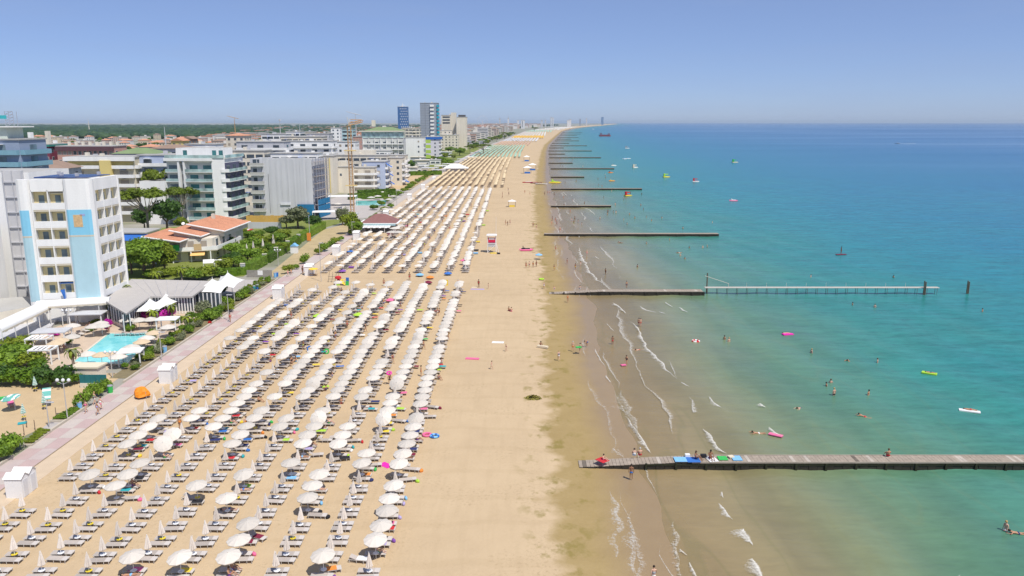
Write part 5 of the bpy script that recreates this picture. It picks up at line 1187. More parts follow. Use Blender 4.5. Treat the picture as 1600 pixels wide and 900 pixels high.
MB().lathe([(3.2, 0), (3.2, 6.4), (2.9, 6.4), (2.9, 6.0)], 20).build('wall', CRM, b.r, (0, 4, 0))

# ---- terracotta villa
vx0, vy0 = -93, 200
b = Bld('villa', 'two storey villa with stepped terracotta roofs and balconies, beside the green garden', vx0, vy0)
b.poly('wall', [(-93, 202.5), (-79.5, 207), (-79.5, 231), (-93, 226)], 0, 5.9, CRM)
A = ((-93, 202.5), (-79.5, 207)); R_ = ((-79.5, 207), (-79.5, 231))
b.balcs(A, [3.1], 0, b.L(A) + 1.2, 1.7, WHT, .9, CRM); b.balcs(R_, [3.1], -.5, 18, 1.5, WHT, .9, CRM)
b.windows(A, [.4, 3.4], [2.2, 5.4, 8.8, 12], 1.6, 2.0, SHUT); b.windows(R_, [.4, 3.4], [3, 8, 13], 1.5, 2.0)
for u, m_ in ((4.2, CLO['green']), (9.6, M('tan_awning', (.55, .40, .22), .8, .08))): b.f('balcony_awning', m_, A, u, u + 1.9, 1.66, 1.78, 3.2, 4.8)
for u in (0.2, 4.4, 8.8, 13.6): b.f('pillar', WHT, A, u - .14, u + .14, 1.4, 1.65, 0, 2.9)
m = MB(); m.add([(8.6, 5.0, 2.8), (11.8, 6.0, 2.8), (12.4, 3.6, 1.9), (9.0, 2.6, 1.9)], [(0, 3, 2, 1)]); m.build('orange_awning', M('orange_awning', (.80, .50, .18), .7, .06), b.r)
for xl, xr, y0, y1, zl, zr in ((-95, -85.4, 200, 217, 7.3, 6.0), (-90.2, -82.0, 205.5, 224, 8.2, 6.6), (-88, -77.8, 211.5, 233, 9.1, 7.2)):
    x0, x1, y0, y1 = xl - b.ox, xr - b.ox, y0 - b.oy, y1 - b.oy
    MB().add([(x0, y0, zl), (x1, y0, zr), (x1, y1, zr), (x0, y1, zl), (x0, y0, zl - .28), (x1, y0, zr - .28), (x1, y1, zr - .28), (x0, y1, zl - .28)], [(0, 1, 2, 3), (0, 4, 5, 1), (1, 5, 6, 2), (2, 6, 7, 3), (3, 7, 4, 0), (7, 6, 5, 4)]).build('roof', TER, b.r)
    m = MB(); k = int((y1 - y0) / .8)
    for i in range(k): yy = y0 + (i + .5) * (y1 - y0) / k; m.tube((x0 + .05, yy, zl + .02), (x1 - .05, yy, zr + .02), .11, .11, 4)
    kind(m.build('roof_tile_row', TER, b.r), 'stuff')
    MB().tube((x0, y0 - .05, zl - .05), (x1, y0 - .05, zr - .05), .19, .19, 5).build('fascia', WHT, b.r); MB().tube((x1 + .05, y0, zr - .1), (x1 + .05, y1, zr - .1), .17, .17, 5).build('gutter', WHT, b.r)
    MB().add([(x0 + .8, y0 + 1, 5.6), (x1 - .5, y0 + 1, 5.6), (x1 - .5, y0 + 1, zr - .3), (x0 + .8, y0 + 1, zl - .4), (x0 + .8, y1 - 1, 5.6), (x1 - .5, y1 - 1, 5.6), (x1 - .5, y1 - 1, zr - .3), (x0 + .8, y1 - 1, zl - .4)], [(0, 1, 2, 3), (1, 5, 6, 2), (5, 4, 7, 6), (4, 0, 3, 7)]).build('gable_wall', CRM, b.r)
MB().lathe([(.5, 0), (.45, .1), (.1, .16)], 10, 0, (0, 0, 0), True, Matrix.Rotation(R(60), 4, 'X')).build('dish_antenna', WHT, b.r, (1.5, 18, 8.4)); b.box('chimney', -86.6, -85.8, 226, 227, 8.2, 10.2, CRM)
# low house with the blue awning
x, y = G(212, 372, 3); b = Bld('flat_house', 'flat roofed low house with a deep blue awning behind the trees', x, y); b.box('wall', x - 9, x + 3, y, y + 9, 0, 4.4, CRM); b.box('roof', x - 9.5, x + 3.5, y - .5, y + 9.5, 4.4, 4.7, FLAT)
MB().add([(-6, 0, 4.2), (3.6, 0, 4.2), (3.8, -2.4, 2.6), (-6, -2.4, 2.6)], [(0, 3, 2, 1)]).build('blue_awning', AWB, b.r)

# ---- white apartment block with glass balconies
yA = 285.0; xa = XT(262, yA, 12); xb = XT(345, yA, 12); xc = XT(357, yA + 2, 12)
b = Bld('apartment_block', 'bright white apartment block with teal glass balconies in the middle', xa, yA)
zt = ZT(247, yA); FHa = (zt - 1.0) / 6.6; zs = [1.6 + FHa * i for i in range(6)]
xr = XT(388, yA + 14, 12)
xq = XT(355, yA, 12); core = [(xa, yA + 1), (XT(333, yA, 12), yA), (XT(336, yA, 12), yA - 1.5), (xq, yA - 1), (xq + .6, yA + 17), (xa, yA + 19)]
b.poly('wall', core, 0, zt, WHT, FLAT)
A = (core[0], core[1]); LA = b.L(A); B2 = (core[2], core[3]); R2 = (core[3], core[4])
b.balcs(A, zs, 0, 4.6, 1.5, BALG, 1.0, WHT, nwin=1, wmat=WINB, fh=FHa, wallmat=M('loggia_grey', (.66, .66, .62), .8, .06)); b.balcs(A, zs, 7.4, LA + 1.0, 1.7, BALG, 1.0, WHT, nwin=2, wmat=WINT, fh=FHa, wallmat=M('loggia_grey', 0))
for u in (5.0, 7.0): b.f('pillar', WHT, A, u - .35, u + .35, 0, 1.6, 0, zt)
b.f('top_band', WHT, A, -.2, LA + 1.2, 0, 1.8, zt - 1.0, zt); b.windows(A, [z + .3 for z in zs], [6.0], .9, 2.2, WIN)
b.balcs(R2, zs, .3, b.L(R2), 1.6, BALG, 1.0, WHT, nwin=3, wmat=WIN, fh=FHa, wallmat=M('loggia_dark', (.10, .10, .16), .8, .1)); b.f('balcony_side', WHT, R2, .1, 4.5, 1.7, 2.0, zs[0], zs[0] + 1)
for z in zs: b.f('balcony_front', WHT, B2, b.L(B2) - 1.2, b.L(B2) + 1.6, .05, .3, z - .2, z + 1.0)
ph0 = zt + .1; b.poly('penthouse', [(xa + 2, yA + 5), (xq - 3, yA + 3.5), (xq - 2, yA + 14), (xa + 2, yA + 16)], zt, zt + 3.4, WHT, FLAT)
A3 = ((xa + 2, yA + 5), (xq - 3, yA + 3.5)); b.windows(A3, [zt + .2], [3.5, 14.5, 17], 1.5, 2.4, WINT); b.f('terrace_rail', BALG, A, .2, LA + 1, 1.5, 1.56, zt, zt + 1.1); b.f('terrace_rail', BALG, B2, 0, b.L(B2), .2, .26, zt, zt + 1.1); b.f('terrace_rail', BALG, R2, 0, b.L(R2), .5, .56, zt, zt + 1.1)
b.poly('low_wing', [(xa - 9, yA - 2), (xa, yA - 2), (xa, yA + 12), (xa - 9, yA + 12)], 0, zs[4] + .2, WHT, FLAT)
# grey slats block between apartment and wrapped building
x0 = XT(394, 300, 10); b = Bld('narrow_block', 'narrow grey block squeezed between the white apartments and the wrapped building', x0, 300); b.box('wall', x0, x0 + 5, 300, 312, 0, ZT(248, 300), GRY)
A = ((x0, 300), (x0 + 5, 300)); b.balcs(A, [3 + 3.4 * i for i in range(6)], 0, 5, 1.2, M('balc_grey', (.48, .47, .44), .8, .06), 1.0, WHT, nwin=1, fh=3.4)
# ---- wrapped building
yW = 300.0; x0 = XT(404, yW, 10); x1 = XT(489, yW, 10); zt = ZT(247, yW)
b = Bld('wrapped_building', 'building wrapped in pale grey scaffold sheeting', x0, yW); WRAP = M('wrap_sheet', (.60, .60, .62), .6, .06, .15)
b.poly('wall', [(x0 + .5, yW + .5), (x1 - .5, yW + .5), (x1 + 1.4, yW + 15), (x0 + .5, yW + 15)], 0, zt - .6, GRY, FLAT)
n = 9; w = (x1 - x0) / n
for i in range(n):
    m = MB(); k = 6
    for j in range(k + 1):
        z = (zt + .3 * math.sin(i * 2.1)) * j / k
        for q in range(4): m.v.append((i * w + w * q / 3.0 * .985, .035 * math.sin(q * 2.1 + i) + .03 * math.sin(j * 1.3 + i * 1.9) - .1, z))
    for j in range(k):
        for q in range(3): m.f.append((j * 4 + q, j * 4 + q + 1, j * 4 + q + 5, j * 4 + q + 4)); m.mi.append(0)
    m.build('sheet', WRAP, b.r)
bx('sign_banner', M('banner_white', (.75, .75, .78), .6), 8.2, 12.1, -.5, -.42, ZT(320, yW), ZT(316, yW), b.r)
bx('dark_slit', DKM, 4.1, 4.2, -.25, -.2, 2, 17, b.r); bx('dark_slit', DKM, 1.7, 1.78, -.25, -.2, 14, 20, b.r)
SCF = M('scaffold_steel', (.34, .36, .42), .5, .15, 1); NETB = M('net_blue', (.02, .17, .33), .8, .25, 1.2)
rx, rl = x1, 25
m = MB()
A = ((x1, yW + 1), (x1 + 1.6, yW + 15)); LA = b.L(A)
for i in range(6):
    u = i * LA / 5
    for v in (.3, 1.5): b.f('scaffold_pole', SCF, A, u - .06, u + .06, v - .06, v + .06, 0, zt - (3 if i > 5 else 0))
for j in range(8): b.f('scaffold_deck', M('deck_wood', (.36, .32, .30), .8, .2, 1), A, 0, LA, .3, 1.5, 2.3 + j * 2.7, 2.42 + j * 2.7); b.f('scaffold_rail', SCF, A, 0, LA, 1.46, 1.54, 3.2 + j * 2.7, 3.3 + j * 2.7)
for j in range(3): b.f('blue_net', NETB, A, 0, LA - 1, 1.6, 1.66, .1 + j * 2.4, 2.2 + j * 2.4)
b.box('blue_net', x1 - 6, x1 + .4, yW - .9, yW - .8, 0.2, 5.5, NETB)
# orange hoarding and grey wall at its foot
t = thing('site_hoarding', 'orange timber hoarding at the foot of the wrapped building', 'fence', (*G(385, 347), 0)); HO = M('hoarding', (.62, .38, .10), .85, .12, .5)
(xh, yh), (xh2, yh2) = G(385, 347), G(446, 349)
for i in range(12): bx('panel', HO, (xh2 - xh) * i / 12 + .03, (xh2 - xh) * (i + 1) / 12 - .03, -.05, .05, 0, 2.4 + .15 * (i % 3 == 1), t)
t = thing('garden_wall', 'low grey concrete wall between garden and building site', 'wall', (*G(388, 357), 0)); (xg, yg), (xg2, _) = G(388, 357), G(440, 357); bx('panel', GRY, 0, xg2 - xg, -.15, .15, 0, 2.2, t)
t = thing('red_canopy', 'red and white slatted canopy beside the villa', 'canopy', (*G(360, 372), 0))
for i in range(8): bx('slat', CLO['red'] if i % 2 else AWW, -1 + i * 1.0, -.1 + i * 1.0, -2, 2, 2.6, 2.7, t)
for xx in (-1, 6.6):
    for yy in (-1.8, 1.8): bx('post', WHT, xx, xx + .15, yy, yy + .15, 0, 2.6, t)

# ---- generic blocks, each placed from its front corners in the photograph
_w = {}
def block_building(label, pxl, pxr, pytop, y, depth, wall, fh=3.2, style='win', n=None, name='apartment_building', roof=None, wmat=None, balc=None, pent=False, side=True, cols=None, frame=False, zbase=0, group=None, par=None, wallm2=None, hr=1.6):
    z1 = ZT(pytop, y); x0 = XT(pxl, y, z1 / 2); x1 = XT(pxr, y, z1 / 2)
    b = Bld(name, label, x0, y, 'building', group); b.box('wall', x0, x1, y, y + depth, -.05, z1, wall)
    n = n or max(1, int((z1 - .6) / fh)); zs = [z1 - .5 - fh * (i + 1) for i in range(n)]; zs = [z for z in zs if z > -.8][::-1]
    A = ((x0, y), (x1, y)); Rs = ((x1, y), (x1, y + depth)); w = x1 - x0
    nc = cols or max(2, int(w / 3.4)); nr = max(2, int(depth / 4.5))
    if style == 'win':
        b.windows(A, [z + .8 for z in zs], [w * (i + .5) / nc for i in range(nc)], min(1.5, w / nc * .55), 1.5, wmat, frame)
        if side: b.windows(Rs, [z + .8 for z in zs], [depth * (i + .5) / nr for i in range(nr)], 1.4, 1.5, wmat, frame)
    elif style == 'balc':
        b.balcs(A, zs, .1, w - .1, 1.3, par or WHT, 1.0, par or WHT, nwin=max(1, nc // 2), wmat=wmat, fh=fh, wallmat=wallm2)
        if side: b.balcs(Rs, zs, .1, depth - .1, 1.3, par or WHT, 1.0, par or WHT, nwin=max(1, nr // 2), wmat=wmat, fh=fh)
    elif style == 'strip':
        for z in zs:
            b.f('window_strip', wmat or WIN, A, .6, w - .6, -.02, .06, z + .8, z + 2.3); [b.f('pier', wall, A, u_ - .35, u_ + .35, -.02, .12, z + .75, z + 2.35) for u_ in [w * q_ / max(2, int(w / 3.6)) for q_ in range(1, max(2, int(w / 3.6)))]]; [b.f('awning', FR.choice((AWW, TRIM, AWB)), A, u_, u_ + 1.8, .1, .9, z + 2.2, z + 2.32) for u_ in [w * FR.random() * .8 for _ in range(int(w / 9))]]
            if side: b.f('window_strip', wmat or WIN, Rs, .6, depth - .6, -.02, .06, z + .8, z + 2.3)
    elif style == 'sidebalc':
        b.windows(A, [z + .8 for z in zs], [w * .72], 1.4, 1.5, wmat, frame); b.balcs(Rs, zs, .1, depth - .1, 1.4, par or WHT, 1.0, WHT, nwin=max(1, nr // 2), wmat=wmat, fh=fh)
    if roof in ('hip', 'gable'): gable(b, x0, x1, y, y + depth, z1, z1 + hr, wallm2 if False else (balc or TER), roof == 'hip', .7)
    else:
        b.box('roof', x0 - .3, x1 + .3, y - .3, y + depth + .3, z1, z1 + .35, roof or FLAT)
        if pent: b.box('penthouse', x0 + w * .2, x0 + w * .75, y + depth * .3, y + depth * .8, z1 + .35, z1 + 2.9, wall)
        rr = random.Random(int(pxl * 7 + pytop))
        for i in range(min(3, int(w / 6))): xx = x0 + rr.uniform(.1, .85) * w; yy = y + rr.uniform(.2, .8) * depth; b.box('roof_unit', xx, xx + 1.3, yy, yy + 1.3, z1 + .35, z1 + rr.uniform(.9, 1.7), rr.choice((WHT, GRY, CRM)))
    return b, x0, x1, z1
LG = M('loggia_grey', 0)
b, x0, x1, z1 = block_building('blue glass balcony block cut by the left edge behind the hotel', -20, 41, 219, 205, 12, M('render_steel_blue', (.30, .36, .47), .6, .08, .3), 3.0, 'balc', wmat=WINB, par=M('balc_glass2', (.22, .40, .48), .15, .1), name='glass_block')
b.box('penthouse', x0 + 4, x1 - 4, 207, 214, z1, z1 + 3.2, M('pent_green', (.60, .66, .58), .6)); b.box('roof_edge', x0 + 3, x1 - 1.5, 206, 215, z1 + 3.2, z1 + 3.5, WHT)
xs, zs_ = XT(4, 210, 36), ZT(199, 210); t = thing('rooftop_scaffold', 'scaffold tower with teal sheet on the roof at the far left', 'scaffold', (xs, 210, z1 + 3.5)); hh = ZT(174, 210) - z1 - 3.5
for xx in (.8, 2.9):
    for yy in (0, 1.6): MB().tube((xx, yy, 0), (xx, yy, hh), .08, .08, 5).build('scaffold_pole', SCF, t)
for j in range(5): MB().tube((.8, 0, hh * j / 5), (2.9, 0, hh * (j + 1) / 5), .06, .06, 4).build('brace', SCF, t); MB().tube((.8, 0, hh * (j + 1) / 5), (2.9, 0, hh * (j + 1) / 5), .06, .06, 4).build('rail', SCF, t)
bx('teal_sheet', M('teal_sheet', (.05, .42, .45), .6, .1), -4, 1.2, -.1, 0, hh - 1.9, hh - 1.0, t)
b, x0, x1, z1 = block_building('maroon building with green eaves and two white chimneys', 48, 82, 226, 330, 14, MAR, 3.4, 'win', wmat=WIN, cols=4, frame=True); b.box('eaves', x0 - .5, x1 + .5, 329.4, 344, z1 - .8, z1, M('green_trim', (.05, .22, .18), .7)); b.box('chimney', x0 + .3, x0 + 1.6, 331, 333, z1, z1 + 5, WHT); b.box('chimney', x1 - 1.6, x1 - .3, 331, 333, z1, z1 + 5.5, CRM)
b, x0, x1, z1 = block_building('long pink brick building with dark brown roof band', 94, 181, 229, 330, 12, PINK, 3.6, 'win', wmat=WIN, cols=11, frame=True); b.box('roof_band', x0 - .4, x1 + .4, 329.3, 330.2, z1 - 1.8, z1, M('brown_band', (.12, .06, .07), .8))
for i in range(8): b.box('chimney', x0 + 2 + i * 2.9, x0 + 2.9 + i * 2.9, 335, 336, z1, z1 + 1.9, CRM)
block_building('grey house with broad brown hip roof behind the hotel', 53, 100, 264, 240, 12, GRY, 3.0, 'win', roof='hip', balc=BRN, name='hip_roof_house', wmat=WIN, hr=2.4, frame=True)
b, x0, x1, z1 = block_building('yellow apartment block with stacked white parapets', 110, 214, 246, 288, 13, M('render_sand', (.60, .54, .40), .85, .08, .3), 3.3, 'balc', wmat=SHUT, name='yellow_block'); b.box('yellow_tower', x0 + 12.5, x0 + 16.5, 286, 287.9, 0, z1 - 1, YEL); b.box('yellow_storey', x0 + .3, x1 - .3, 287.9, 287.97, z1 - 4, z1 - 1.4, YEL)
b.box('upper_band', x0 - .6, x1 + .6, 286.3, 287.4, z1 - 1.2, z1 + .2, WHT)
block_building('lower cream terrace block right of the yellow apartments', 205, 246, 288, 300, 10, CRM, 3.2, 'balc', name='cream_block', side=True)
block_building('long grey house under a pale green roof', 182, 248, 240, 300, 12, GRY, 3.2, 'win', roof='hip', balc=GRN, hr=2.0, frame=True, name='green_roof_house')
block_building('blue and white rendered house with small awnings', 219, 281, 243, 292, 12, BLU, 3.2, 'balc', name='blue_house', wmat=WIN)
b, x0, x1, z1 = block_building('cream building with tall yellow vertical stripes', 499, 521, 244, 400, 12, CRM, 3.3, 'none', name='striped_building')
for i in range(4): b.box('yellow_stripe', x0 + .5 + i * 1.45, x0 + 1.3 + i * 1.45, 399.9, 400.02, 1, z1 - 1, YEL if i % 2 else SHUT)
b, x0, x1, z1 = block_building('long cream block with blank wall behind the crane', 521, 547, 261, 412, 12, CRM, 3.3, 'none', name='cream_block', pent=True); b.windows(((x0, 412), (x1, 412)), [z1 - 4.5], [4], 1.0, 1.2, WIN)
block_building('long white flat roofed house with a row of windows behind the crane', 520, 606, 243, 455, 12, CRM, 3.3, 'strip', name='flat_block', pent=True)
block_building('cream balcony house with brown blinds in front of the blue wall', 545, 585, 262, 424, 9, CRM, 3.2, 'balc', wmat=SHUT, name='balcony_house')
b, x0, x1, z1 = block_building('pale blue side walled house with bright blue awnings', 566, 602, 253, 434, 18, BLU, 3.3, 'sidebalc', name='blue_wall_house'); 
for i in range(3): MB().add([(x1 - x0 + .1, 2 + i * 4, z1 - 1 - i * 5), (x1 - x0 + .1, 6 + i * 4, z1 - 1 - i * 5), (x1 - x0 + 3.2, 6 + i * 4, z1 - 3 - i * 5), (x1 - x0 + 3.2, 2 + i * 4, z1 - 3 - i * 5)], [(0, 3, 2, 1)]).build('blue_awning', AWB, b.r)
b, x0, x1, z1 = block_building('cream slab house right of the blue awnings', 606, 628, 247, 460, 14, CRM, 3.3, 'sidebalc', name='cream_slab'); MB().add([(x1 - x0 + .1, 2, 3), (x1 - x0 + .1, 8, 3), (x1 - x0 + 3.4, 8, 1.6), (x1 - x0 + 3.4, 2, 1.6)], [(0, 3, 2, 1)]).build('blue_awning', AWB, b.r)
b, x0, x1, z1 = block_building('long terrace hotel with row of white cell balconies and green roof mound', 558, 632, 216, 770, 18, GRY, 5.2, 'balc', name='terrace_hotel', wmat=WIN, wallm2=LG, side=False)
b.box('glass_floor', x0 + 4, x1 - 1, 774, 786, z1 + .4, z1 + 6.0, BALG); b.box('upper_roof', x0 + 2, x1, 772, 788, z1 + 6.0, z1 + 7.0, CRM)
for i in range(9): b.box('cell_wall', x0 + .2 + i * (x1 - x0 - .6) / 8, x0 + .5 + i * (x1 - x0 - .6) / 8, 768.4, 770, 0, z1, WHT)
gable(b, x0 + 6, x1 - 3, 778, 800, z1 + 7.0, z1 + 10.5, GRN, True, .5, 'green_mound'); b.box('lift_house', x0 + 12, x0 + 15, 786, 792, z1 + 11, z1 + 17, CRM)
b, x0, x1, z1 = block_building('white slab hotel with a column of windows and lime green accents', 634, 662, 215, 735, 18, WHT, 4.6, 'sidebalc', name='slab_hotel', frame=True); 
b2, x2, x3, z2 = block_building('grey white hotel with blue roof band beside the lime accents', 664, 686, 214, 780, 20, M('render_lilac', (.62, .61, .66), .8, .04), 3.6, 'sidebalc', name='blue_band_hotel'); b2.box('roof_band', x2 - .4, x3 + 1.8, 779.4, 801, z2 - 2.4, z2 - .2, AWB)
for i in range(5): b.box('lime_panel', x1 + 1.8, x1 + 6.4, 736 + .02 * i, 736.4 + .02 * i, z1 - 5 - i * 4.6, z1 - 2 - i * 4.6, LGR)
# towers
b, x0, x1, z1 = block_building('tall slate grey tower with white balconies and turquoise edge', 657, 684, 161, 950, 22, M('render_slate', (.30, .33, .38), .7, .05, .1), 4.4, 'none', name='grey_tower')
w = x1 - x0
for i in range(12):
    z = z1 - 2 - i * 4.35; b.box('balcony', x0 + w * .58, x0 + w * .80, 948.2, 950, z - 2.2, z, WHT); b.box('turquoise_panel', x1 - .9, x1 + 1.9, 949, 955, z - 2.6, z - .2, M('turquoise', (.02, .36, .48), .5, .1))
for i in range(18): b.box('joint', x0 + .2, x0 + w * .56, 949.94, 950.03, z1 - 2.9 * i - 3, z1 - 2.9 * i - 2.8, M('slate_joint', (.22, .24, .28), .7))
b.box('joint', x0 + w * .28, x0 + w * .30, 949.92, 950.02, 0, z1, M('slate_joint', 0))
b, x0, x1, z1 = block_building('blue latticed cylinder like tower with a white spire', 622, 637, 167, 1150, 14, M('tower_blue', (.06, .15, .34), .5, .1, .2), 4, 'none', name='blue_tower')
for i in range(14):
    for j in range(4):
        b.box('white_panel', x0 + 3.2 + j * 2.7 + 1.3 * (i % 2), x0 + 4.5 + j * 2.7 + 1.3 * (i % 2), 1149.7, 1150, z1 - 3.4 - i * 3.6, z1 - 1.8 - i * 3.6, M('lattice_white', (.50, .55, .62), .6))
MB().tube((0, 0, 0), (0, 0, 6), .5, .08, 6).tube((-4, 0, 0), (0, 0, 4), .15, .1, 4).tube((4, 0, 0), (0, 0, 4), .15, .1, 4).build('spire', WHT, b.r, ((x1 - x0) / 2, 5, z1 + .3))
b, x0, x1, z1 = block_building('cream tower with shaded loggias and a taller lift shaft', 690, 705, 180, 1080, 18, CRM, 3.6, 'none', name='cream_tower'); b.box('lift_shaft', x1, x1 + 6.4, 1081, 1096, 0, z1 + 3.5, CRM)
for i in range(3): b.box('loggia', x0 + 1.6, x1 - 1.6, 1079.9, 1080.05, z1 - 3.5 - i * 3.8, z1 - 1.5 - i * 3.8, WIN)  # flat dark panels stand in for the shade inside the loggias
b, x0, x1, z1 = block_building('blank cream tower with dark roof screen', 714, 729, 183, 1060, 20, CRM, 3.6, 'none', name='blank_tower'); b.box('roof_screen', x0 + 2, x1 - 1.5, 1062, 1072, z1, z1 + 3, DKM); b.windows(((x1, 1060), (x1, 1080)), [6 + 4 * i for i in range(9)], [5, 13], 1.2, 1.6, WIN, False)
block_building('broad cream hotel with columns of windows below the towers', 689, 716, 211, 1030, 20, CRM, 3.5, 'win', name='cream_hotel', cols=5)
block_building('low cream annexe in front of the cream tower', 686, 706, 204, 1050, 14, CRM, 3.5, 'win', name='cream_annexe', cols=3)
# middle distance, between the apartment block and the terrace hotel
for lab, a, c, tp, y, d, w_, st, rf, bm in [
    ('long house with grey roof and purple shaded windows', 372, 446, 222, 400, 12, GRY, 'balc', None, None), ('beige house under a brown terrace', 358, 415, 236, 350, 10, CRM, 'strip', None, None),
    ('wide white block with pink panels and shaded bays', 447, 520, 221, 480, 14, WHT, 'balc', None, None), ('long flat white roofed block with a blue awning', 440, 505, 214, 540, 14, CRM, 'strip', None, None),
    ('white stepped block behind the grey roofed house', 410, 448, 210, 560, 14, WHT, 'strip', None, None), ('orange ended white house left of the terrace hotel', 528, 556, 222, 520, 14, WHT, 'win', None, None),
    ('low white house behind the wrapped building', 425, 498, 240, 345, 10, WHT, 'strip', None, None), ('white vaulted hall beyond the grey roofs', 448, 470, 206, 640, 16, WHT, 'strip', None, None),
    ('sand coloured flat block on the far side of the crane', 470, 490, 206, 660, 14, CRM, 'strip', None, None), ('purple grey house with a broken roof line', 480, 515, 209, 600, 14, GRY, 'win', None, None),
    ('small white rooftop house by the tree line', 518, 532, 200, 800, 12, WHT, 'win', None, None), ('teal tinted block behind the crane jib', 535, 552, 202, 720, 14, M('render_teal', (.42, .58, .60), .8), 'strip', None, None),
    ('white villa with terracotta roof behind the maroon block', 355, 384, 212, 520, 14, CRM, 'win', 'hip', TER), ('yellow gabled villa left of the white apartments', 270, 288, 220, 480, 10, YEL, 'win', 'gable', TER),
    ('brown chalet with a dark gable', 288, 302, 217, 500, 10, BRN, 'win', 'gable', BRN), ('grey long house just above the apartment roof', 240, 296, 232, 340, 11, GRY, 'win', 'hip', BRN),
    ('white long house above the blue rendered house', 292, 340, 226, 360, 10, WHT, 'strip', None, None), ('low white hall left of the slab hotel', 560, 610, 236, 600, 12, WHT, 'strip', None, None),
    ('low grey roofed restaurant before the terrace hotel', 560, 632, 247, 540, 14, GRY, 'strip', None, None), ('cream house with rust coloured end', 590, 634, 243, 520, 12, CRM, 'balc', None, None),
    ('white terrace cafe at the foot of the slab hotel', 650, 688, 250, 690, 10, WHT, 'strip', None, None), ('small white cafe roofs left of the promenade hedge', 630, 668, 262, 590, 8, CRM, 'strip', None, None),
    ('white office block below the blue tower', 628, 656, 200, 900, 16, CRM, 'strip', None, None), ('brick ended house near the crane', 552, 562, 214, 600, 12, PINK, 'win', None, None)]:
    block_building(lab, a, c, tp, y, d, w_, 3.3, st, roof=rf, balc=bm, name='town_house' if y > 470 else 'town_block', wmat=random.choice((WIN, WINB, WIN)))
# ================================================================== VEGETATION
LF1 = LEAF('leaf_bright', (.075, .14, .013), (.25, .38, .035)); LF2 = LEAF('leaf_dark', (.03, .075, .012), (.10, .19, .03)); LF3 = LEAF('leaf_pine', (.07, .105, .010), (.21, .28, .022), .35)
LF4 = LEAF('leaf_lime', (.12, .17, .012), (.28, .34, .03)); LF5 = LEAF('leaf_grey', (.13, .15, .075), (.26, .28, .15)); LF6 = LEAF('leaf_hedge', (.055, .11, .010), (.17, .29, .02)); BOUG = LEAF('petal_magenta', (.42, .01, .28), (.75, .05, .55), 1.2)
BARK = M('bark', (.17, .12, .085), .95, .25, 2); BARKG = M('bark_grey', (.26, .22, .18), .95, .2, 2)
def leafmesh(name, mat, lobes, n, size, seed, flat=0.0, core=True):
    rg = np.random.default_rng(seed); lob = np.array(lobes, float); w = lob[:, 3] * lob[:, 4]; w = w / w.sum()
    ix = rg.choice(len(lob), n, p=w); d = rg.normal(size=(n, 3)); d /= np.linalg.norm(d, axis=1)[:, None]
    d[:, 2] = np.where(d[:, 2] < -.35, -d[:, 2] * .6, d[:, 2]); rad = rg.random(n) ** .35 * rg.uniform(.82, 1.12, n)
    L = lob[ix]; c = L[:, :3] + d * rad[:, None] * np.stack([L[:, 3], L[:, 3], L[:, 4]], 1)
    nn = d + rg.normal(size=(n, 3)) * .55; nn[:, 2] += flat; nn /= np.linalg.norm(nn, axis=1)[:, None]
    a = np.cross(nn, rg.normal(size=(n, 3))); a /= np.linalg.norm(a, axis=1)[:, None]; b = np.cross(nn, a)
    s = size * rg.uniform(.6, 1.4, n)[:, None]; t = s * rg.uniform(.5, .9, n)[:, None]
    q = np.stack([c - a * s, c - b * t, c + a * s, c + b * t], 1).reshape(-1, 3)
    F_ = np.arange(4 * n).reshape(-1, 4)
    V = q.tolist(); Fc = F_.tolist()
    if core:
        mb = MB()
        for x, y, z, r, rz in lob: mb.lathe([(.05 * r, -.55 * rz), (.5 * r, -.3 * rz), (.62 * r, .05 * rz), (.42 * r, .42 * rz), (.05, .6 * rz)], 7, 0, (x, y, z))
        o = len(V); V += mb.v; Fc += [[i + o for i in f] for f in mb.f]
    me = bpy.data.meshes.new(name); me.from_pydata(V, [], Fc); me.materials.append(mat); me.update(); return me
def lobes_round(rg, R0, n, zc, spread=.62, rr=(.38, .58), zs=.8):
    out = []
    for i in range(n):
        a = rg.uniform(0, 6.28); r = R0 * spread * math.sqrt(rg.random()); z = zc + R0 * zs * rg.uniform(-.45, .55) * (1 - .5 * r / R0); q = R0 * rg.uniform(*rr); out.append((r * math.cos(a), r * math.sin(a), z, q, q * .85))
    return out
def trunkmesh(name, mat, h, r, lobes, seed, n=6):
    rg = random.Random(seed); m = MB(); k = Vector((rg.uniform(-.2, .2) * h * .2, rg.uniform(-.1, .1) * h * .2, h * .55)); m.tube((0, 0, -.3), k, r, r * .72, 7)
    for lb in lobes[:n]:
        e = Vector(lb[:3]); mid = k.lerp(e, .55) + Vector((0, 0, -.06 * h)); m.tube(k, mid, r * .5, r * .32, 5).tube(mid, e, r * .32, r * .12, 5)
    return m.mesh(name, mat)
TREES = {}
def mk(kind_, v, leaf, R0, n, zc, leaves, size, bark=BARK, **kw):
    rg = random.Random(v * 13 + hash(kind_) % 97 if False else v * 13 + len(kind_)); lb = lobes_round(rg, R0, n, zc, **kw)
    TREES[(kind_, v)] = (leafmesh('crown_' + kind_, leaf, lb, leaves, size, v + 5), trunkmesh('trunk_' + kind_, bark, zc, .06 * R0 + .08, lb, v))
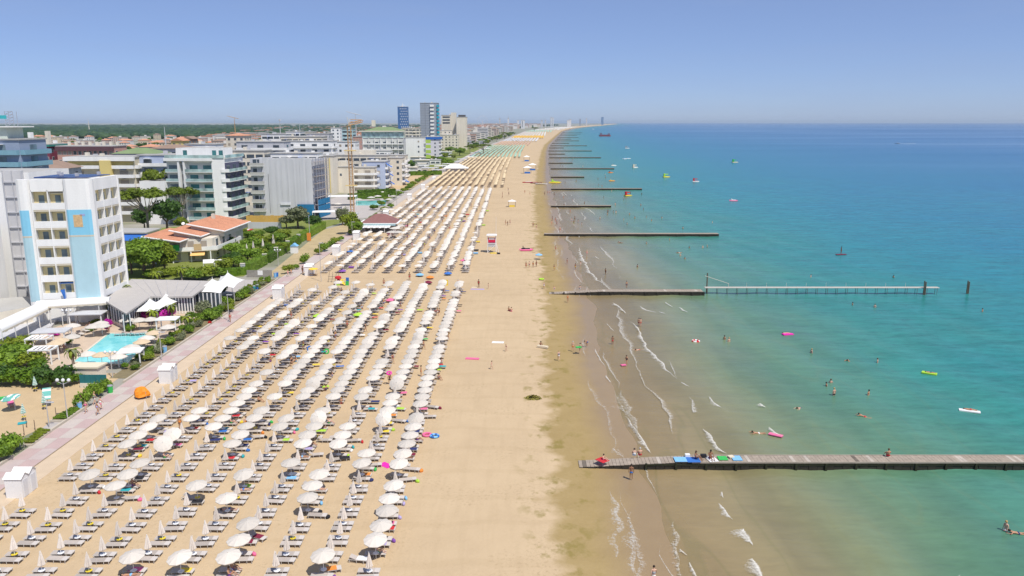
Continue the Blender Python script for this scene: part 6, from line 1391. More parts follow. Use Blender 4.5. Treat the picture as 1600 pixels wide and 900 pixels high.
for v in range(3):
    mk('broad', v, LF1, 4.0, 12, 5.2, 3600, .30); mk('dark', v, LF2, 4.0, 11, 5.0, 3200, .30); mk('lime', v, LF4, 3.0, 9, 3.4, 2200, .26); mk('olive', v, LF5, 3.0, 9, 3.4, 2200, .24)
    rg = random.Random(40 + v); lb = []
    for i in range(13):
        a = rg.uniform(0, 6.28); r = 5.2 * math.sqrt(rg.random()); q = rg.uniform(1.5, 2.2); lb.append((r * math.cos(a), r * math.sin(a), 9.2 + rg.uniform(-.3, .5) - .035 * r * r, q, q * .55))
    m = MB(); k = Vector((rg.uniform(-.6, .6), rg.uniform(-.4, .4), 5.2)); m.tube((0, 0, -.3), k, .34, .24, 7)
    for l in lb: m.tube(k, Vector(l[:3]) * .8 + k * .2 + Vector((0, 0, -.5)), .13, .08, 5).tube(Vector(l[:3]) * .8 + k * .2 + Vector((0, 0, -.5)), Vector(l[:3]), .08, .04, 4)
    TREES[('pine', v)] = (leafmesh('crown_pine', LF3, lb, 3800, .27, v + 30, .8), m.mesh('trunk_pine', BARKG))
def tree(kind_, x, y, w, h, label, cat='tree', group=None, rot=None, name=None):
    v = int(abs(x * 7 + y * 3)) % 3; base = {'broad': (9.0, 8.8), 'dark': (9.0, 8.6), 'lime': (6.8, 6.1), 'olive': (6.8, 6.1), 'pine': (13.5, 10.6)}[kind_]
    t = thing(name or {'pine': 'pine_tree', 'broad': 'broadleaf_tree', 'dark': 'broadleaf_tree', 'lime': 'small_tree', 'olive': 'small_tree'}[kind_], label, cat, (x, y, 0), rnd() * 6.28 if rot is None else rot, group)
    t.scale = (w / base[0], w / base[0], h / base[1]); cr, tr = TREES[(kind_, v)]; put('trunk', tr, t); put('crown', cr, t); return t
BUSHM = {}
def bush(x, y, w, h, label, leaf=LF6, name='bush', cat='bush', group=None, size=.16, z=0):
    key = (leaf.name, int(x * 3 + y) % 3)
    if key not in BUSHM:
        rg = random.Random(len(BUSHM) * 3 + 1); lb = [(rg.uniform(-.35, .35), rg.uniform(-.35, .35), rg.uniform(.35, .6), rg.uniform(.38, .52), rg.uniform(.36, .46)) for _ in range(6)]
        BUSHM[key] = leafmesh('foliage_' + leaf.name, leaf, lb, 1100, .075, len(BUSHM))
    return tag(put(name, BUSHM[key], None, (x, y, z - .05), (0, 0, rnd() * 6.28), (w / 1.72, w / 1.72, h / 1.04)), label, cat, group)
def hedge(p, q, w, h, label, leaf=LF6, dens=70, size=.13, name='hedge'):
    p = Vector((*p, 0)); q = Vector((*q, 0)); L = (q - p).length; rg = np.random.default_rng(int(L * 10)); n = int(L * dens)
    face = rg.integers(0, 4, n); u = rg.uniform(0, L, n); v = np.where(face == 0, -w / 2, np.where(face == 1, w / 2, rg.uniform(-w / 2, w / 2, n))); z = np.where(face >= 2, h, rg.uniform(.05, h, n))
    jit = rg.normal(size=(n, 3)) * .09; c = np.stack([u, v, z], 1) + jit; c[:, 2] += .12 * np.sin(u * 1.7) * (face >= 2)
    a = rg.normal(size=(n, 3)); a /= np.linalg.norm(a, axis=1)[:, None]; b = np.cross(a, rg.normal(size=(n, 3))); b /= np.linalg.norm(b, axis=1)[:, None]; s = size * rg.uniform(.7, 1.4, n)[:, None]
    qd = np.stack([c - a * s, c - b * s * .7, c + a * s, c + b * s * .7], 1).reshape(-1, 3); V = qd.tolist(); Fc = np.arange(4 * n).reshape(-1, 4).tolist(); o = len(V)
    mb = MB().box(0, L, -w / 2 + .06, w / 2 - .06, 0, h - .08); V += mb.v; Fc += [[i + o for i in f] for f in mb.f]
    me = bpy.data.meshes.new(name); me.from_pydata(V, [], Fc); me.materials.append(leaf); me.update(); d = q - p
    return tag(put(name, me, None, p, (0, 0, math.atan2(d.y, d.x))), label, 'hedge')
def palm(px, py, h, label):
    x, y = G(px, py); t = thing('palm_tree', label, 'palm tree', (x, y, 0), rnd() * 6); m = MB(); n = 7
    for i in range(n): m.tube((.1 * math.sin(i * .5), 0, h * i / n - .1), (.1 * math.sin(i * .5 + .5), 0, h * (i + 1) / n), .20 - .008 * i, .21 - .008 * i, 7)
    m.build('trunk', BARKG, t)
    for k in range(16):
        a = k * 2.4; el = .75 - .10 * k; f = MB(); p = Vector((0, 0, h)); L = 1.5; w0 = .30
        for j in range(6):
            d = Vector((math.cos(a) * math.cos(el), math.sin(a) * math.cos(el), math.sin(el))); s = Vector((-math.sin(a), math.cos(a), 0)); q = p + d * L / 5; w1 = .32 * (1 - j / 5.6)
            f.add([p - s * w0 - Vector((0, 0, .08)), p, q, q - s * w1 - Vector((0, 0, .08))], [(0, 1, 2, 3)]).add([p, p + s * w0 - Vector((0, 0, .08)), q + s * w1 - Vector((0, 0, .08)), q], [(0, 1, 2, 3)]); p = q; w0 = w1; el -= .36
        f.build('frond', LF4 if k % 3 else LF5, t)
    MB().lathe([(.22, -1.1), (.42, -.7), (.34, -.1), (.1, .05)], 8, 0, (0, 0, h)).build('dry_skirt', BARK, t)
    return t
PEN = Vector
# big trees round the hotel and villa
tree('broad', *G(226, 432), 12.5, 9.8, 'large bright green tree right of the blue panelled hotel'); tree('broad', *G(206, 428), 8, 8, 'bright green tree half hidden behind the hotel corner'); tree('lime', *G(258, 425), 8, 7.2, 'yellow green tree in front of the terracotta villa')
tree('dark', *G(262, 366), 13, 12.5, 'dark round evergreen behind the terracotta villa')
x, y = G(232, 372); tree('pine', x, y, 19, ZT(291, y), 'broad umbrella pine just right of the hotel tower'); x, y = G(286, 352); tree('pine', x, y, 15, ZT(290, y), 'smaller umbrella pine in front of the white apartments')
x = XT(247, 290, 14); tree('pine', x, 290, 15, ZT(262, 290), 'umbrella pine rising behind the yellow apartment terrace'); x = XT(222, 262, 10); tree('dark', x, 262, 9, 9, 'dark tree between the hotel and the pines'); tree('lime', *G(285, 360), 7, 5, 'lime shrubby tree under the pines')
tree('olive', *G(466, 357), 11, 8.2, 'grey green tree in front of the wrapped building'); tree('dark', *G(490, 358), 8, 5, 'dark low tree to the right of the grey green tree'); tree('olive', *G(448, 357), 7, 5, 'thin grey green tree left of the wrapped building foot')
tree('lime', *G(545, 366), 8, 8, 'yellow green tree at the foot of the crane'); tree('broad', *G(556, 368), 6, 5, 'bright green tree left of the red roofed kiosk'); tree('olive', *G(535, 352), 6, 7, 'ochre green young tree beside the crane')
for i, (px, py, w, h, kd) in enumerate([(372, 404, 8, 4.6, 'broad'), (392, 397, 9, 5.2, 'broad'), (412, 392, 8, 5, 'lime'), (432, 386, 8, 4.6, 'broad'), (445, 378, 6, 4.2, 'lime'), (365, 417, 6, 4, 'dark'), (388, 410, 8, 4.2, 'broad'), (405, 407, 7, 4, 'lime'), (420, 399, 6, 3.8, 'broad'), (440, 396, 6, 3.6, 'lime'), (356, 395, 6, 5, 'dark')]):
    tree(kd, *G(px, py), w, h, f'garden tree, {ordw(i + 1)} of the leafy group between villa and promenade', 'tree', 'trees of the villa garden')
for i, (px, py, w, h) in enumerate([(284, 437, 8, 3.4), (306, 438, 8, 3.2), (326, 436, 8, 3.4), (343, 433, 7, 2.8), (268, 432, 6, 2.4), (240, 434, 6, 2.2)]): bush(*G(px, py), w, h, f'bright rounded shrub, {ordw(i + 1)} in the line above the pavilion roof', LF1 if i % 2 else LF4, 'shrub', 'shrub', 'shrubs above the pavilion roof')
for i, (a, c) in enumerate([((386, 427), (412, 413)), ((416, 411), (430, 402)), ((434, 400), (448, 391)), ((452, 389), (466, 380)), ((468, 378), (505, 357))]): hedge(G(*a), G(*c), 2.2, 2.4, f'clipped garden hedge segment, {ordw(i + 1)} from the street', LF6 if i % 2 else LF1)
for i, (px, py) in enumerate([(380, 428), (414, 412), (432, 401), (450, 390), (467, 379)]): t = thing('gate_post', f'grey stone gate pier in the garden hedge, {ordw(i + 1)} from the street', 'gate pier', (*G(px, py), 0), 0, 'gate piers in the hedge'); bx('shaft', GRY, -.5, .5, -.35, .35, -.05, 2.5, t); bx('cap', CRM, -.56, .56, -.41, .41, 2.5, 2.62, t)
hedge(G(350, 432), G(386, 428), 1.8, 1.8, 'clipped hedge in front of the tall white marquee', LF6)
# street garden patches and lawns
def patch(name, pix, z, mat, k_='structure'): return kind(MB().prism([G(*p) for p in reversed(pix)], z - .05, z).build(name, mat), k_)
SANDL = M('sand_lot', (.54, .40, .235), .95, .12, .5); LAWN = M('lawn', (.19, .22, .05), .95, .3, .6); DECK = M('pool_deck', (.56, .44, .33), .85, .12, .5); STREET = M('street_paving', (.46, .42, .39), .9, .1, .4); SOIL = M('planting_soil', (.22, .18, .10), .95, .25, 1)
patch('sand_lot', [(-80, 610), (70, 583), (196, 583), (122, 637), (95, 655), (40, 680), (-60, 790), (-420, 790)], -.005, SANDL)
patch('side_street', [(330, 452), (360, 437), (470, 437), (420, 453), (402, 466)], .0, STREET)
patch('garden_sand', [(415, 432), (470, 433), (505, 409), (560, 372), (540, 350), (505, 359)], -.006, M('garden_sand', (.46, .36, .20), .95, .2, .3))
patch('garden_lawn', [(330, 433), (380, 432), (500, 358), (560, 340), (470, 330), (340, 350), (190, 360), (190, 440)], -.012, LAWN)
patch('pool_deck', [(40, 575), (150, 588), (200, 560), (318, 492), (300, 480), (150, 490), (60, 520), (-10, 560)], -.008, DECK)
# planting strip along the promenade
strip = []
for i in range(46):
    y = 112 + i * 1.48; x = -56.0 - (i * 37 % 11) * .14; lf = (LF6, LF4, LF5, LF1, LF5)[i * 7 % 5]; w = 1.7 + (i * 53 % 10) * .09
    bush(x, y, w, 1.0 + (i * 31 % 10) * .07, f'{dict(leaf_hedge="green", leaf_lime="lime", leaf_grey="silvery", leaf_bright="bright green")[lf.name]} shrub in the pool side border, {ordw(i + 1)} from the near end', lf, 'border_shrub', 'shrub', 'border shrubs between pool and promenade')
    if i % 3 == 0: bush(x - 1.6, y + .4, 1.5, 1.2, f'taller shrub behind the pool side border, {ordw(i // 3 + 1)} from the near end', (LF6, LF1)[i % 2], 'border_shrub', 'shrub', 'border shrubs between pool and promenade')
kind(MB().prism([(-57.9, 108), (-54.66, 108), (-54.66, 181), (-57.9, 181)], -.05, .02).build('planting_bed', SOIL), 'structure')
kw = MB().box(-54.95, -54.68, 106, 181, -.1, .32).build('border_kerb', KERB if 'KERB' in globals() else kerb_m); kind(kw, 'structure')
kind(MB().box(-54.95, -54.68, 84.5, 96.5, -.1, .30).box(-54.95, -54.68, 60, 80.8, -.1, .30).build('border_kerb', kerb_m), 'structure')
for i, (px, py, w, h, lf) in enumerate([(-6, 602, 6, 3.4, LF2), (16, 600, 6, 2.9, LF6), (40, 602, 6, 2.6, LF6), (60, 601, 5, 2.3, LF1), (86, 604, 5.6, 3.6, LF2), (104, 602, 3.2, 2.0, LF6), (120, 599, 2.6, 1.7, LF6), (5, 575, 7, 3.6, LF1), (40, 570, 6, 2.6, LF4), (-30, 590, 7, 4, LF2), (20, 560, 6, 2.8, LF1), (60, 580, 3.5, 2.2, LF6), (30, 548, 6, 2.6, LF4)]):
    bush(*G(px, py), w, h, f'dense shrub in the green belt behind the sand lot, {ordw(i + 1)} of it', lf, 'shrub', 'shrub', 'green belt behind the sand lot')
for px, py, w, h, lb in [(130, 636, 3.3, 2.5, 'round clipped bush beside the promenade walkers'), (147, 620, 2.7, 2.3, 'smaller round bush behind the promenade walkers'), (18, 706, 3.6, 2.4, 'round bush at the lower left by the planter'), (2, 720, 3.2, 2.1, 'round bush cut by the left edge of the photo'), (166, 611, 2.0, 2.0, 'round shrub left of the green bin')]: bush(*G(px, py), w, h, lb, LF1, 'round_bush', 'bush')
for i, (px, py, w, h) in enumerate([(452, 428, 3.6, 2.6), (463, 421, 2.2, 1.6), (476, 412, 3.6, 3.0), (497, 398, 3.2, 2.0), (507, 393, 4.2, 2.8), (517, 385, 3.4, 2.2), (524, 381, 3.6, 2.2), (532, 377, 3.0, 1.8), (552, 367, 4.4, 2.6), (575, 350, 3.6, 2.2), (582, 345, 3.4, 2.2), (588, 341, 3.4, 2.4), (603, 331, 5, 2.6), (611, 325, 4, 2.2)]): bush(*G(px, py), w, h, f'round bush at the promenade kerb, {ordw(i + 1)} beyond the side street', LF1 if i % 3 else LF4, 'round_bush', 'bush', 'kerb bushes beyond the side street')
for i in range(24):
    y = 330 + i * 17; x = PXF(y) - 6.5 + (i * 29 % 7) * .2; bush(x, y, 5.5, 2.6, f'green bush in the long promenade hedge, {ordw(i + 1)} from the kiosk', (LF6, LF1, LF4)[i % 3], 'promenade_bush', 'bush', 'long promenade hedge')
for a, c, lb in [((560, 306), (617, 303), 'clipped hedge behind the small pool'), ((545, 312), (605, 309), 'second clipped hedge behind the small pool'), ((690, 273), (640, 274), 'hedge before the small white cafes')]: hedge(G(*a), G(*c), 3, 2.6, lb, LF6, 60, .3)
for x_, y_ in (): pass
# bougainvillea
for i, (px, py, w, h) in enumerate([(222, 500, 3.2, 2.0), (236, 503, 3.4, 2.0), (250, 500, 3.6, 2.2), (262, 497, 3.2, 2.0), (285, 487, 2.8, 2.2), (293, 484, 2.6, 2.0), (300, 480, 2.6, 2.2), (213, 482, 2.2, 1.9), (222, 478, 2.0, 1.7), (295, 471, 1.8, 2.6), (244, 494, 2.6, 1.8), (170, 511, 1.6, 1.8), (168, 517, 1.4, 1.2), (84, 525, 2.4, 1.0)]): bush(*G(px, py), w, h, f'magenta flowering bush, {ordw(i + 1)} in the display around the pointed tents', BOUG, 'flowering_bush', 'flowers', 'magenta flowers round the tents')
for i, (px, py, w, h, lf) in enumerate([(330, 500, 4, 2.6, LF1), (316, 492, 4.4, 3, LF5), (340, 495, 3.6, 2.4, LF6), (352, 480, 3.6, 2.6, LF1), (362, 487, 3, 1.8, LF4), (375, 468, 3.2, 2.4, LF1), (384, 462, 2.8, 2.2, LF6), (278, 505, 2.6, 1.6, LF4), (300, 500, 2.4, 1.8, LF6), (240, 528, 2.4, 1.8, LF1), (170, 497, 5, 3.4, LF6), (182, 500, 3.4, 2.6, LF1), (150, 507, 2.2, 1.2, LF4), (108, 538, 1.8, 1.3, LF6), (140, 518, 1.6, 1.1, LF1), (205, 517, 2.2, 1.6, LF1), (330, 470, 2.8, 3.2, LF5), (347, 462, 3.2, 3.6, LF2)]): bush(*G(px, py), w, h, f'leafy shrub, {ordw(i + 1)} in the pool garden', lf, 'shrub', 'shrub', 'pool garden shrubs')
palm(198, 484, 4.8, 'palm standing left of the pointed tents'); palm(247, 466, 5.4, 'left of two palms over the pavilion roof'); palm(286, 462, 5.8, 'right of two palms over the pavilion roof'); palm(241, 508, 2.6, 'small palm in front of the near pointed tent'); palm(270, 500, 2.8, 'small palm in front of the seamed tent'); palm(116, 575, 2.8, 'small palm at the near end of the pool'); palm(292, 512, 2.0, 'dwarf palm by the border near the red flowers')
for i, (px, py, w, h, kd) in enumerate([(205, 418, 9, 7, 'broad'), (240, 418, 10, 7.5, 'broad'), (222, 412, 8, 6.5, 'dark'), (250, 440, 6, 3.4, 'lime'), (352, 384, 7, 5, 'broad'), (372, 376, 7, 4.6, 'lime'), (398, 380, 7, 4.4, 'broad'), (425, 372, 6, 4, 'dark'), (352, 425, 6, 3.6, 'lime'), (372, 420, 6, 3.6, 'broad'), (408, 412, 5, 3, 'broad')]): tree(kd, *G(px, py), w, h, f'leafy tree filling the garden around the villa, {ordw(i + 1)} from the hotel side', 'tree', 'leafy trees around the villa')
bush(*G(328, 507), 1.2, .8, 'red flowers at the promenade kerb', LEAF('petal_red', (.4, .01, .01), (.7, .03, .03), 1.2), 'red_flowers', 'flowers')
# planters by the promenade
for lb, pts in (('stone edged planter with low plants beside the two lamp poles', [(78, 660), (103, 660), (129, 641), (112, 640)]), ('stone edged planter with rows of pale plants nearest the camera', [(36, 698), (50, 698), (82, 675), (62, 672)])):
    P4 = [G(*p) for p in pts]; cx_ = sum(p[0] for p in P4) / 4; cy_ = sum(p[1] for p in P4) / 4; t = thing('planter', lb, 'planter', (cx_, cy_, 0))
    MB().prism([(x - cx_, y - cy_) for x, y in reversed(P4)], -.05, .26).build('kerb', kerb_m, t); MB().prism([((x - cx_) * .86, (y - cy_) * .90) for x, y in reversed(P4)], .2, .29).build('soil', SOIL, t)
    for i in range(6):
        for j in range(4):
            u, v = (i + .5) / 6, (j + .5) / 4; a_ = Vector(P4[0]).lerp(Vector(P4[1]), v); c_ = Vector(P4[3]).lerp(Vector(P4[2]), v); q = a_.lerp(c_, u)
            o = put('plant', BUSHM[next(iter(k for k in BUSHM if k[0] == ('leaf_lime' if 'pale' in lb else 'leaf_bright')))], t, ((q.x - cx_) * .86, (q.y - cy_) * .9, .25), (0, 0, i + j), (.42, .42, .32))
patch('step_path', [(56, 676), (92, 676), (118, 655), (86, 655)], .03, STREET)
# ================================================================== POOL
PW = NT('pool_water'); PW.set(Base_Color=PW.ramp(PW.noise(.5, 3), [(.3, (.14, .60, .64)), (.7, (.30, .76, .76))]), Roughness=.12); PW.bump(PW.noise(2.2, 2), .12, .05)
pw = [G(113, 566), G(170, 521), G(240, 520), G(200, 571)]
kind(MB().prism([((p[0] - pw[0][0]) * 1.0 + pw[0][0], p[1]) for p in reversed(pw)], -.3, .0).build('swimming_pool', PW.m), 'structure')
COP = M('pool_coping', (.70, .62, .50), .8, .08, 1)
for i, (a, c) in enumerate(zip(pw, pw[1:] + pw[:1])):
    a, c = Vector(a), Vector(c); d = (c - a); o = bx('pool_coping', COP, 0, 1, 0, 1, 0, 1); o.scale = (d.length + .3, .35, .12); o.location = ((a.x + c.x) / 2, (a.y + c.y) / 2, .03 + .003 * i); o.rotation_euler = (0, 0, math.atan2(d.y, d.x)); kind(o, 'structure')
def pparasol(px, py, label, mat=None, r=1.35, sq=False, zt=1.9):
    x, y = G(px, py, zt); t = thing('pool_parasol', label, 'parasol', (x, y, 0), 0.3, 'parasols around the hotel pool'); MB().tube((0, 0, -.05), (0, 0, zt + .3), .035, .035, 6).build('pole', POLE, t)
    canopy_mb(4 if sq else 8, r, zt - .15, zt + .35).build('canopy', mat or CANVAS, t)
CRMC = M('cream_canvas', (.62, .48, .32), .85, .06)
for i, (px, py, m) in enumerate([(198, 499, 0), (217, 499, 0), (235, 498, 0), (262, 510, 0), (229, 527, 0), (240, 519, 1), (221, 533, 1), (178, 552, 1), (184, 556, 0), (113, 508, 0), (145, 509, 0), (157, 504, 0), (112, 525, 0), (136, 552, 0), (158, 553, 1), (87, 535, 1), (94, 531, 1), (205, 541, 0), (195, 548, 0), (159, 508, 0)]): pparasol(px, py, f'{"cream" if m else "white"} parasol at the hotel pool, {ordw(i + 1)} of the ring', CRMC if m else None)
def canopy4(px, py, w, d, z, label, mat, rot=0, slats=False):
    x, y = G(px, py, z); t = thing('shade_canopy', label, 'canopy', (x, y, 0), rot)
    for sx in (-1, 1):
        for sy in (-1, 1): bx('post', WHT, sx * w / 2 - .08, sx * w / 2 + .08, sy * d / 2 - .08, sy * d / 2 + .08, -.05, z, t)
    if slats:
        for s in (-1, 1): bx('beam', WHT, -w / 2 - .1, w / 2 + .1, s * d / 2 - .1, s * d / 2 + .1, z, z + .16, t); bx('beam', WHT, s * w / 2 - .1, s * w / 2 + .1, -d / 2 + .1, d / 2 - .1, z + .003, z + .157, t)
        for i in range(4): bx('slat', WHT, -w / 2 + .1 + i * w / 5, -w / 2 + .1 + (i + .55) * w / 5, -d / 2 + .1, d / 2 - .1, z + .05, z + .1, t)
    else: MB().add([(-w / 2 - .2, -d / 2 - .2, z), (w / 2 + .2, -d / 2 - .2, z), (w / 2 + .2, d / 2 + .2, z), (-w / 2 - .2, d / 2 + .2, z), (0, 0, z + .35), (-w / 2 - .2, -d / 2 - .2, z - .15), (w / 2 + .2, -d / 2 - .2, z - .15), (w / 2 + .2, d / 2 + .2, z - .15), (-w / 2 - .2, d / 2 + .2, z - .15)], [(0, 1, 4), (1, 2, 4), (2, 3, 4), (3, 0, 4), (5, 8, 7, 6), (0, 5, 6, 1), (1, 6, 7, 2), (2, 7, 8, 3), (3, 8, 5, 0)]).build('roof', mat, t)
GCAN = M('grey_canvas', (.52, .52, .53), .8, .05)
canopy4(80, 516, 5, 3, 2.3, 'grey flat canopy over the left pool terrace', GCAN, .15); canopy4(138, 488, 5.4, 3, 2.4, 'grey flat canopy in front of the hotel tower', GCAN, .1); canopy4(61, 528, 3.2, 2.4, 2.2, 'white slatted pergola left of the pool', WHT, .1, True); canopy4(67, 545, 3.2, 2.4, 2.2, 'white slatted pergola nearer to the camera left of the pool', WHT, .1, True); canopy4(204, 547, 3, 2.4, 2.2, 'white square canopy at the right pool edge', AWW, .2); canopy4(262, 497, 3.2, 2.4, 2.2, 'white square canopy beside the dining parasols', AWW, .1)
x, y = G(136, 570, 2.2); t = thing('pool_hut', 'cream flat roofed hut at the near end of the pool', 'hut', (x, y, 0)); MB().prism([(-1.9, -1.0), (1.9, -1.0), (2.1, 1.0), (-1.7, 1.0)], -.05, 2.0).build('wall', CRM, t); MB().prism([(-2.1, -1.2), (2.1, -1.2), (2.3, 1.2), (-1.8, 1.2)], 2.0, 2.22).build('roof', M('hut_roof', (.72, .64, .48), .8, .05), t)
t = thing('green_screen_fence', 'dark teal screen fence on a low wall below the pool hut', 'fence', (*G(126, 606), 0)); (xa_, ya_), (xb_, yb_) = G(126, 606), G(168, 606); bx('low_wall', CRM, 0, xb_ - xa_, -.12, .12, 0, .7, t)
for i in range(5): bx('screen_panel', M('screen_teal', (.02, .15, .16), .7, .12), (xb_ - xa_) * i / 5 + .02, (xb_ - xa_) * (i + 1) / 5 - .02, -.04, .04, .7, 1.9, t)
for i, (px, py, rz) in enumerate([(190, 524, 20), (200, 524, 20), (214, 524, 20), (222, 523, 20), (92, 541, -40), (100, 536, -40), (108, 532, -40), (118, 528, -40), (126, 524, -40), (134, 519, -40), (146, 515, -40), (155, 511, -40), (232, 535, 150), (222, 543, 150), (213, 550, 150), (262, 515, 10), (252, 519, 150)]):
    t = put('pool_lounger', LFRAME, None, (*G(px, py), 0), (0, 0, R(rz)), 1.15); tag(t, f'{"lilac" if 0 < i < 4 else "sand coloured"} lounger at the hotel pool, {ordw(i + 1)} clockwise', 'sun lounger', 'loungers around the hotel pool'); o = put('sling', LSLING[i % 3], t)
for i, (px, py, ps, c, lb) in enumerate([(92, 548, 'sit', 'maroon', 'guest in dark red at the left of the pool'), (100, 544, 'sit', 'red', 'guest in red beside the pergola'), (212, 505, 'stand', 'red', 'guest in red under the left dining parasol'), (231, 504, 'stand', 'orange', 'guest in orange under the right dining parasol'), (130, 563, 'stand', 'navy', 'bather in the near corner of the pool'), (140, 509, 'sit', 'pink', 'guest in pink under the upper parasol'), (170, 519, 'stand', 'white', 'guest in white at the pool head')]): person(pg(px, py, 0 if i != 4 else -.8), ps, i * 60, lb, i % 2, c, 'suit', 'dark', 1.0)
# flags, lamps, bins, benches
for px, py, pt, c, lb in [(108, 505, 450, 'blue', 'flagpole with a drooping blue flag by the awnings'), (113, 500, 449, 'white', 'flagpole with a white flag between two others'), (118, 497, 444, 'red', 'flagpole with a red flag nearest the blue panel'), (127, 490, 455, 'white', 'bare flagpole right of the red flag')]:
    x, y = G(px, py); h = ZT(pt, y); t = thing('flagpole', lb, 'flagpole', (x, y, 0)); MB().tube((0, 0, 0), (0, 0, h), .05, .035, 6).build('pole', POLE, t)
    m = MB(); 
    for j in range(6):
        for q in range(3): m.v.append((-.42 * q * (1 - .08 * j) + .03 * j, .05 * math.sin(j + q * 2), h - .15 - .34 * j - .12 * q))
    for j in range(5):
        for q in range(2): m.f.append((j * 3 + q, j * 3 + q + 1, j * 3 + q + 4, j * 3 + q + 3)); m.mi.append(0)
    if 'bare' not in lb: m.build('flag', CLO[c], t)
def lamp(px, py, h, label, kind_='plain', xx=None):
    x, y = G(px, py); t = thing('street_lamp', label, 'street lamp', (x, y, 0)); MB().tube((0, 0, -.05), (0, 0, h), .07, .05, 7).build('pole', M('lamp_pole', (.48, .46, .44), .5, .06), t)
    if kind_ == 'globe':
        for s in (-.7, 0, .7): MB().tube((0, 0, h - .5), (s, 0, h - .2), .03, .03, 5).build('arm', GRY, t); put('globe', MB().lathe([(.05, -.22), (.2, -.1), (.22, .05), (.12, .2), (.02, .24)], 9).mesh('globe', FRM, True), t, (s, 0, h))
    else: bx('lamp_head', GRY, -.12, .9, -.1, .1, h - .05, h + .06, t); 
    return t
lamp(106, 657, 5.2, 'lamp post with a cluster of globes behind the planter', 'globe'); lamp(77, 668, 3.2, 'pole with a tilted solar panel at the planter corner'); lamp(502, 440, 9, 'tall mast in front of the fourth cabin'); lamp(358, 502, 5, 'lamp post at the kerb by the pool garden'); lamp(253, 563, 4.5, 'lamp post in the border near the blue bin'); lamp(176, 590, 3.8, 'white post beside the green screen fence', 'globe'); lamp(435, 416, 4.2, 'lamp post in the sandy garden strip', 'globe')
lamp(551, 380, 6.5, 'lamp post near the sixth cabin'); lamp(620, 322, 7, 'lamp post at the kerb past the kiosk'); lamp(708, 258, 14, 'tall white mast between hedge and umbrella field'); lamp(108, 520, 4, 'triple globe lamp by the flagpoles', 'globe'); lamp(70, 510, 2.6, 'globe lamp under the slanting awning', 'globe')
for px, py, c, lb in [(258, 551, 'sky', 'blue litter bin in the pool border'), (173, 614, 'green', 'green litter bin by the round shrub'), (430, 433, 'sky', 'blue bin left of a pair at the street corner'), (433, 432, 'blue', 'blue bin right of a pair at the street corner'), (397, 454, 'teal', 'teal bin at the kerb of the side street'), (402, 452, 'blue', 'blue bin at the kerb of the side street'), (125, 640, 'sky', 'light blue box beside the first walkers')]:
    t = thing('litter_bin', lb, 'bin', (*G(px, py), 0)); MB().lathe([(.30, 0), (.36, .95), (.38, 1.0)], 8).build('body', CLO[c], t); MB().lathe([(.39, 1.0), (.34, 1.12), (.05, 1.16)], 8).build('lid', CLO['grey'], t)
t = thing('picket_fence', 'grey board fence along the side street', 'fence', (*G(386, 433), 0)); (xa_, ya_), (xb_, yb_) = G(386, 433), G(424, 434)
for i in range(24): bx('board', M('fence_board', (.30, .28, .25), .9, .2, 2), (xb_ - xa_) * i / 24 + .02, (xb_ - xa_) * (i + 1) / 24 - .03, -.04, .04, 0, 1.7, t)
bx('notice', WHT, 2.6, 3.8, -.08, -.04, .5, 1.6, t)
# sand lot: striped umbrellas
STR = NT('striped_canvas'); wv = STR.n('TexWave', wave_type='RINGS'); wv.inputs['Scale'].default_value = 1.6; STR.l(STR.obj(), wv.inputs['Vector']); STR.set(Base_Color=STR.ramp(wv.outputs[0], [(.42, (.78, .78, .74)), (.5, (.14, .42, .36))]), Roughness=.8); STR.m.name = 'striped_canvas'
for px, py, op, lb in [(24, 641, 1, 'open green and white striped umbrella in the sand lot'), (56, 612, 0, 'furled striped umbrella farthest back in the sand lot'), (70, 640, 0, 'furled striped umbrella in the middle of the sand lot'), (38, 657, 0, 'furled striped umbrella nearest the camera in the sand lot')]:
    t = thing('striped_umbrella', lb, 'umbrella', (*G(px, py), 0)); put('pole', POLEM, t)
    if op: o = canopy_mb(10, 1.15, 1.8, 2.2).build('canopy', STR.m, t); o.rotation_euler = (R(6), R(-8), 0)
    else: put('furled_canopy', furled_mb().mesh('furled_striped', STR.m), t); put('tray', TRAY[1], t)
t = thing('solar_panel', 'tilted green striped panel on the pole by the planter', 'panel', pg(75, 634, 0)); o = bx('panel', STR.m, -.5, .5, -.9, .9, 1.6, 1.68, t); o.rotation_euler = (R(40), 0, .4); MB().tube((0, 0, 0), (0, 0, 1.6), .04, .04, 5).build('post', GRY, t)
t = tag(put('pink_lounger', LFRAME, None, (*G(18, 635), 0), (0, 0, R(-50)), 1.1), 'pink cushioned lounger beside the open striped umbrella', 'sun lounger'); MB().box(-.93, .4, -.3, .3, .40, .48).build('cushion', CLO['pink'], t); mat_(4, 624, 0, 'green lounger at the left edge of the sand lot', 'green', 1.6, .6, 20, 'sun_lounger', .3, 'sun lounger'); mat_(35, 661, .05, 'dark green cloth under the nearest furled striped umbrella', 'teal', 1.0, .8, 30)
for i, (px, py) in enumerate([(55, 672), (38, 680), (88, 652), (150, 605), (42, 668)]): t = thing('timber_post', f'thin timber fence post at the edge of the sand lot, {ordw(i + 1)} of a few', 'post', (*G(px, py), 0), 0, 'posts of the sand lot'); MB().tube((0, 0, -.05), (0, 0, 1.3), .05, .04, 5).build('shaft', BARK, t)
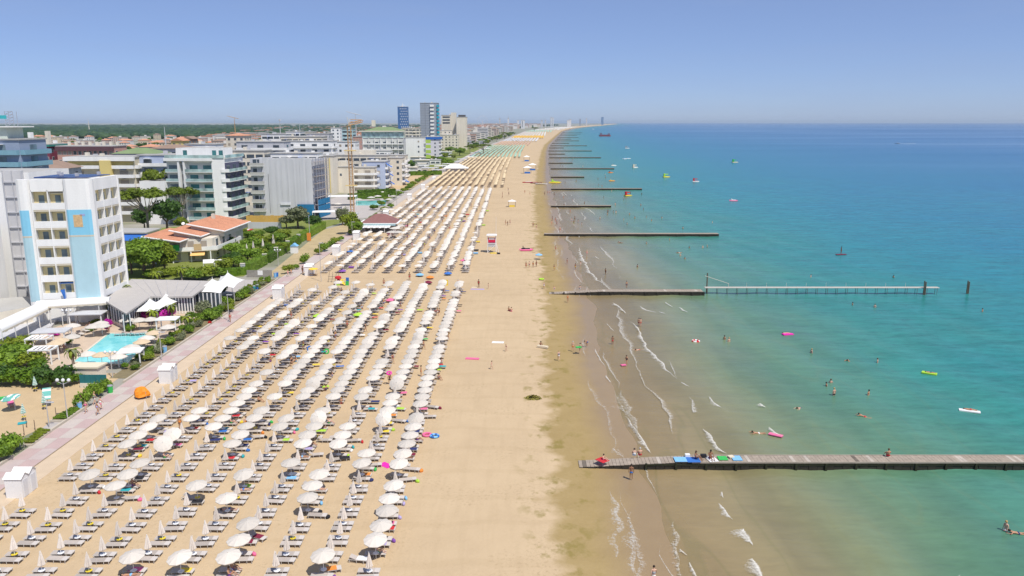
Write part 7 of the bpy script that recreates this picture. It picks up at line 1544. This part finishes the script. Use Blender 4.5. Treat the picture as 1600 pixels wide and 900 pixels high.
# kiosk with maroon roof on the beach
x, y = G(594, 362); t = thing('beach_kiosk', 'beach kiosk with dark red hipped roof and white awning', 'kiosk', (x, y, 0)); KR = M('kiosk_roof', (.25, .12, .11), .85, .15, .8)
bx('wall', M('kiosk_wall', (.42, .40, .38), .8), -5, 4.5, 0, 8, 0, 2.8, t); MB().add([(-6.4, -.8, 3.0), (5.6, -.8, 3.0), (5.6, 9, 3.0), (-6.4, 9, 3.0), (-2.0, 4, 5.6), (1.2, 4, 5.6)], [(3, 2, 1, 0), (0, 1, 5, 4), (1, 2, 5), (2, 3, 4, 5), (3, 0, 4)]).build('roof', KR, t); MB().box(-7, 6.2, -1.3, 9.4, 2.72, 2.98).build('roof_edge', WHT, t); bx('sign_fascia', M('fascia_teal', (.35, .52, .55), .6), -6.4, 5.4, -1.5, -1.32, 2.2, 2.7, t)
m = MB()
for i in range(12): m.add([(-7.5 + i * .95, -1.4, 2.3), (-6.6 + i * .95, -1.4, 2.3), (-6.6 + i * .95, -3.8, 1.75 + .12 * (i % 2)), (-7.5 + i * .95, -3.8, 1.75 + .12 * (i % 2))], [(0, 3, 2, 1)])
m.build('awning', AWW, t); bx('counter', DKM, -4.6, 4, -.3, -.05, 0, 1.0, t)
for xx in (-7, -2.5, 2, 6): bx('post', WHT, xx, xx + .14, -3.6, -3.45, 0, 1.8, t)
for i, (px, py) in enumerate([(617, 356), (612, 362), (622, 362), (624, 352)]): pparasol(px, py, f'broad white parasol on the kiosk terrace, {ordw(i + 1)} of four', None, 1.9, True, 2.1)
mat_(610, 368, 0, 'dark red cooler beside the kiosk terrace', 'maroon', 1.6, 1.2, 0, 'cooler', 1.2, 'cooler')
x, y = G(713, 268); t = thing('beach_kiosk', 'long low white roofed kiosk at the straw yellow umbrellas', 'kiosk', (x, y, 0)); bx('wall', GRY, -8, 6, 0, 6, 0, 2.4, t); MB().add([(-10, -2, 2.4), (9, -2, 2.4), (9, 8, 2.4), (-10, 8, 2.4), (-4, 3, 5.6), (2, 3, 5.6)], [(3, 2, 1, 0), (0, 1, 5, 4), (1, 2, 5), (2, 3, 4, 5), (3, 0, 4)]).build('roof', CABR, t)
# second hotel pool
P2 = [G(556, 321), G(556, 314), G(604, 313), G(602, 321)]; kind(MB().prism([p for p in reversed(P2)], -.2, .03).build('swimming_pool', PW.m), 'structure'); patch('pool_deck', [(490, 345), (575, 340), (640, 298), (620, 296), (530, 306), (500, 318)], -.004, STREET)
for i, (px, py) in enumerate([(590, 306), (580, 308), (608, 311), (614, 306), (598, 300), (560, 311), (528, 318), (534, 324), (610, 327), (602, 326)]): pparasol(px, py, f'white parasol of the second hotel pool, {ordw(i + 1)} from the hedge', None, 1.9, True)
# white open sided pavilion left of the crane, and white tents near the cafes
x, y = G(530, 322); canopy4(535, 306, 12, 7, 4.2, 'white open pavilion roof left of the crane', AWW, .1); canopy4(508, 330, 9, 6, 3, 'low white canopy below the open pavilion', AWW, .2)
for i, (px, py, w) in enumerate([(672, 262, 12), (690, 259, 11), (655, 258, 14), (684, 265, 9), (648, 264, 9), (700, 256, 9), (712, 252, 9), (664, 250, 12), (735, 245, 10), (722, 248, 9), (744, 238, 12), (757, 232, 14)]): canopy4(px, py, w, w * .7, 3.4, f'white terrace tent near the far cafes, {ordw(i + 1)} of the cluster', AWW if i % 3 else GCAN, .1 * (i % 4))
patch('cafe_garden', [(600, 296), (640, 296), (700, 262), (690, 258), (600, 290)], -.004, SANDL)
# crane
x, y = G(551, 336); h = ZT(196, y); t = thing('tower_crane', 'orange lattice tower crane with folded jib in front of the cream block', 'crane', (x, y, 0)); CO = M('crane_orange', (.50, .29, .12), .6, .15, 1); m = MB(); s = .65
for a in (-s, s):
    for c in (-s, s): m.tube((a, c, 0), (a, c, h), .10, .09, 5)
m.build('mast_leg', CO, t); n = 16; m = MB()
for i in range(n):
    z0, z1 = h * i / n, h * (i + 1) / n
    for p, q in (((-s, -s), (s, -s)), ((s, -s), (s, s)), ((s, s), (-s, s)), ((-s, s), (-s, -s))): m.tube((*p, z0), (*q, z1), .05, .05, 4); m.tube((*p, z1), (*q, z1), .05, .05, 4)
m.build('mast_brace', CO, t)['kind'] = 'stuff'
j = MB(); e = Vector((4.8, 2.0, 1.2)); b0 = Vector((0, 0, h))
for o_ in ((0, .5, 0), (0, -.5, 0), (0, 0, .9)): j.tube(b0 + Vector(o_), b0 + e + Vector(o_), .13, .13, 5); j.tube(b0 + e + Vector(o_), b0 + Vector((.6, .3, 1.4)) + Vector(o_), .13, .13, 5)
for i in range(9): q = b0 + e * (i / 8); j.tube(q + Vector((0, .5, 0)), q + Vector((0, 0, .9)), .08, .08, 4); j.tube(q + Vector((0, -.5, 0)), q + Vector((.5, 0, .9)), .08, .08, 4)
j.build('jib', CO, t); MB().tube((0, 0, h), (-.6, 0, h + 3.2), .14, .1, 5).tube((.5, 0, h), (.2, 0, h + 2.6), .12, .1, 5).build('apex', CRM, t)
for zz in (h * .33, h * .72): bx('collar_platform', M('platform_yellow', (.72, .55, .25), .7), -2.2, 2.2, -1.2, 1.2, zz, zz + .35, t)
bx('ballast_base', GRY, -2, 2, -2, 2, 0, .8, t)
t = thing('orange_sign', 'orange red site sign on a pole in the garden strip', 'sign', (*G(483, 377), 0)); bx('board', CLO['orange'], -.6, .6, -.06, .06, .2, 2.6, t); bx('pole', GRY, .2, .3, .06, .14, 0, 8, t)
t = thing('garden_hut', 'small white hut with a blue gabled roof in the garden strip', 'hut', (*G(459, 396), 0)); bx('wall', WHT, -.9, .9, 0, 1.6, 0, 2.0, t); MB().add([(-1.1, -.15, 2.0), (1.1, -.15, 2.0), (1.1, 1.75, 2.0), (-1.1, 1.75, 2.0), (0, -.15, 2.8), (0, 1.75, 2.8)], [(3, 2, 1, 0), (0, 4, 5, 3), (1, 2, 5, 4), (0, 1, 4), (2, 3, 5)]).build('roof', CLO['sky'], t)
for i, (px, py) in enumerate([(327, 420), (344, 420)]): t = thing('garden_tent', f'small white gabled tent in the villa garden, {"left" if not i else "right"} one', 'tent', (*G(px, py), 0), .3); MB().add([(-1.3, -1, 1.6), (1.3, -1, 1.6), (1.3, 1, 1.6), (-1.3, 1, 1.6), (-1.3, 0, 2.4), (1.3, 0, 2.4)], [(0, 1, 5, 4), (2, 3, 4, 5), (0, 4, 3), (1, 2, 5)]).build('tent_cloth', AWW, t); [bx('post', POLE, xx - .05, xx + .05, yy - .05, yy + .05, 0, 1.6, t) for xx in (-1.2, 1.2) for yy in (-.9, .9)]
for i, (px, py) in enumerate([(397, 404), (375, 402), (387, 409), (412, 400), (428, 392)]): t = thing('furled_umbrella', f'furled garden parasol among the villa garden trees, {ordw(i + 1)} from the villa', 'umbrella', (*G(px, py), 0), 0, 'villa garden parasols'); t.scale = (1.5, 1.5, 2.2); put('pole', POLEM, t); put('furled_canopy', FURLED, t)
# ================================================================== FAR TOWN, WOODS AND SKYLINE
rg = random.Random(77)
def lumps(name, label, mat, pts, sub=1, group=None):
    bm = bmesh.new(); bmesh.ops.create_icosphere(bm, subdivisions=2, radius=1); bs = np.array([v.co[:] for v in bm.verts]); fs = np.array([[v.index for v in f.verts] for f in bm.faces]); bm.free()
    r = np.random.default_rng(len(pts)); V = []; Fc = []; o = 0
    for x, y, w, h in pts:
        d = 1 + r.normal(size=(len(bs), 1)) * .16; V.append(bs * d * [w, w, h * .55] + [x, y, h * .5]); Fc.append(fs + o); o += len(bs)
    V = np.concatenate(V); Fc = np.concatenate(Fc); me = bpy.data.meshes.new(name); me.vertices.add(len(V)); me.vertices.foreach_set('co', V.ravel()); me.loops.add(len(Fc) * 3); me.loops.foreach_set('vertex_index', Fc.ravel()); me.polygons.add(len(Fc)); me.polygons.foreach_set('loop_start', np.arange(0, len(Fc) * 3, 3)); me.polygons.foreach_set('loop_total', np.full(len(Fc), 3)); me.update(calc_edges=True); me.materials.append(mat)
    o_ = kind(put(name, me), 'stuff'); o_['label'] = label; return o_
FW = LEAF('far_wood', (.022, .06, .028), (.075, .135, .05), .02)  # distance haze partly put into the leaf colour as a bluish dark tint
pts = []
for i in range(2300):
    y = 1750 * (5.0 ** rg.random()); x = rg.uniform(-.72 * y, PXF(y) - 110 - .02 * y)
    if rg.random() < .25: pts.append((x, y, rg.uniform(10, 18) * (y / 1500) ** .35, rg.uniform(10, 15)))
    else:
        cx0 = x
        for q in range(3): pts.append((cx0 + q * rg.uniform(12, 22), y + rg.uniform(-8, 8), rg.uniform(9, 15) * (y / 1500) ** .35, rg.uniform(9, 15)))
lumps('far_wood', 'dark band of distant woods along the horizon', FW, pts)
# trees of the middle distance as individuals
n = 0
taken = []
for i in range(330):
    y = 400 * (4.2 ** rg.random()); x = rg.uniform(-.68 * y, PXF(y) - 75)
    px = 800 + F_PX * x / (y * math.cos(PITCH) + H * math.sin(PITCH)); 
    if any(abs(px - a) < 7 and abs(y - b_) < 40 for a, b_ in taken): continue
    taken.append((px, y)); n += 1
    kd = rg.choice(('dark', 'broad', 'dark', 'pine', 'lime')); w = rg.uniform(9, 15) if kd != 'lime' else 8; h = rg.uniform(8, 13) if kd != 'lime' else 6
    side = 'left of the towers' if px < 600 else 'near the towers'
    tree(kd, x, y, w, h, f'{dict(dark="dark green", broad="leafy green", pine="umbrella pine shaped", lime="light green")[kd]} town tree {side}, {ordw(n)} back from the camera', 'tree', 'trees scattered through the town')
for px, py, w, h, lb in [(755, 243, 22, 13, 'broad umbrella pine behind the far cafes'), (735, 240, 17, 10, 'round topped pine left of the broad one'), (788, 217, 26, 15, 'big dark pine near the amber umbrellas'), (776, 222, 17, 11, 'pine between the two biggest far pines'), (835, 206, 36, 18, 'far clump of pines where the coast bends'), (700, 262, 14, 8, 'bright tree right of the blue band hotel'), (705, 240, 18, 9, 'leafy tree in front of the cream hotel'), (690, 256, 12, 7, 'bright low tree beside the far cafes'), (718, 243, 16, 8, 'tree behind the white mast'), (570, 296, 6, 4, 'small tree at the balcony house')]:
    x, y = G(px, py); tree('pine' if 'pine' in lb else 'broad', x, y, w, h, lb)
# strip of greenery beside the promenade towards the bend
for i in range(110):
    y = 500 + i * 19; x = PXF(y) - rg.uniform(8, 34 if y > 1150 else 60); tree(rg.choice(('broad', 'dark', 'lime')), x, y, rg.uniform(7, 12), rg.uniform(4, 7), f'low tree in the green belt behind the far promenade, {ordw(i + 1)} from the kiosk end', 'tree', 'green belt behind the far promenade')
for i in range(46):
    y = 520 + i * 19; x = PXF(y) - rg.uniform(16, 62); w = rg.uniform(8, 17); b = Bld('seafront_pavilion', f'low white pavilion in the gardens behind the promenade, {ordw(i + 1)} beyond the small pool', x - w, y, 'pavilion', 'low pavilions behind the promenade'); h = rg.uniform(3, 5.5); b.box('wall', x - w, x, y, y + 8, 0, h, rg.choice((WHT, CRM, GRY))); b.box('roof', x - w - .6, x + .6, y - .6, y + 8.6, h, h + .4, rg.choice((AWW, FLAT, CRM))); b.box('window_strip', x - w + .8, x - .8, y - .08, y + .1, .9, 2.4, WIN)
kind(MB().prism([(PXF(1200) - 90, 1200), (PXF(520) - 75, 520), (PXF(520) - 5, 520), (PXF(800) - 5, 800), (PXF(1200) - 5, 1200)], -.06, -.015).build('garden_lawn', LAWN), 'structure')
# scattered town houses with roofs (individuals)
PALE = [M('house_%d' % i, c, .85, .08, .2) for i, c in enumerate([(.62, .56, .46), (.55, .44, .34), (.68, .64, .58), (.52, .40, .33), (.60, .50, .36), (.64, .62, .60), (.45, .36, .32)])]
PN = ['cream', 'tan', 'off-white', 'rust tinted', 'ochre', 'pale grey', 'brownish']
k_ = 0; spots = []
for i in range(900):
    if k_ >= 190: break
    y = 430 * (4.2 ** rg.random()); x = rg.uniform(-.70 * y, PXF(y) - 85); w = rg.uniform(10, 22); d = rg.uniform(9, 14); h = rg.uniform(5.5, 11) if x < PXF(y) - 260 else rg.uniform(9, 19)
    px = 800 + F_PX * x / y
    if px > 480 and y < 620: continue
    if any(abs(x - a) < (w + c) / 2 + 4 and abs(y - b_) < 22 for a, b_, c in spots): continue
    spots.append((x, y, w)); k_ += 1; ci = rg.randrange(7); b = Bld('town_house', f'{PN[ci]} {"low" if h < 9 else "tall"} town house, {ordw(k_)} of those scattered behind the beach hotels', x, y, 'house', 'houses scattered behind the beach hotels'); b.box('wall', x, x + w, y, y + d, 0, h, PALE[ci])
    nf = max(1, int(h / 3.2)); A = ((x, y), (x + w, y))
    for q in range(nf):
        for u in range(int(w / 3.6)): b.f('window', WIN, A, 1.2 + u * 3.6, 2.5 + u * 3.6, -.02, .06, 1.0 + q * 3.1, 2.4 + q * 3.1)
    if h < 10 or rg.random() < .35: gable(b, x, x + w, y, y + d, h, h + 2.2, TER if rg.random() < .75 else BRN, True, .6); b.box('chimney', x + w * .3, x + w * .3 + .7, y + d * .4, y + d * .4 + .7, h + 1, h + 3, CRM)
    else: b.box('roof', x - .3, x + w + .3, y - .3, y + d + .3, h, h + .4, FLAT); b.box('roof_unit', x + w * .4, x + w * .4 + 3, y + d * .4, y + d * .4 + 3, h + .4, h + 2.4, PALE[2])
# seafront hotels in a row behind the promenade towards the bend
for i in range(58):
    y = 1150 + i * 40 + rg.uniform(-8, 8); row = i % 3; w = rg.uniform(18, 34); x = PXF(y) - 30 - w - row * rg.uniform(38, 56) - .010 * y; h = rg.uniform(12, 24) * (1.25 if rg.random() < .15 else 1); ci = rg.choice((0, 2, 2, 5, 3, 1))
    b = Bld('seafront_hotel', f'{PN[ci]} seafront hotel, {ordw(i + 1)} along the row towards the coast bend', x, y, 'hotel', 'seafront hotels towards the coast bend'); b.box('wall', x, x + w, y, y + 16, 0, h, PALE[ci])
    for q in range(int(h / 3.6)): b.box('window_strip', x + 1, x + w - 1, y - .08, y + .1, 1.2 + q * 3.6, 2.8 + q * 3.6, WIN); b.box('balcony', x + w - .1, x + w + 1.3, y + .5, y + 15.5, .4 + q * 3.6, 1.5 + q * 3.6, PALE[2])
    b.box('roof', x - .4, x + w + .4, y - .4, y + 16.4, h, h + .5, TER if ci in (1, 3) else FLAT); b.box('lift_house', x + w * .4, x + w * .4 + 5, y + 5, y + 10, h + .5, h + 3.5, PALE[2])
# far town mass, one object
m = MB()
for i in range(1500):
    y = 1350 * (5.0 ** rg.random()); f = rg.random() ** 1.6; x = PXF(y) - 70 - .02 * y - f * .30 * y; w = rg.uniform(12, 30); h = rg.uniform(6, 14) + (rg.uniform(4, 16) if f < .15 else 0)
    m.box(x, x + w, y, y + w * .7, 0, h, rg.randrange(4)); m.box(x - .5, x + w + .5, y - .5, y + w * .7 + .5, h, h + 1.2, 4 + (rg.random() < .45))
o = kind(m.build('far_town', [PALE[0], PALE[2], PALE[5], PALE[3], TER, FLAT]), 'stuff'); o['label'] = 'mass of small pale houses of the distant resort'
m = MB()
for i in range(260): y = rg.uniform(3000, 7500); x = rg.uniform(-.66 * y, -.40 * y); w = rg.uniform(20, 45); m.box(x, x + w, y, y + 15, 0, rg.uniform(5, 9), rg.randrange(3))
o = kind(m.build('far_village', [TER, PALE[0], PALE[3]]), 'stuff'); o['label'] = 'line of faint roofs on the far left plain'
kind(MB().prism([(-5200, 5600), (-1500, 5600), (-1500, 6600), (-5600, 6600)], -.02, .02).build('lagoon', GLASS('lagoon_water', (.30, .40, .48), .2)), 'structure')
# distant skyline towers
def sky_tower(px, pw, ptop, y, label, mat, spire=0, name='distant_tower', slits=0):
    x0, x1, z = XT(px, y, 20), XT(px + pw, y, 20), ZT(ptop, y); b = Bld(name, label, x0, y, 'tower'); b.box('shaft', x0, x1, y, y + (x1 - x0), 0, z, mat); b.box('cap', x0 - .5, x1 + .5, y - .5, y + (x1 - x0) + .5, z, z + 2, FLAT)
    for i in range(slits): b.box('window_strip', x0 + (x1 - x0) * (.3 + .3 * i), x0 + (x1 - x0) * (.42 + .3 * i), y - .4, y + .1, 8, z - 4, WIN)
    if spire: MB().tube((0, 0, 0), (0, 0, spire), 1.2, .3, 5).build('mast', GRY, b.r, ((x1 - x0) / 2, 4, z))
DT = M('distant_slate', (.22, .25, .32), .8, .1, .05); DW = M('distant_white', (.66, .66, .66), .8, .05, .05)
sky_tower(860, 2.2, 183.5, 6000, 'left half of the twin white towers on the far coast', DW, 0, 'distant_tower', 1); sky_tower(863, 2, 184, 6020, 'right half of the twin white towers on the far coast', DW, 0, 'distant_tower', 1); sky_tower(886, 5, 188, 6400, 'broad white block right of the twin towers', DW); sky_tower(890, 2.5, 187, 6500, 'peaked white block right of the twin towers', DW, 8)
sky_tower(905.5, 1.6, 186, 8000, 'thin dark tower before the coast bend', DT); sky_tower(915.5, 1.8, 185, 8600, 'second thin tower before the coast bend', GRY); sky_tower(939.5, 3.4, 183, 12000, 'lone blue tower at the tip of the coast', M('tip_blue', (.07, .18, .36), .7, .05, .05)); sky_tower(793, 2.6, 185, 4600, 'white tower block with antennas on the far skyline', DW, 26); sky_tower(780, 2.0, 186, 4400, 'pale tower with a lattice top on the far skyline', GRY, 16)
sky_tower(814, 6, 188, 4600, 'white resort block with a dark slot', DW, 0, 'distant_tower', 1); sky_tower(808, 3, 188, 4800, 'small white skyline block', DW); sky_tower(845, 3, 188, 5600, 'teal skyline block left of the twin towers', GRY, 14); sky_tower(851, 2.5, 188, 6000, 'grey skyline block beside the twin towers', GRY, 10)
# ferris wheel, very faint
x, z = XT(754, 2400, 30), ZT(189, 2400); t = thing('ferris_wheel', 'faint ferris wheel on the far skyline', 'ferris wheel', (x, 2400, 0)); o = torus('rim', FRM, t, 15, .22, (0, 0, z), 40, 4); o.rotation_euler = (R(90), 0, 0); m = MB()
for i in range(12): a = i * math.pi / 6; m.tube((0, 0, z), (15 * math.cos(a), 0, z + 15 * math.sin(a)), .08, .08, 3)
m.build('spoke', FRM, t); MB().tube((-7, 0, 0), (0, 0, z), .5, .4, 5).tube((7, 0, 0), (0, 0, z), .5, .4, 5).build('support', FRM, t)
# far cranes and masts
for px, y, pt, pb, c, lb in [(368, 900, 184, 200, CO, 'small orange crane above the far woods'), (438, 1300, 186, 205, GRY, 'radio mast above the white flat roofs'), (557, 700, 178, 200, GRY, 'thin lattice mast right of the crane jib'), (139, 2600, 184, 198, CRM, 'pinkish chimney mast on the left horizon'), (469, 900, 193, 204, GRY, 'low lamp mast by the vaulted hall'), (258, 900, 198, 212, GRY, 'pale mast in the woods at left')]:
    x, zt_, zb = XT(px, y, 20), ZT(pt, y), ZT(pb, y); t = thing('far_mast', lb, 'mast', (x, y, 0)); MB().tube((0, 0, 0), (0, 0, zt_), .006 * y / 8 + .3, .2, 5).build('shaft', c, t)
    if 'crane' in lb: MB().tube((0, 0, zt_), (-8, 0, zt_ + 2), .3, .2, 4).tube((0, 0, zt_), (5, 0, zt_ - 1), .3, .2, 4).build('jib', c, t)
    elif 'radio' in lb: MB().lathe([(1.6, 0), (1.6, 2.5)], 8).build('dish_ring', c, t, (0, 0, zt_ - 3))
# ================================================================== AIR
hz = MB().box(-90000, 90000, -3000, 90000, -3.0, 92).build('haze', M('haze_tmp', (1, 1, 1)))
k = bpy.data.materials.new('haze'); k.use_nodes = True; k.node_tree.nodes.remove(k.node_tree.nodes['Principled BSDF'])
pv = k.node_tree.nodes.new('ShaderNodeVolumePrincipled'); pv.inputs['Density'].default_value = 4.2e-5
pv.inputs['Color'].default_value = (.72, .86, 1, 1); pv.inputs['Anisotropy'].default_value = 0.0
k.node_tree.links.new(pv.outputs[0], k.node_tree.nodes['Material Output'].inputs['Volume'])
hz.data.materials.clear(); hz.data.materials.append(k); hz['kind'] = 'stuff'; hz['label'] = 'thin summer haze over the coast'
